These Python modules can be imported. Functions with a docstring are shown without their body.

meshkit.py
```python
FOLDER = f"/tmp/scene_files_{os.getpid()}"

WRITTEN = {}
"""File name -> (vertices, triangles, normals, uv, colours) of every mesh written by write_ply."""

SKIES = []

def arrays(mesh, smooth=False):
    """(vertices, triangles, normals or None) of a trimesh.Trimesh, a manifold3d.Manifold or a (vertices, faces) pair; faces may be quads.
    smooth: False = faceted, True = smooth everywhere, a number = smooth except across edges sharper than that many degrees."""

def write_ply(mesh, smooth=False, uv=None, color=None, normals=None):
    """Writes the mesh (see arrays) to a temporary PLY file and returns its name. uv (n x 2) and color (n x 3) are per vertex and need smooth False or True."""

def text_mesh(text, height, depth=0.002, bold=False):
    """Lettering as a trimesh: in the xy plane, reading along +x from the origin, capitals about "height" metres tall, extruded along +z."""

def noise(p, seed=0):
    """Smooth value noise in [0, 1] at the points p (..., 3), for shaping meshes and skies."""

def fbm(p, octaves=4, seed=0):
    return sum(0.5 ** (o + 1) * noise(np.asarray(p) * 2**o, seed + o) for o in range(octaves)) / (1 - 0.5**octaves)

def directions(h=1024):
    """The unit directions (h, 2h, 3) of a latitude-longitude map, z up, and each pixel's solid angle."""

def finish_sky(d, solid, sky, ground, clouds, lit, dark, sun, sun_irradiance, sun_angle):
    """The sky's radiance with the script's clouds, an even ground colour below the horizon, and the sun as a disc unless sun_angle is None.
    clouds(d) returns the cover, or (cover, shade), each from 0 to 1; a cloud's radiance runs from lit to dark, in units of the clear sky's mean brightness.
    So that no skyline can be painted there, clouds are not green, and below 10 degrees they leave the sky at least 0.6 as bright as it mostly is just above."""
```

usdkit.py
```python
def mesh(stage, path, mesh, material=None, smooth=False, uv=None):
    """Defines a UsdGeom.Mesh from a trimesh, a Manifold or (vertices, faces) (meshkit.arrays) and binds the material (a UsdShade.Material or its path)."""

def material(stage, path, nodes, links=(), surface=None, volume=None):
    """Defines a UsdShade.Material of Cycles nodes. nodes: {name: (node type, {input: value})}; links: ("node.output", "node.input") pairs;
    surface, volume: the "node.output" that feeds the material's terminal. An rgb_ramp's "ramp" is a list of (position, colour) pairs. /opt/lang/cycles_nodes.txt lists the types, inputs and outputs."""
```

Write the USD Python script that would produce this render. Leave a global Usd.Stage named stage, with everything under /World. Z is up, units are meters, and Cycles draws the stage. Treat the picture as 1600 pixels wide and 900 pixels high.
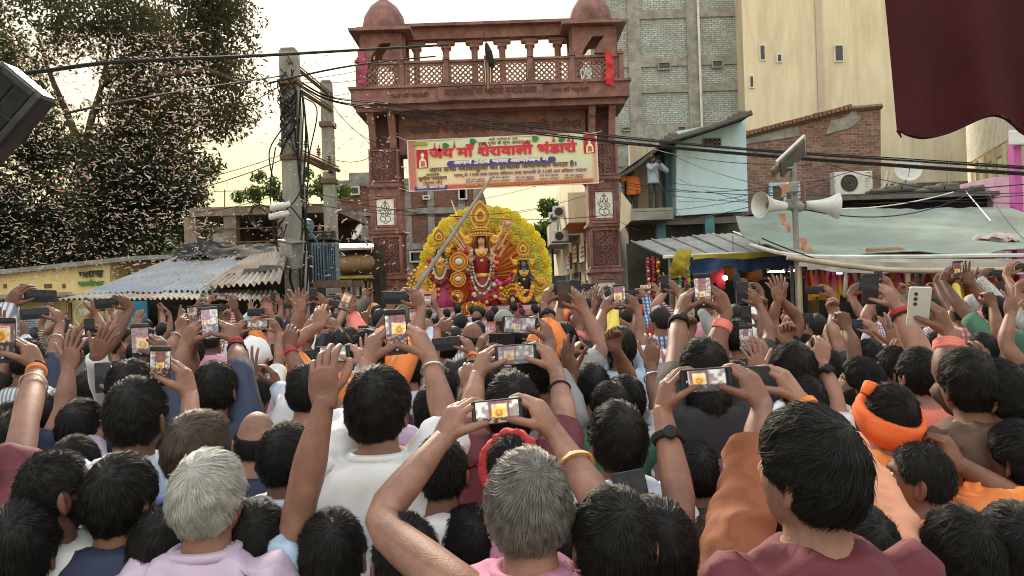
import math, random, glob, zlib
import numpy as np, trimesh, manifold3d as m3, shapely, usdkit, meshkit
from shapely import affinity
from shapely.geometry import Polygon, LineString, box as sbox
from pxr import Usd, UsdGeom, UsdLux, UsdShade, Gf, Sdf, Vt

stage = Usd.Stage.CreateInMemory()
UsdGeom.SetStageUpAxis(stage, 'Z'); UsdGeom.SetStageMetersPerUnit(stage, 1.0)
UsdGeom.Xform.Define(stage, '/World')
W = '/World/'
rng = np.random.default_rng(7); rnd = random.Random(7)

# ------------------------------------------------ camera, sky, sun, exposure
FPX, CAMZ, ROLL = 1142.0, 1.92, math.radians(1.9)          # focal length in pixels of a 1600-wide picture, eye height, handheld tilt
cr, sr = math.cos(ROLL), math.sin(ROLL)
cam = UsdGeom.Camera.Define(stage, W + 'camera')
cam.CreateHorizontalApertureAttr(36.0); cam.CreateVerticalApertureAttr(20.25)
cam.CreateFocalLengthAttr(36.0 * FPX / 1600); cam.CreateClippingRangeAttr(Gf.Vec2f(0.05, 2000))
cam.CreateExposureAttr(2.08)
cam.AddTransformOp().Set(Gf.Matrix4d(cr, 0, -sr, 0, sr, 0, cr, 0, 0, -1, 0, 0, 0, 0, CAMZ, 1))
SUN_AZ, SUN_EL = math.radians(-16), math.radians(30)        # hazy evening sun in front, a little to the left
sd = np.array([math.sin(SUN_AZ) * math.cos(SUN_EL), math.cos(SUN_AZ) * math.cos(SUN_EL), math.sin(SUN_EL)])
usdkit.material(stage, W + 'Looks/sky_look', {
    'tc': ('texture_coordinate', {}), 'sx': ('separate_xyz', {}),
    'sky': ('sky_texture', {'sky_type': 'single_scattering', 'sun_disc': False, 'sun_elevation': SUN_EL, 'sun_rotation': math.atan2(sd[0], sd[1]), 'aerosol_density': 2.0, 'ozone_density': 1.0, 'altitude': 50.0}),
    'mp': ('mapping', {'scale': (1, 1, 3)}), 'nz': ('noise_texture', {'scale': 2.2, 'detail': 6, 'roughness': 0.55}),
    'cover': ('rgb_ramp', {'ramp': [(0.25, (.84,) * 3), (0.7, (.98,) * 3)]}),
    'z': ('rgb_ramp', {'ramp': [(.0, (5.6, 4.55, 2.05)), (.16, (5.7, 4.85, 2.5)), (.36, (6.1, 5.7, 4.5)), (1.0, (6.4, 6.9, 7.4))]}), 'mix': ('mix_color', {}),
    'bg': ('background_shader', {'strength': 0.05})},
    [('tc.generated', 'mp.vector'), ('tc.generated', 'sx.vector'), ('sx.z', 'z.fac'), ('z.color', 'mix.b'), ('mp.vector', 'nz.vector'), ('nz.fac', 'cover.fac'), ('cover.color', 'mix.fac'), ('sky.color', 'mix.a'), ('mix.result', 'bg.color')], surface='bg.background')
dome = UsdLux.DomeLight.Define(stage, W + 'sky')
UsdShade.MaterialBindingAPI.Apply(dome.GetPrim()).Bind(UsdShade.Material.Get(stage, W + 'Looks/sky_look'))
dome.GetPrim().SetCustomDataByKey('kind', 'structure')
sun = UsdLux.DistantLight.Define(stage, W + 'sun')
sun.CreateIntensityAttr(0.38); sun.CreateAngleAttr(12.0); sun.CreateNormalizeAttr(True); sun.CreateColorAttr(Gf.Vec3f(1.0, 0.86, 0.66))
zx = np.cross([0, 0, 1], sd); zx /= np.linalg.norm(zx); zy = np.cross(sd, zx)
sun.AddTransformOp().Set(Gf.Matrix4d(*zx, 0, *zy, 0, *sd, 0, 0, 0, 30, 1))

# ------------------------------------------------ helpers
def at(px, py, d):
    """The point at depth d metres that the photograph shows at pixel (px, py)."""
    u, v = (px - 800) / FPX, (450 - py) / FPX
    return np.array([(cr * u + sr * v) * d, d, CAMZ + (-sr * u + cr * v) * d])

def pix(p):
    X, d, Z = p[0], p[1], p[2] - CAMZ
    return 800 + FPX * (cr * X - sr * Z) / d, 450 - FPX * (sr * X + cr * Z) / d

used = {}
def numbered(parent, name):
    k = (parent, name); n = used.get(k, 0); used[k] = n + 1
    return name if n == 0 else f'{name}_{n:03d}'

LOC = {}
def thing(name, label, cat, loc=(0, 0, 0), group=None):
    path = W + numbered(W, name)
    x = UsdGeom.Xform.Define(stage, path); x.AddTranslateOp().Set(Gf.Vec3d(*map(float, loc)))
    LOC[path] = np.array(loc, float)
    tag(x.GetPrim(), label, cat, group)
    return path

def tag(p, label=None, cat=None, group=None, kind=None):
    if isinstance(p, str): p = stage.GetPrimAtPath(p)
    for k, v in (('label', label), ('category', cat), ('group', group), ('kind', kind)):
        if v: p.SetCustomDataByKey(k, v)

def arr(m):
    if isinstance(m, (list, tuple)) and len(m) and not isinstance(m[0], np.ndarray):
        m = cat(m)
    return m

def cat(ms):
    vs, fs, n = [], [], 0
    for m in ms:
        v, f = vf(m)
        vs.append(v); fs.append(f + n); n += len(v)
    return np.vstack(vs), np.vstack(fs)

def vf(m):
    if isinstance(m, tuple): 
        v, f = np.asarray(m[0], float), np.asarray(m[1], int)
        if f.shape[1] == 4: f = np.vstack([f[:, [0, 1, 2]], f[:, [0, 2, 3]]])
        return v, f
    if hasattr(m, 'to_mesh'):
        q = m.to_mesh(); return np.array(q.vert_properties[:, :3], float), np.array(q.tri_verts, int)
    return np.array(m.vertices), np.array(m.faces)

def part(parent, name, mesh, mat, smooth=False, label=None, kind=None, colors=None):
    """One Mesh prim under parent (a thing, a part) from world-space geometry, made local to its thing."""
    v, f = vf(arr(mesh))
    root = '/'.join(parent.split('/')[:3])
    path = parent + '/' + numbered(parent, name)
    m = usdkit.mesh(stage, path, (v - LOC.get(root, 0), f), W + 'Looks/' + mat, smooth=smooth)
    if colors is not None:
        UsdGeom.PrimvarsAPI(m).CreatePrimvar('tint', Sdf.ValueTypeNames.Color3fArray, 'vertex').Set(Vt.Vec3fArray.FromNumpy(np.asarray(colors, np.float32)))
    if label or kind: tag(m.GetPrim(), label, kind=kind)
    return path

def solo(name, mesh, mat, label=None, cat=None, group=None, kind=None, smooth=False):
    """A thing, a stuff or a piece of the setting that is one mesh."""
    v, f = vf(arr(mesh))
    path = W + numbered(W, name)
    m = usdkit.mesh(stage, path, (v, f), W + 'Looks/' + mat, smooth=smooth)
    tag(m.GetPrim(), label, cat, group, kind)
    return path

def bx(c, s, ax=None):
    """A box of size s at centre c; ax: rows are its x, y, z axes."""
    v = np.array([[i, j, k] for i in (-.5, .5) for j in (-.5, .5) for k in (-.5, .5)]) * np.asarray(s, float)
    if ax is not None: v = v @ np.asarray(ax, float)
    f = np.array([[0, 1, 3, 2], [4, 6, 7, 5], [0, 4, 5, 1], [2, 3, 7, 6], [0, 2, 6, 4], [1, 5, 7, 3]])
    return vf((v + np.asarray(c, float), f))

def bb(x0, x1, y0, y1, z0, z1): return bx(((x0 + x1) / 2, (y0 + y1) / 2, (z0 + z1) / 2), (x1 - x0, y1 - y0, z1 - z0))

def rbox(c, s, b=.01, ax=None):
    """A box with chamfered edges."""
    s = np.asarray(s, float); b = min(b, s.min() * .45)
    pts = []
    for k in range(3):
        q = s / 2 - b; q[k] = s[k] / 2
        pts += [[i * q[0], j * q[1], l * q[2]] for i in (-1, 1) for j in (-1, 1) for l in (-1, 1)]
    v, f = vf(m3.Manifold.hull_points(np.array(pts)))
    if ax is not None: v = v @ np.asarray(ax, float)
    return v + np.asarray(c, float), f

def unit(a):
    a = np.asarray(a, float); return a / max(np.linalg.norm(a), 1e-12)

def frames(P):
    P = np.asarray(P, float); T = np.gradient(P, axis=0); T /= np.maximum(np.linalg.norm(T, axis=1, keepdims=True), 1e-12)
    a = np.array([0, 0, 1.]) if abs(T[0][2]) < .9 else np.array([0, 1., 0])
    n = unit(a - T[0] * (a @ T[0])); N = [n]
    for t in T[1:]:
        n = unit(n - t * (n @ t)); N.append(n)
    N = np.array(N); return T, N, np.cross(T, N)

def tube(P, r, n=8, cap=True, flat=None):
    """A closed tube along the points P with radius r (a number or one per point)."""
    P = np.asarray(P, float); r = np.broadcast_to(np.asarray(r, float), (len(P),))
    T, N, B = frames(P); a = np.arange(n) / n * 2 * np.pi
    v = (P[:, None] + r[:, None, None] * (np.cos(a)[None, :, None] * N[:, None] + np.sin(a)[None, :, None] * B[:, None])).reshape(-1, 3)
    return close_rings(v, len(P), n)

def close_rings(v, m, n):
    i = np.arange(m - 1)[:, None] * n + np.arange(n)[None]; j = np.arange(m - 1)[:, None] * n + (np.arange(n) + 1)[None] % n
    q = np.stack([i, j, j + n, i + n], -1).reshape(-1, 4)
    f = np.vstack([q[:, [0, 1, 2]], q[:, [0, 2, 3]]])
    k = np.arange(n); c0, c1 = len(v), len(v) + 1
    v = np.vstack([v, v[:n].mean(0), v[-n:].mean(0)])
    f = np.vstack([f, np.stack([np.full(n, c0), (k + 1) % n, k], 1), np.stack([np.full(n, c1), (m - 1) * n + k, (m - 1) * n + (k + 1) % n], 1)])
    return v, f

def curve(P, n=16):
    """Catmull-Rom through P."""
    P = np.asarray(P, float); Q = np.vstack([2 * P[0] - P[1], P, 2 * P[-1] - P[-2]]); out = []
    for i in range(1, len(Q) - 2):
        for t in np.linspace(0, 1, n, endpoint=False):
            a, b, c, d = Q[i - 1:i + 3]
            out.append(.5 * (2 * b + (c - a) * t + (2 * a - 5 * b + 4 * c - d) * t * t + (3 * b - 3 * c + d - a) * t ** 3))
    return np.array(out + [P[-1]])

def sag(a, b, drop, n=18):
    t = np.linspace(0, 1, n)[:, None]; a, b = np.asarray(a, float), np.asarray(b, float)
    return a + (b - a) * t - np.array([0, 0, 1]) * drop * 4 * t * (1 - t)

def grid(P):
    """A sheet from an (m, n, 3) array of points."""
    P = np.asarray(P, float); m, n = P.shape[:2]
    k = np.arange(m * n).reshape(m, n)
    q = np.stack([k[:-1, :-1], k[:-1, 1:], k[1:, 1:], k[1:, :-1]], -1).reshape(-1, 4)
    return vf((P.reshape(-1, 3), q))

def thick(P, t, nrm=None):
    """A closed sheet of thickness t from an (m, n, 3) array of points."""
    P = np.asarray(P, float); m, n = P.shape[:2]
    if nrm is None:
        du, dv = np.gradient(P, axis=0), np.gradient(P, axis=1); nn = np.cross(du, dv); nn /= np.maximum(np.linalg.norm(nn, axis=2, keepdims=True), 1e-12)
    else: nn = np.asarray(nrm, float)
    A, B = grid(P), grid(P + nn * t)
    k = np.arange(m * n).reshape(m, n); edge = np.concatenate([k[0], k[1:, -1], k[-1, -2::-1], k[-2:0:-1, 0]])
    e2 = np.roll(edge, -1); N = m * n
    side = np.vstack([np.stack([edge, edge + N, e2 + N], 1), np.stack([edge, e2 + N, e2], 1)])
    return np.vstack([A[0], B[0]]), np.vstack([A[1][:, ::-1], B[1] + N, side])

def bilin(a, b, c, d, m, n):
    """Points of the quad a (0,0), b (0,1), c (1,1), d (1,0)."""
    s, t = np.linspace(0, 1, m)[:, None, None], np.linspace(0, 1, n)[None, :, None]
    a, b, c, d = (np.asarray(x, float) for x in (a, b, c, d))
    return a * (1 - s) * (1 - t) + b * (1 - s) * t + c * s * t + d * s * (1 - t)

def lathe(prof, n=16, c=(0, 0, 0), ax=None):
    """A solid of revolution from (radius, height) pairs about z (or the axis ax)."""
    prof = np.asarray(prof, float); a = np.arange(n) / n * 2 * np.pi
    v = np.stack([prof[:, None, 0] * np.cos(a), prof[:, None, 0] * np.sin(a), np.broadcast_to(prof[:, 1][:, None], (len(prof), n))], -1).reshape(-1, 3)
    v, f = close_rings(v, len(prof), n)
    if ax is not None:
        z = unit(ax); x = unit(np.cross([0, 1, .01] if abs(z[1]) < .9 else [1, 0, 0], z)); v = v @ np.array([x, np.cross(z, x), z])
    return v + np.asarray(c, float), f

def ball(c, r, n=1):
    m = trimesh.creation.icosphere(n, 1.0); return np.array(m.vertices) * np.asarray(r, float) + np.asarray(c, float), np.array(m.faces)

def extrude(poly, depth, o, ux, uy):
    """Shapely polygon(s) in the plane of ux, uy at o, extruded by depth along ux x uy."""
    out = []
    for g in getattr(poly, 'geoms', [poly]):
        if g.is_empty or g.area < 1e-9 or g.geom_type != 'Polygon': continue
        m = trimesh.creation.extrude_polygon(g, depth, engine='earcut'); out.append((np.array(m.vertices), np.array(m.faces)))
    v, f = cat(out); ux, uy = unit(ux), unit(uy)
    return v @ np.array([ux, uy, np.cross(ux, uy)]) + np.asarray(o, float), f

# lettering: Devanagari with hand-made half letters (a letter followed by ~ loses its stem) and rakar (letter followed by ^)
_font = {}
def glyphs(text, bold=0):
    from PIL import Image, ImageDraw, ImageFont
    if 'f' not in _font: _font['f'] = ImageFont.truetype(glob.glob('/opt/blender-*/*/datafiles/fonts/NotoSansDevanagari-Regular.woff2')[0], 72)
    f = _font['f']; im = Image.new('L', (int(f.getlength(text.replace('~', '').replace('^', ''))) + 90, 150)); d = ImageDraw.Draw(im)
    x, run = 20.0, ''
    def flush():
        nonlocal x, run
        if run: d.text((x, 20), run, 255, f, stroke_width=bold); x += f.getlength(run); run = ''
    for ch in text:
        if ch == '~':
            g, run = run[-1], run[:-1]; flush(); w = f.getlength(g)
            t = Image.new('L', im.size); ImageDraw.Draw(t).text((x, 20), g, 255, f, stroke_width=bold)
            cut = int(x + w * .74); im.paste(t.crop((0, 0, cut, 150)), (0, 0), t.crop((0, 0, cut, 150))); x += w * .72
        elif ch == '^':
            keep = run[-1]; flush(); d.line((x - 16, 78, x - 34, 92), 255, 5 + 2 * bold)
        else: run += ch
    flush()
    on = np.pad(np.asarray(im) > 127, ((0, 0), (1, 1))).astype(np.int8)
    rows, st = np.nonzero(np.diff(on, axis=1) == 1); en = np.nonzero(np.diff(on, axis=1) == -1)[1]
    sh = shapely.union_all(shapely.box(st, -rows - 1, en, -rows)).buffer(.6).buffer(-.6).simplify(.7)
    return affinity.translate(sh, -20, 97), x - 20        # baseline near y = 0, letters about 47 units high

def letter(text, o, ux, uy, height=None, width=None, depth=.004, bold=0, center=False):
    sh, w = glyphs(text, bold)
    sy = (height / 47.0) if height else width / w
    sx = width / w if width else sy
    sh = affinity.scale(sh, sx, sy, origin=(0, 0))
    if center: sh = affinity.translate(sh, -w * sx / 2, 0)
    return extrude(sh, depth, o, ux, uy)

# ------------------------------------------------ materials
def mat(name, c1, c2=None, scale=6.0, rough=.7, bump=0., bscale=None, metal=0., detail=5, spec=None, stretch=None, lo=.35, hi=.65, dirt=None, dscale=.8, trans=0., emit=None, estr=1.):
    """Principled surface whose colour runs between c1 and c2 by noise, with optional stains of colour dirt and a fine bump."""
    if name in MATS: return name
    MATS.add(name)
    c2 = c2 or tuple(min(1, x * 1.25) for x in c1)
    N = {'tc': ('texture_coordinate', {}), 'n': ('noise_texture', {'scale': scale, 'detail': detail, 'roughness': .6}),
         'r': ('rgb_ramp', {'ramp': [(lo, c1), (hi, c2)]}),
         'p': ('principled_bsdf', {'roughness': rough, 'metallic': metal, **({'specular_ior_level': spec} if spec is not None else {})})}
    src = 'tc.object'; L = []
    if stretch:
        N['mp'] = ('mapping', {'scale': stretch}); L.append(('tc.object', 'mp.vector')); src = 'mp.vector'
    L += [(src, 'n.vector'), ('n.fac', 'r.fac')]; col = 'r.color'
    if dirt:
        N['dn'] = ('noise_texture', {'scale': dscale, 'detail': 8, 'roughness': .68}); N['dr'] = ('rgb_ramp', {'ramp': [(.45, (0,) * 3), (.68, (.85,) * 3)]}); N['dm'] = ('mix_color', {'b': dirt})
        L += [(src, 'dn.vector'), ('dn.fac', 'dr.fac'), ('dr.color', 'dm.fac'), (col, 'dm.a')]; col = 'dm.result'
    L.append((col, 'p.base_color'))
    if bump:
        N['bn'] = ('noise_texture', {'scale': bscale or scale * 5, 'detail': 4, 'roughness': .6}); N['b'] = ('bump', {'strength': bump, 'distance': .01})
        L += [(src, 'bn.vector'), ('bn.fac', 'b.height'), ('b.normal', 'p.normal')]
    surf = 'p.BSDF'
    if trans:
        N['t'] = ('translucent_bsdf', {}); N['mx'] = ('mix_closure', {'fac': trans}); L += [(col, 't.color'), ('p.BSDF', 'mx.closure1'), ('t.BSDF', 'mx.closure2')]; surf = 'mx.closure'
    if emit:
        N['p'][1]['emission_color'] = emit; N['p'][1]['emission_strength'] = estr
    usdkit.material(stage, W + 'Looks/' + name, N, L, surface=surf)
    return name
MATS = set()

def bricks(name, c1, c2, mortar, bw=.24, bh=.075, dirt=None, axis='x', msize=.012):
    """A far wall's brickwork (courses of three or four pixels)."""
    MATS.add(name)
    N = {'g': ('geometry', {}), 's': ('separate_xyz', {}), 'add': ('math', {'math_type': 'add'}), 'c': ('combine_xyz', {}),
         'b': ('brick_texture', {'color1': c1, 'color2': c2, 'mortar': mortar, 'scale': 1.0, 'brick_width': bw, 'row_height': bh, 'mortar_size': msize, 'mortar_smooth': .3, 'bias': -.1}),
         'n': ('noise_texture', {'scale': 1.3, 'detail': 8, 'roughness': .65}), 'n2': ('noise_texture', {'scale': 9, 'detail': 4}), 'r': ('rgb_ramp', {'ramp': [(.42, (0,) * 3), (.7, (.8,) * 3)]}), 'r2': ('rgb_ramp', {'ramp': [(.3, (.65,) * 3), (.7, (1.25,) * 3)]}),
         'm': ('mix_color', {'b': dirt or c2}), 'm2': ('mix_color', {'blend_type': 'multiply', 'fac': 1.0}), 'bp': ('bump', {'strength': .8, 'distance': .02}), 'inv': ('invert', {}), 'p': ('principled_bsdf', {'roughness': .9})}
    L = [('g.position', 's.vector'), ('s.x', 'add.value1'), ('s.y', 'add.value2'), ('add.value', 'c.x'), ('s.z', 'c.y'), ('c.vector', 'b.vector'), ('g.position', 'n.vector'), ('g.position', 'n2.vector'), ('n.fac', 'r.fac'), ('n2.fac', 'r2.fac'),
         ('r.color', 'm.fac'), ('b.color', 'm.a'), ('m.result', 'm2.a'), ('r2.color', 'm2.b'), ('m2.result', 'p.base_color'), ('b.fac', 'inv.color'), ('inv.color', 'bp.height'), ('bp.normal', 'p.normal')]
    usdkit.material(stage, W + 'Looks/' + name, N, L, surface='p.BSDF')

def tinted(name, rough=.8, emit=0., trans=0.):
    """Takes its colour from the mesh's own printed colours."""
    MATS.add(name)
    N = {'a': ('attribute', {'attribute': 'tint'}), 'p': ('principled_bsdf', {'roughness': rough})}
    L = [('a.color', 'p.base_color')]
    if emit: N['p'][1]['emission_strength'] = emit; L.append(('a.color', 'p.emission_color'))
    surf = 'p.BSDF'
    if trans:
        N['t'] = ('translucent_bsdf', {}); N['mx'] = ('mix_closure', {'fac': trans}); L += [('a.color', 't.color'), ('p.BSDF', 'mx.closure1'), ('t.BSDF', 'mx.closure2')]; surf = 'mx.closure'
    usdkit.material(stage, W + 'Looks/' + name, N, L, surface=surf)

mat('asphalt', (.045, .043, .042), (.075, .07, .066), 3, .9, .5, 60)
mat('sandstone', (.2, .1, .094), (.3, .155, .145), 5, .85, .35, 40, dirt=(.085, .046, .044), dscale=1.2)
mat('sandstone_dark', (.085, .038, .036), (.13, .058, .054), 6, .88, .3, 40)  # darker sandstone with shade put in, for recesses and inner sides; also lettering
mat('concrete', (.24, .235, .22), (.36, .35, .33), 4, .9, .3, 50, dirt=(.14, .135, .12), dscale=1.4)
mat('pole_concrete', (.25, .25, .225), (.36, .36, .33), 3, .9, .3, 50, dirt=(.15, .15, .135), dscale=2, stretch=(1, 1, .3))
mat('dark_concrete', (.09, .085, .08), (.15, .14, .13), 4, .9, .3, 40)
mat('yellow_paint', (.74, .58, .27), (.82, .68, .36), 2, .75, .15, 40, dirt=(.55, .42, .2), dscale=.8)
mat('pale_yellow_paint', (.62, .52, .22), (.7, .6, .3), 2, .75, .1, 40, dirt=(.45, .36, .16), dscale=1.5)
mat('cream_paint', (.64, .56, .41), (.73, .66, .5), 1.2, .8, .1, 30, dirt=(.47, .4, .29), dscale=1.1, stretch=(1, 1, .18))
mat('blue_paint', (.5, .71, .85), (.58, .78, .9), 1.2, .75, .12, 30, dirt=(.36, .5, .6), dscale=1.2, stretch=(1, 1, .3))
mat('teal_paint', (.07, .19, .26), (.1, .25, .32), 3, .75, .1, dirt=(.06, .1, .12), dscale=2)
mat('white_paint', (.72, .72, .69), (.8, .8, .77), 5, .5, .05, dirt=(.5, .48, .43), dscale=4)
mat('pink_paint', (.6, .36, .5), (.68, .44, .58), 3, .7)
mat('magenta_paint', (.44, .07, .32), (.52, .1, .38), 3, .6)
mat('rust_steel', (.12, .075, .05), (.22, .15, .1), 12, .8, .3, 60, metal=.2)
mat('dark_steel', (.035, .036, .038), (.07, .07, .072), 12, .55, .1, 60, metal=.5)
mat('grey_steel', (.22, .23, .235), (.32, .33, .335), 9, .5, .1, 60, metal=.3, dirt=(.14, .12, .1), dscale=3)
mat('transformer_blue', (.09, .16, .22), (.14, .23, .3), 8, .5, .1, 60, metal=.1, dirt=(.06, .07, .08), dscale=4)
mat('porcelain', (.16, .1, .08), (.22, .14, .11), 10, .25)
mat('black_rubber', (.012, .012, .013), (.025, .025, .026), 20, .75, spec=.25)
mat('tin', (.33, .39, .47), (.45, .51, .58), 2.0, .5, .1, 80, metal=.3, dirt=(.3, .27, .24), dscale=1.1)
mat('tin_rusty', (.33, .3, .27), (.5, .46, .42), 2.5, .6, .15, 80, metal=.2, dirt=(.24, .15, .1), dscale=1.0)
mat('awning_tin', (.30, .31, .30), (.40, .41, .395), 1.5, .55, .1, 80, metal=.2, dirt=(.2, .19, .17), dscale=.9)
mat('green_tarpaulin', (.2, .262, .23), (.265, .335, .292), 1.1, .85, .3, 18, dirt=(.19, .2, .165), dscale=1.3)
mat('grey_cloth', (.4, .39, .36), (.52, .5, .47), 2, .9, .2, 40)
mat('black_tarpaulin', (.014, .015, .018), (.034, .036, .041), 4, .85, .4, 20, spec=.2); mat('brown_concrete', (.19, .145, .12), (.27, .21, .18), 4, .9, .3, 50, dirt=(.12, .095, .08), dscale=1.4); mat('leaf_sunlit', (.042, .042, .02), (.085, .08, .04), 1.5, .6, trans=.6); mat('pilaster_paint', (.46, .37, .33), (.52, .42, .38), 3, .8); mat('faded_pink', (.42, .32, .33), (.5, .4, .4), 5, .85, .3, 30)  # the paler leaf carries the sunlight of the upper crown in its colour
mat('blue_tarpaulin', (.022, .055, .16), (.04, .09, .25), 5, .5, .5, 14)
mat('yellow_cloth', (.55, .43, .04), (.68, .55, .08), 4, .85, .3, 30, trans=.2)
mat('red_cloth', (.42, .02, .03), (.6, .04, .05), 4, .85, .3, 30)
mat('maroon_cloth', (.065, .006, .013), (.085, .009, .018), 1.2, .9, .2, 60, trans=.12)
mat('pennant_peach', (.72, .36, .24), (.8, .46, .33), 5, .85, .2, 30, trans=.25); mat('orange_cloth', (.70, .22, .04), (.82, .32, .07), 5, .85, .2, 30, trans=.2)
mat('wood', (.2, .12, .06), (.32, .2, .11), 3, .75, .2, 40, stretch=(12, 12, 1))
mat('weathered_wood', (.26, .235, .21), (.36, .33, .3), 3, .7, .15, 40); mat('bamboo', (.36, .3, .22), (.5, .43, .33), 3, .6, .1, 40)
mat('shop_dark', (.03, .026, .022), (.06, .05, .042), 3, .9)  # interior shade put into the colour of back walls, recesses and openings
mat('lamp_white', (.9, .9, .9), (.95, .95, .95), 1, .5, emit=(1, .97, .9), estr=3)
mat('glass_dark', (.03, .035, .04), (.05, .055, .06), 3, .12)
mat('gold', (.66, .38, .06), (.85, .56, .14), 16, .32, .4, 60, metal=.65)
mat('gold_dark', (.36, .17, .04), (.52, .28, .07), 14, .42, .5, 60, metal=.5)
mat('bark', (.06, .045, .032), (.11, .085, .06), 6, .95, .6, 25)
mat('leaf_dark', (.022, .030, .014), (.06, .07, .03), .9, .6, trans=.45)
mat('leaf_green', (.05, .1, .02), (.1, .16, .04), 1.2, .6, trans=.4)
mat('tile_white', (.74, .76, .76), (.8, .82, .82), 3, .3)
mat('ink_black', (.012, .012, .012), (.02, .02, .02), 3, .6)
mat('ink_brown', (.14, .075, .055), (.18, .1, .075), 3, .7)
mat('ink_red', (.58, .02, .05), (.66, .03, .07), 3, .6)
mat('ink_blue', (.05, .05, .28), (.07, .07, .34), 3, .6)
mat('ink_green', (.02, .18, .06), (.03, .24, .08), 3, .6)
mat('ink_maroon', (.3, .03, .09), (.36, .05, .12), 3, .6)
mat('paper_white', (.74, .74, .74), (.8, .8, .8), 3, .7)
mat('paper_blue', (.35, .5, .62), (.5, .62, .7), 3, .7)
mat('poster_blue', (.03, .3, .58), (.06, .4, .68), 3, .6)
mat('plastic_white', (.62, .64, .63), (.7, .72, .71), 4, .45, dirt=(.45, .44, .4), dscale=3)
tinted('printed'); tinted('petal', .7, 0, .35); tinted('screen', .25, .42)
bricks('red_brick', (.22, .085, .055), (.3, .13, .085), (.26, .2, .17), dirt=(.14, .08, .065))
bricks('brown_brick', (.19, .10, .075), (.34, .2, .15), (.34, .28, .235), .3, .105, dirt=(.13, .085, .07))
bricks('painted_brick', (.42, .47, .475), (.54, .59, .595), (.24, .27, .275), .28, .095, dirt=(.24, .25, .225), msize=.02)
# ================================================= THE PLACE
solo('ground', bb(-150, 150, -20, 260, -.3, 0), 'asphalt', kind='structure')
EX, EY, EZ = np.eye(3)

def wallrect(px0, px1, py0, py1, d, pad=0):
    """x0, x1, z0, z1 of an upright wall at depth d seen between these pixels."""
    pm, qm = (px0 + px1) / 2, (py0 + py1) / 2
    return at(px0, qm, d)[0] - pad, at(px1, qm, d)[0] + pad, at(pm, py1, d)[2], at(pm, py0, d)[2]

# ------------------------------------------------ temple gate
gate = thing('temple_gate', 'carved red sandstone temple gateway with latticed balcony spanning the street', 'gateway', (-.44, 22.5, 0))
PX = (-3.73, 2.85)
def scroll(cx, cz, y, r, a0, turns, sgn, tr=.017):
    t = np.linspace(0, 1, 13); a = a0 + sgn * t * turns * 2 * np.pi; q = r * (1 - .8 * t)
    return tube(np.stack([cx + q * np.cos(a), np.full(13, y), cz + q * np.sin(a)], 1), tr * (1 - .4 * t), 5)
def relief(cx, w, z0, z1, y):
    out, h = [], z1 - z0
    for sx in (-1, 1):
        for k in range(5):
            zc = z0 + h * (k + .5) / 5
            for s in (-1, 1):
                out.append(scroll(cx + sx * w * .2, zc + s * h * .045, y, w * .15, math.pi * (k % 2), 1.3, sx * s))
            out.append(tube([[cx + sx * w * .06, y, zc - h * .09], [cx + sx * w * .12, y, zc], [cx + sx * w * .03, y, zc + h * .09]], .014, 5))
            out.append(scroll(cx + sx * w * .4, zc, y, w * .07, 0, 1.2, sx, .012))
            out.append(scroll(cx + sx * w * .4, zc + h * .1, y, w * .07, math.pi, 1.2, -sx, .012))
    zc = (z0 + z1) / 2
    for k in range(8):
        a = k * math.pi / 4
        out.append(ball((cx + .1 * math.cos(a), y, zc + .1 * math.sin(a)), (.045, .03, .045), 1))
    out.append(ball((cx, y, zc), (.05, .045, .05), 1))
    return out
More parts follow.
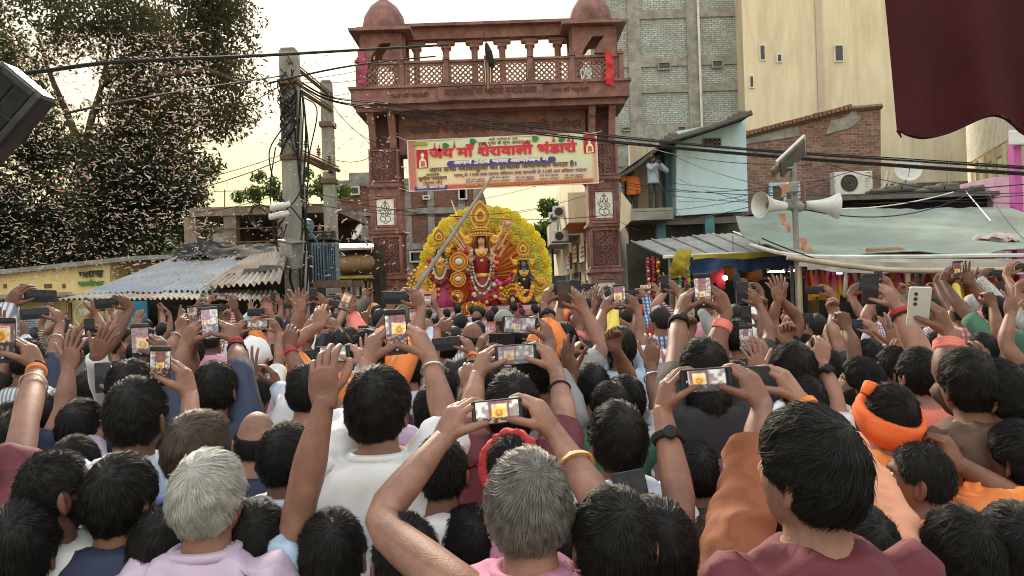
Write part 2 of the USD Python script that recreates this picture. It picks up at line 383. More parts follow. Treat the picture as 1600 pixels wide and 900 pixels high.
def framebars(x0, x1, z0, z1, y, t, dp):
    return [bb(x0, x1, y, y + dp, z1 - t, z1), bb(x0, x1, y, y + dp, z0, z0 + t), bb(x0, x0 + t, y, y + dp, z0 + t, z1 - t), bb(x1 - t, x1, y, y + dp, z0 + t, z1 - t)]
GANESH = [[(.32, .93), (.42, .86), (.58, .86), (.68, .93)], [(.5, 1.0), (.46, .93), (.5, .88), (.54, .93), (.5, 1.0)], [(.3, .82), (.22, .72), (.3, .62), (.4, .7), (.5, .8), (.6, .7), (.7, .62), (.78, .72), (.7, .82)],
          [(.42, .7), (.44, .58), (.56, .5), (.64, .42), (.6, .34), (.5, .36), (.52, .42)], [(.58, .7), (.6, .6), (.7, .5), (.74, .38)], [(.28, .6), (.16, .56), (.14, .46), (.24, .42), (.36, .5)], [(.72, .58), (.86, .54), (.88, .44), (.78, .38)],
          [(.2, .36), (.12, .22), (.22, .1), (.4, .08), (.52, .16), (.44, .28), (.3, .3), (.2, .36)], [(.5, .3), (.66, .32), (.84, .26), (.86, .14), (.72, .08), (.56, .1)], [(.36, .04), (.5, .0), (.64, .04)], [(.1, .66), (.06, .58), (.12, .52)], [(.4, .42), (.3, .36)]]
def om_tile(cx, zc, s, y):
    out = []
    for r in (.46, .36, .27):
        a = np.linspace(0, 2 * np.pi, 25); out.append(tube(np.stack([cx + s * r * np.cos(a), np.full(25, y), zc + s * r * np.sin(a)], 1), .008, 4))
    for r, n, q in ((.41, 26, .03), (.315, 20, .026)):
        for k in range(n):
            a = 2 * np.pi * k / n; out.append(bx((cx + s * r * math.cos(a), y, zc + s * r * math.sin(a)), (s * q, .012, s * q)))
    for sx in (-1, 1):
        for sz in (-1, 1):
            for k in range(3): out.append(bx((cx + sx * s * (.44 - .09 * k), y, zc + sz * s * .45), (s * .04, .012, s * .04)))
    out.append(letter('ॐ', (cx - s * .18, y + .004, zc - s * .16), EX, EZ, height=s * .3, depth=.008, bold=3))
    return out
for i, cx in enumerate(PX):
    y0 = 22.0
    pl = part(gate, 'pillar', bb(cx - .46, cx + .46, y0, y0 + .95, 1.16, 6.24), 'sandstone')
    part(gate, 'plinth', [bb(cx - .49, cx + .49, y0 - .03, y0 + .98, 0, 1.0), bb(cx - .52, cx + .52, y0 - .06, y0 + 1.01, 1.0, 1.16)], 'sandstone' if i == 0 else 'dark_concrete')
    for z in (2.34, 3.72, 5.12):
        part(gate, 'moulding', [bb(cx - .53, cx + .53, y0 - .07, y0 + 1.02, z - .035, z + .035), bb(cx - .5, cx + .5, y0 - .04, y0 + .99, z + .035, z + .08), bb(cx - .49, cx + .49, y0 - .03, y0 + .98, z - .08, z - .035)], 'sandstone')
    for z0, z1 in ((2.46, 3.6), (5.24, 6.2)):
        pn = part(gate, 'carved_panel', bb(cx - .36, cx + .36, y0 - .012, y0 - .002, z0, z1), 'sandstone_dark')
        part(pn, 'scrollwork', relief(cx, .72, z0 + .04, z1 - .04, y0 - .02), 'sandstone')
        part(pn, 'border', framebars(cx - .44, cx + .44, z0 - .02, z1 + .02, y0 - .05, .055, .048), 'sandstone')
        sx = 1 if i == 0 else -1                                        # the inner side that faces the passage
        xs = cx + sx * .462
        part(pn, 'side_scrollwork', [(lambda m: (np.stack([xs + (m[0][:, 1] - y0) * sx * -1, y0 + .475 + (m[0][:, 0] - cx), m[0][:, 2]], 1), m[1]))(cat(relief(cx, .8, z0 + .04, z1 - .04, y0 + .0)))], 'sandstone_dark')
    for z0, z1, kind in ((3.94, 4.72, 0), (1.28, 2.0, 1)):
        fr = part(gate, 'tile_niche', framebars(cx - .34, cx + .34, z0 - .07, z1 + .07, y0 - .06, .06, .058), 'sandstone')
        part(fr, 'pediment', extrude(Polygon([(-.26, 0), (.26, 0), (.16, .1), (.05, .2), (0, .25), (-.05, .2), (-.16, .1)]), .05, (cx, y0 - .002, z1 + .09), EX, EZ), 'sandstone')
        part(fr, 'niche_sill', bb(cx - .38, cx + .38, y0 - .1, y0 - .003, z0 - .17, z0 - .09), 'sandstone')
        ti = part(gate, 'white_tile', bb(cx - .26, cx + .26, y0 - .022, y0 - .003, z0, z1), 'tile_white', label='white tile with a line drawing of a seated elephant-headed figure' if kind == 0 else 'white tile with a round om pattern')
        if kind == 0:
            part(ti, 'line_drawing', [tube(curve([(cx - .21 + .42 * a, y0 - .026, z0 + .05 + (z1 - z0 - .1) * b) for a, b in c], 5), .0095, 4) for c in GANESH], 'ink_black')
        else:
            part(ti, 'round_pattern', om_tile(cx, (z0 + z1) / 2, .5, y0 - .026), 'ink_black')
    # capital zone with curved brackets
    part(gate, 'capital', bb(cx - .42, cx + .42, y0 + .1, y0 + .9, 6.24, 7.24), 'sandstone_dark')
    for sx in (-.3, .3):
        prof = Polygon([(0, 0), (.16, 0), (.2, .35), (.3, .62), (.42, .8), (.5, 1.0), (0, 1.0)])
        b = extrude(prof, .2, (0, 0, 0), EY, EZ)
        v = b[0].copy(); v = np.stack([v[:, 0] + cx + sx - .1, y0 + .1 - v[:, 1], v[:, 2] + 6.24], 1)
        part(gate, 'bracket', (v, b[1][:, ::-1]), 'sandstone')
beam = part(gate, 'beam', bb(-3.27, 2.39, 22.12, 22.85, 6.05, 7.24), 'sandstone')
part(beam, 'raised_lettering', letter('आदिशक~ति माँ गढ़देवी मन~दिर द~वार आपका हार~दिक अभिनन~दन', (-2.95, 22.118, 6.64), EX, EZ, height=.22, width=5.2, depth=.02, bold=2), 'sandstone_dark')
slab = part(gate, 'balcony_slab', [bb(-4.52, 3.62, 21.35, 23.3, 7.42, 7.86), bb(-4.42, 3.52, 21.5, 23.2, 7.24, 7.42), bb(-4.58, 3.68, 21.29, 23.34, 7.86, 7.93)], 'sandstone')
nb = part(slab, 'name_board', bb(-1.98, 1.1, 21.3, 21.352, 7.45, 7.84), 'sandstone')
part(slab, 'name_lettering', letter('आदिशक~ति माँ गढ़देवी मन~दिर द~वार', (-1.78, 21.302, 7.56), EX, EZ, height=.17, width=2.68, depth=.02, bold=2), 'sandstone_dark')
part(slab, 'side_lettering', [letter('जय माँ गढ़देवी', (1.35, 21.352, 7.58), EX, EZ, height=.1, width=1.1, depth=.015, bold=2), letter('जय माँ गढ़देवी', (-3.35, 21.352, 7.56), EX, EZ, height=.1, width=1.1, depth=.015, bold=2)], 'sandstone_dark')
RP = [-4.3, -3.03, -1.72, -.5, .75, 1.98, 3.42]
for k, x in enumerate(RP):
    part(gate, 'railing_post', [rbox((x, 21.5, 8.3), (.15, .15, .76), .015), rbox((x, 21.5, 8.72), (.19, .19, .08), .01), ball((x, 21.5, 8.8), (.06, .06, .06), 1)], 'sandstone')
for a, b in zip(RP[:-1], RP[1:]):
    x0, x1, z0, z1 = a + .085, b - .085, 7.95, 8.6
    A = sbox(x0, z0, x1, z1); inner = sbox(x0 + .05, z0 + .05, x1 - .05, z1 - .07)
    st = [LineString([(x0 - 2 + .155 * k + s, z0 - .5), (x0 - 2 + .155 * k + s + sg * 1.7, z0 + 1.2)]).buffer(.02) for sg in (1, -1) for k in range(36) for s in (0,)]
    sh = shapely.union_all([A.difference(inner)] + st).intersection(A)
    part(gate, 'lattice_panel', extrude(sh, .05, (0, 21.53, 0), EX, EZ), 'sandstone')
    part(gate, 'handrail', rbox(((x0 + x1) / 2, 21.5, 8.64), (x1 - x0, .13, .075), .012), 'sandstone')
for x in (-2.72, -1.8, -.92, -.06, .8, 1.66):
    part(gate, 'column', [rbox((x, 22.7, 8.02), (.3, .3, .2), .02), lathe([(.11, 8.12), (.12, 8.3), (.095, 8.5), (.1, 9.3), (.13, 9.38)], 12, (x, 22.7, 0)), rbox((x, 22.7, 9.44), (.3, .3, .12), .02),
                          rbox((x, 22.7, 9.58), (.55, .22, .16), .04)], 'sandstone')
part(gate, 'upper_beam', [bb(-3.1, 2.1, 22.5, 22.9, 9.66, 10.0), bb(-3.2, 2.2, 22.3, 23.1, 10.0, 10.09)], 'sandstone')
for cx in (-3.68, 2.7):
    w = .62 if cx < 0 else .66
    t = np.linspace(0, 1, 9)
    arch = [(-.34, 0), (-.34, .95)] + [(-.34 + .34 * q, .95 + .5 * q ** .8 + .05 * abs(math.sin(q * 9.4))) for q in t] + [(.34 - .34 * q, .95 + .5 * (1 - q) ** .8 + .05 * abs(math.sin((1 - q) * 9.4))) for q in t] + [(.34, .95), (.34, 0)]
    sh = sbox(-w, 0, w, 1.75).difference(Polygon(arch).buffer(0))
    for yy in (22.05, 23.15): part(gate, 'kiosk_wall', extrude(sh, .12, (cx, yy, 7.94), EX, EZ), 'sandstone')
    for sx in (-1, 1): part(gate, 'kiosk_pier', [bb(cx + sx * (w + .002) - .06, cx + sx * (w + .002) + .06, 22.06, 23.14, 7.94, 8.7), bb(cx + sx * w - .06, cx + sx * w + .06, 22.06, 22.3, 8.7, 9.69), bb(cx + sx * w - .06, cx + sx * w + .06, 22.9, 23.14, 8.7, 9.69)], 'sandstone')
    part(gate, 'kiosk_eave', [bb(cx - w - .3, cx + w + .3, 21.65, 23.5, 9.7, 9.78), bb(cx - w - .1, cx + w + .1, 21.9, 23.3, 9.78, 9.9)], 'sandstone')
    part(gate, 'kiosk_dome', lathe([(.62, 9.9), (.66, 10.1), (.6, 10.4), (.42, 10.7), (.18, 10.9), (.06, 11.0), (.08, 11.1), (.02, 11.35)], 20, (cx, 22.6, 0)), 'sandstone', smooth=40)

def ribbon(pts, w, wdir, amp=.02, n=8, seed=0):
    """Points of a cloth strip along pts, w wide along wdir, with folds."""
    P = curve(pts, 5); wdir = np.asarray(wdir, float); s = np.linspace(0, 1, n)[None, :, None]
    G = P[:, None] + wdir * w * s
    q = meshkit.fbm(G * 6 + seed * 7.3, 3, seed) - .5
    return G + q[..., None] * amp * 4 * np.array([.4, 1, .3])
for nm, a, col, lab, c in (('flag', at(558, 78, 21.2), 'ink_maroon', 'red flag tied at the left end of the gate balcony', 'flag'), ('flag', at(944, 80, 21.2), 'red_cloth', 'red and gold cloth bunched at the right end of the gate balcony', 'cloth')):
    solo(nm, thick(ribbon([a, a + [.05, -.05, -.45], a + [0, -.02, -.85], a + [.1, 0, -1.0]], .22, (1, .2, 0), .05, seed=3), .006), col, lab, c, smooth=60)
solo('folded_umbrella', [lathe([(.02, 0), (.09, .15), (.11, .5), (.05, .75), (.015, .8), (.012, 1.1)], 9, at(770, 108, 21.3), (-.22, 0, 1))], 'black_tarpaulin', 'dark folded cloth hanging at the middle of the gate balcony', 'cloth')
solo('wooden_staff', tube([at(763, 140, 21.25), at(762, 98, 21.3)], .035, 6), 'wood', 'upright wooden staff fixed at the middle of the gate balcony railing', 'pole')
solo('fairy_lights', [tube(curve([at(915, 104, 21.3) + [.16 * math.sin(i * 1.7), .02 * (i % 3), .22 * math.sin(i * 2.3) - .25] for i in range(22)], 5), .01, 4)], 'plastic_white', 'tangled white light string heaped over the right balcony lattice', 'light string')

# ------------------------------------------------ banner
def banner():
    b = thing('banner', 'printed festival banner with red Hindi headline hung across the gateway', 'banner', (-.25, 21.7, 5.7))
    c = [at(633, 218, 21.7), at(928, 205, 21.7), at(925, 283, 21.7), at(640, 299, 21.7)]
    ux = unit(c[1] - c[0]); uz = unit(c[0] - c[3]); uz = unit(uz - ux * (uz @ ux)); o = c[3]; Wd = np.linalg.norm(c[1] - c[0]); H = np.linalg.norm(c[0] - c[3]) * .97
    uy = np.cross(uz, ux)
    n, m = 60, 26
    S, T = np.meshgrid(np.linspace(0, 1, n), np.linspace(0, 1, m))
    bow = .02 * np.sin(S * 11) * (T - .2)
    P = o + (S * Wd)[..., None] * ux + (T * H)[..., None] * uz + bow[..., None] * uy
    col = np.zeros((m, n, 3)); f = meshkit.fbm(np.stack([S * 5, T * 3, S * 0], -1), 3, 5)
    yel, grn, pea = np.array([.8, .74, .48]), np.array([.62, .74, .56]), np.array([.78, .56, .44])
    col[:] = yel
    k = np.clip((f - .35) * 4, 0, 1)[..., None]; col = col * (1 - k) + grn * k
    k = np.clip((.32 - T) * 4 + (f - .5) * 2, 0, 1)[..., None]; col = col * (1 - k) + pea * k
    k = (np.clip(1 - np.abs(S - .5) * 2.2, 0, 1) * np.clip(T * 1.6 - .5, 0, 1))[..., None]; col = col * (1 - .6 * k) + np.array([.78, .82, .6]) * .6 * k
    col[T < .09] = (.5, .12, .13); col[(S < .035)] = (.56, .2, .17); col[S > .975] = (.64, .4, .28)
    A, B = grid(P), grid(P + uy * .004)
    sheet = part(b, 'sheet', (np.vstack([A[0], B[0]]), np.vstack([A[1][:, ::-1], B[1] + len(A[0])])), 'printed', smooth=True, colors=np.vstack([col.reshape(-1, 3)] * 2))
    part(b, 'hem', [tube([o - ux * .02, o + ux * Wd], .018, 6), tube([o + uz * H, o + uz * H + ux * Wd], .018, 6), tube([o, o + uz * H], .018, 6), tube([o + ux * Wd, o + uz * H + ux * Wd], .018, 6)], 'paper_white')
    e = -uy * .028
    def tx(t, x, z, h, m_, w=None, bold=1, nm='lettering'): part(b, nm, letter(t, o + ux * (x * Wd) + uz * (z * H) + e, ux, uz, height=h * H, width=w and w * Wd, depth=.003, bold=bold), m_)
    tx('जय माँ शेरावाली भंडारा', .115, .60, .17, 'ink_red', .775, 3)
    tx('पूर्ण पूजा के शुभ अवसर पर', .37, .835, .06, 'ink_brown', .28, 1)
    tx('श्री गणेशाय नमः', .43, .925, .04, 'ink_brown', .16, 1)
    part(b, 'blue_strip', extrude(LineString([(0, 0), (.545 * Wd, 0)]).buffer(.058 * H, quad_segs=6), .003, o + ux * (.22 * Wd) + uz * (.505 * H) + e * .8, ux, uz), 'ink_blue')
    tx('अपने 26वें भव~य आयोजन में', .24, .475, .062, 'paper_white', .5, 4)
    tx('आप सभी श~रद~धालुओं का हार~दिक अभिनन~दन करता है।', .11, .345, .078, 'ink_brown', .78, 3)
    tx('एवम् से 10वीं तक प^साद वितरण तथा सप~तमी से 10वीं तक विशाल भंडारा', .24, .235, .052, 'ink_maroon', .7, 2)
    tx('अध~यक~ष', .09, .27, .05, 'ink_brown', .07, 2); tx('सुनील पासवान', .05, .195, .058, 'ink_brown', .15, 3); tx('(कुमार जी)', .075, .115, .048, 'ink_maroon', .1, 2)
    for k in range(5): tx('श~री राम कुमार', .3 + .13 * k, .155 + .02 * (k % 2), .03, 'ink_blue', .1, 1, 'small_print'); tx('सदस~य समिति', .3 + .13 * k, .11, .028, 'ink_maroon', .1, 1, 'small_print')
    part(b, 'purple_strip', extrude(sbox(0, 0, .17 * Wd, .085 * H), .003, o + ux * (.03 * Wd) + uz * (.005 * H) + e * .8, ux, uz), 'ink_blue')
    tx('निवेदक : समस~त वासी', .04, .03, .045, 'paper_white', .15, 2); tx('संपर~क सूत~र : 9300055157 , 9500047200 , 9700004310', .3, .03, .042, 'yellow_cloth', .66, 2)
    for x, z in ((.2, .87), (.345, .93), (.675, .93), (.815, .9)):
        a = np.linspace(0, 2 * np.pi, 15)[:-1]; part(b, 'green_leaf', extrude(Polygon([(.1 * math.cos(q) * (1 + .2 * math.cos(3 * q)), .085 * math.sin(q)) for q in a]), .003, o + ux * x * Wd + uz * z * H + e, ux, uz), 'ink_green')
    for x, z, s in ((.045, .45, 1), (.93, .6, 1)):                                  # the two portrait pictures
        part(b, 'picture_ground', extrude(sbox(0, 0, .06 * Wd, .36 * H), .003, o + ux * x * Wd + uz * z * H + e * .7, ux, uz), 'red_cloth')
        part(b, 'picture_figure', [extrude(Polygon([(.06, .0), (.3, .02), (.27, .22), (.2, .3), (.24, .38), (.18, .46), (.12, .38), (.15, .3), (.08, .2)]), .003, o + ux * x * Wd + uz * z * H + e, ux, uz)], 'paper_white')
        part(b, 'picture_garment', [extrude(Polygon([(.12, .04), (.25, .05), (.23, .2), (.13, .2)]), .003, o + ux * x * Wd + uz * z * H + e * 1.15, ux, uz)], 'orange_cloth')
    for x, z in ((.14, .88), (.165, .84), (.245, .9), (.77, .93), (.85, .93), (.87, .9)): part(b, 'hanging_bell', extrude(Polygon([(0, .2), (.03, .2), (.03, .12), (.07, 0), (-.04, 0), (0, .12)]), .003, o + ux * x * Wd + uz * (z - .08) * H + e, ux, uz), 'ink_red')
    part(b, 'yellow_corner', extrude(sbox(0, 0, .075 * Wd, .06 * H), .003, o + ux * .03 * Wd + uz * .9 * H + e, ux, uz), 'yellow_cloth')
    for a, q in ((o + uz * H, [-.35, .25, .2]), (o + ux * Wd + uz * H, [.2, .25, .1]), (o, [-.35, .25, .15]), (o + ux * Wd, [.2, .25, .1])): part(b, 'tie_cord', tube([a, a + np.array(q)], .01, 4), 'plastic_white')
banner()

# ------------------------------------------------ poles, transformer, cables
def pole(px0, px1, ytop, d, label):
    x0, x1, _, z1 = wallrect(px0, px1, ytop, 460, d); cx, w = (x0 + x1) / 2, x1 - x0
    t = thing('utility_pole', label, 'utility pole', (cx, d, 0))
    prof = [(0, w * .56), (z1, w * .46)]
    v = np.array([[cx + i * q, d + w * .3 + j * q * .8, z] for z, q in prof for i, j in ((-1, -1), (1, -1), (1, 1), (-1, 1))])
    ch = trimesh.Trimesh(*close_rings(v, 2, 4)); part(t, 'shaft', ch, 'pole_concrete')
    part(t, 'cap', rbox((cx, d + w * .3, z1 + .03), (w * .8, w * .7, .06), .02), 'pole_concrete')
    return t, cx, w, z1
p1, c1, w1, z1 = pole(441, 470, 78, 15, 'nearer thick concrete utility pole wrapped in cables beside the transformer')
p2, c2, w2, z2 = pole(505, 523, 128, 18, 'slimmer concrete utility pole between the transformer and the gate')
for k, (a, b) in enumerate((((452, 97), (516, 150)), ((458, 135), (516, 172)), ((440, 227), (526, 265)), ((458, 240), (516, 268)))):
    A, B = at(*a, 14.9), at(*b, 17.9); dv = unit(B - A)
    part(p1, 'cross_channel', [tube([A - dv * .1, B + dv * .15], .055, 4), tube([A - dv * .1 + [0, 0, .09], B + dv * .15 + [0, 0, .09]], .02, 4)], 'rust_steel')
for zz in (6.3, 4.75): part(p1, 'clamp_band', rbox((c1, 15 + w1 * .3, zz), (w1 * 1.15, w1 * 1.0, .12), .02), 'rust_steel')
for zz in (6.1, 4.7): part(p2, 'clamp_band', rbox((c2, 18 + w2 * .3, zz), (w2 * 1.3, w2 * 1.2, .14), .02), 'rust_steel')
def insulator(p, parent, nm='insulator', h=.3):
    part(parent, nm, lathe([(.02, 0), (.02, h * .2), (.06, h * .25), (.025, h * .38), (.06, h * .45), (.025, h * .58), (.06, h * .65), (.02, h * .78), (.015, h)], 8, p), 'porcelain', smooth=40)
for q in ((515, 258), (498, 247), (478, 235)): insulator(at(*q, 16.8), p1)
part(p1, 'cable_tangle', [tube(curve([[c1 + .25 * math.cos(i * 1.3 + k) * (.5 + .4 * rnd.random()), 15 - .15 + .1 * math.sin(i + k), z] for i, z in enumerate(np.linspace(6.5 - .2 * (k % 4), 5.4 - .3 * (k % 3), 7))], 5), .013, 5) for k in range(14)], 'black_rubber')
part(p1, 'cable_run', [tube(curve([[c1 + w1 * .45 + .04 * k + .05 * math.sin(z * 2.1 + k), 14.93, z] for z in np.linspace(6.1, 2.0, 9)], 4), .016 + .006 * (k % 2), 5) for k in range(5)], 'black_rubber')
part(p1, 'cable_loop', [tube(curve([at(x + 6 * math.sin(k * 3 + j), y, 14.7) for j, (x, y) in enumerate(c)], 6), .014, 5) for k, c in enumerate([[(470, 150), (490, 170), (480, 230), (468, 300), (440, 340)], [(440, 200), (425, 240), (440, 300), (462, 330), (478, 360)], [(432, 230), (418, 300), (425, 380), (440, 400)], [(465, 300), (480, 340), (470, 400)], [(455, 330), (430, 345), (420, 360), (436, 372), (450, 350)], [(430, 330), (405, 320), (395, 340), (420, 362), (440, 345)], [(430, 360), (400, 350), (388, 330), (396, 320), (430, 345)], [(440, 340), (428, 366), (436, 376), (446, 362), (436, 352)]])], 'black_rubber')
jb = thing('junction_box', 'slanted grey metal junction box fixed to the nearer pole', 'electrical box', at(455, 398, 14.6))
A = at(455, 398, 14.5); ax = np.array([[.86, -.45, -.2], [.5, .85, .1], [.15, -.2, .97]]); ax = np.linalg.qr(ax.T)[0].T
if ax[2, 2] < 0: ax[2] *= -1
part(jb, 'case', rbox(A, (.36, .3, .52), .015, ax), 'grey_steel'); part(jb, 'lid', rbox(A + ax[2] * .275, (.42, .36, .03), .008, ax), 'grey_steel'); part(jb, 'door_seam', rbox(A - ax[1] * .155, (.28, .012, .42), .004, ax), 'grey_steel')
part(jb, 'conduit', tube(curve([A - ax[2] * .25, A - ax[2] * .5, A - ax[2] * .8 + [.1, 0, 0]], 5), .025, 6), 'black_rubber')
# transformer on its platform
T0 = at(500, 405, 16.2); tr = thing('transformer', 'dark oil transformer with blue radiator fins on a pole platform', 'transformer', (T0[0], 16.2, 0))
x0, x1, za, zb = wallrect(462, 530, 375, 438, 16.2)
part(tr, 'tank', rbox(((x0 + x1) / 2 - .08, 16.6, (za + zb) / 2), (x1 - x0 - .35, .75, zb - za), .03), 'dark_steel')
part(tr, 'lid', [rbox(((x0 + x1) / 2 - .05, 16.6, zb + .02), (x1 - x0 - .15, .86, .05), .01)], 'dark_steel')
for k, (a, b) in enumerate(((490, 511), (514, 529))):
    xa, xb, zc, zd = wallrect(a, b, 380, 440, 16.0); n = 5
    fin = part(tr, 'radiator', [tube([[xa, 15.98, zd - .06], [xb, 15.98, zd - .06]], .03, 6), tube([[xa, 15.98, zc + .06], [xb, 15.98, zc + .06]], .03, 6)], 'transformer_blue')
    for j in range(n): part(fin, 'fin', rbox((xa + (xb - xa) * (j + .5) / n, 15.98, (zc + zd) / 2), ((xb - xa) / n * .55, .34, zd - zc), .015), 'transformer_blue')
for k in range(3): insulator((x0 + .28 + .2 * k, 16.5, zb + .05), tr, 'bushing', .34)
part(tr, 'bushing_box', rbox((x0 + .48, 16.72, zb + .14), (.6, .2, .2), .02), 'dark_steel')
cz = at(472, 352, 16); part(tr, 'oil_drum', lathe([(0.001, -.24), (.13, -.23), (.15, -.18), (.15, .18), (.13, .23), (.001, .24)], 16, cz, (.9, -.35, -.12)), 'transformer_blue', smooth=40)
part(tr, 'breather_pipe', tube(curve([cz + [.1, .1, -.1], cz + [.25, .1, -.3], cz + [.3, .3, -.5]], 4), .03, 6), 'transformer_blue')
part(tr, 'platform', [bb(x0 - .3, x1 + .35, 15.7, 15.8, za - .17, za - .02), bb(x0 - .3, x1 + .35, 16.95, 17.05, za - .17, za - .02)] + [bb(x0 + q, x0 + q + .08, 15.8, 16.95, za - .13, za - .04) for q in (.1, .5, .9)], 'rust_steel')
part(tr, 'leg_post', [bb(x1 + .12, x1 + .2, 15.82, 15.9, 0, za - .17), bb(x1 + .12, x1 + .2, 16.85, 16.93, 0, za - .17)], 'rust_steel')
for k, c in enumerate((dict(a=(438, 322), l='white security camera fixed on the nearer utility pole'), dict(a=(436, 336), l='second camera just under the top security camera on the pole'))):
    A = at(*c['a'], 14.6); cm = thing('security_camera', c['l'], 'camera', A)
    part(cm, 'housing', lathe([(.001, -.2), (.06, -.19), (.065, .18), (.05, .2), (.001, .2)], 10, A, (-.8, -.5, -.25)), 'plastic_white', smooth=40); part(cm, 'arm', tube([A, A + [.2, .2, .02]], .02, 6), 'grey_steel')
CABLES = []
def cable(pts, r, label, grp=None, n=8):
    CABLES.append((label, at(*pts[len(pts) // 2]), solo('cable', tube(curve([at(*p) for p in pts], n), r, 5), 'black_rubber', label, 'cable', grp), 'cable', grp))
for k, (dy, dd) in enumerate(((0, 0), (7, .1), (10, -.1), (-3, .1))):
    cable([(455, 120 + dy * .6, 15), (515, 152 + dy * .5, 17.8), (600, 163 + dy, 17), (750, 187 + dy * 1.1, 15.5), (930, 211 + dy * .9, 14), (1165, 234 + dy * .8, 12), (1400, 250 + dy, 10.6), (1600, 263 + dy, 9.5), (1780, 276 + dy, 8.6)], .015 if k < 3 else .009, 'thick black overhead cable of the bundle sagging across the gate front', 'bundled cables across the gate')
cable([(-60, 124, 5), (60, 112, 5.2), (160, 99, 5.5), (280, 92, 6), (420, 86, 7), (700, 70, 10)], .016, 'thickest black cable across the tree top at upper left')
cable([(60, 186, 7), (200, 157, 8.5), (330, 135, 11), (445, 118, 15)], .014, 'thin black cable from the tree to the nearer pole top')
cable([(420, 130, 14), (520, 108, 15), (600, 96, 17), (680, 88, 20)], .02, 'cable rising from the nearer pole top to the gate balcony')
WL = [((445, 130, 15), (-40, 262, 11), .4), ((445, 128, 15), (640, 88, 22), .1), ((520, 150, 18), (620, 100, 21.5), .2), ((520, 165, 18), (606, 222, 21.9), .3), ((470, 128, 15), (640, 92, 22), .25), ((445, 240, 15), (-50, 312, 12), .3), ((440, 250, 15), (0, 330, 13), .3), ((445, 300, 15), (200, 330, 15), .2),
      ((525, 175, 18), (700, 300, 28), .3), ((525, 250, 18), (600, 230, 21.9), .2), ((440, 285, 15), (640, 300, 21.6), .3), ((470, 316, 15), (930, 300, 23), .5), ((523, 312, 18), (960, 335, 22), .3), ((523, 330, 18), (930, 258, 24), .4),
      ((980, 165, 21), (820, 200, 20.8), .1), ((620, 175, 21), (740, 205, 20.8), .12), ((965, 285, 21.5), (1300, 278, 11), .25), ((965, 292, 21.5), (1600, 305, 12), .3), ((965, 283, 21.5), (1600, 288, 12), .3), ((990, 330, 21.5), (1330, 268, 13), .2), ((1040, 285, 21.4), (1600, 318, 13), .1), ((1040, 345, 21.4), (1290, 285, 14), .15),
      ((1060, 315, 21.4), (1220, 292, 14), .1), ((1060, 280, 21.4), (1250, 330, 12), .1), ((1260, 328, 10.5), (1520, 300, 13.5), .25), ((1545, 302, 13), (1620, 390, 9), .1), ((1000, 210, 27), (1250, 300, 13), .3), ((960, 210, 27), (1270, 258, 13), .3), ((1290, 255, 13), (1620, 300, 13), .2), ((1240, 318, 10.5), (1180, 300, 16), .1),
      ((1190, 372, 10.4), (1330, 420, 9.4), .03), ((1010, 230, 22), (1070, 345, 18), .3), ((925, 300, 22), (1000, 360, 17), .2), ((620, 330, 25), (860, 322, 30), .3)]
for k, (a, b, s) in enumerate(WL):
    A, B = at(*a), at(*b)
    ar = 'near the left tree' if b[0] < 250 else 'between the poles and the gate' if b[0] < 700 else 'across the gate passage' if b[0] < 970 else 'over the blue house and right shops'
    CABLES.append((f'thin slack wire strung {ar}', (A + B) / 2, solo('wire', tube(sag(A, B, s), .007 if k % 3 else .0095, 4), 'black_rubber', 'wire', 'wire'), 'wire', f'thin wires {ar}'))

# ------------------------------------------------ left: tree, yellow shop, tin roofs
def leaves(centres, radii, n, size, seed, droop=.2):
    g = np.random.default_rng(seed); k = g.choice(len(centres), n, p=radii ** 2 / (radii ** 2).sum())
    d = g.normal(size=(n, 3)); d /= np.linalg.norm(d, axis=1, keepdims=True); p = centres[k] + d * (radii[k] * g.random(n) ** .45)[:, None] * [1, 1, .85]
    a = g.normal(size=(n, 3)) + [0, 0, -droop * 3]; a /= np.linalg.norm(a, axis=1, keepdims=True); b = np.cross(a, g.normal(size=(n, 3))); b /= np.linalg.norm(b, axis=1, keepdims=True)
    s = (size * (.6 + .8 * g.random(n)))[:, None]
    v = np.stack([p - a * s, p + b * s * .38, p + a * s, p - b * s * .38], 1).reshape(-1, 3); i = np.arange(n)[:, None] * 4
    return v, np.vstack([i + [0, 1, 2], i + [0, 2, 3]])
tree = thing('tree', 'tall dense leafy tree filling the upper left, backlit by the sky', 'tree', at(150, 460, 27) * [1, 1, 0])
tb = at(150, 460, 27) * [1, 1, 0]
def limb(pts, r0, r1): P = curve([at(*p) for p in pts], 6); return tube(P, np.linspace(r0, r1, len(P)), 8)
part(tree, 'trunk', limb([(140, 500, 27), (138, 420, 27), (132, 330, 27), (134, 240, 27)], .45, .26), 'bark', smooth=60)
LM = [[(134, 250, 27), (142, 190, 27), (160, 130, 27), (172, 60, 27.3)], [(134, 260, 27), (110, 190, 27.5), (80, 120, 28), (60, 60, 28)], [(135, 250, 27), (200, 190, 26.5), (250, 120, 26), (285, 60, 26)], [(132, 320, 27), (60, 280, 27.5), (-40, 240, 28)], [(134, 300, 27), (230, 270, 26.4), (310, 230, 26)], [(160, 130, 27), (210, 95, 26.5), (245, 40, 26.5)], [(250, 120, 26), (320, 110, 25.6), (375, 130, 25.5)]]
for c in LM: part(tree, 'limb', limb(c, .17, .05), 'bark', smooth=60)
cc, rr = [], []
g = np.random.default_rng(11)
for k in range(190):
    px, py = g.uniform(-120, 330), g.uniform(225, 445); cc.append(at(px, py, g.uniform(25.5, 29.5))); rr.append(g.uniform(.7, 1.35))
    if px > 300 - max(0, (300 - py)) * .2: rr[-1] *= .6
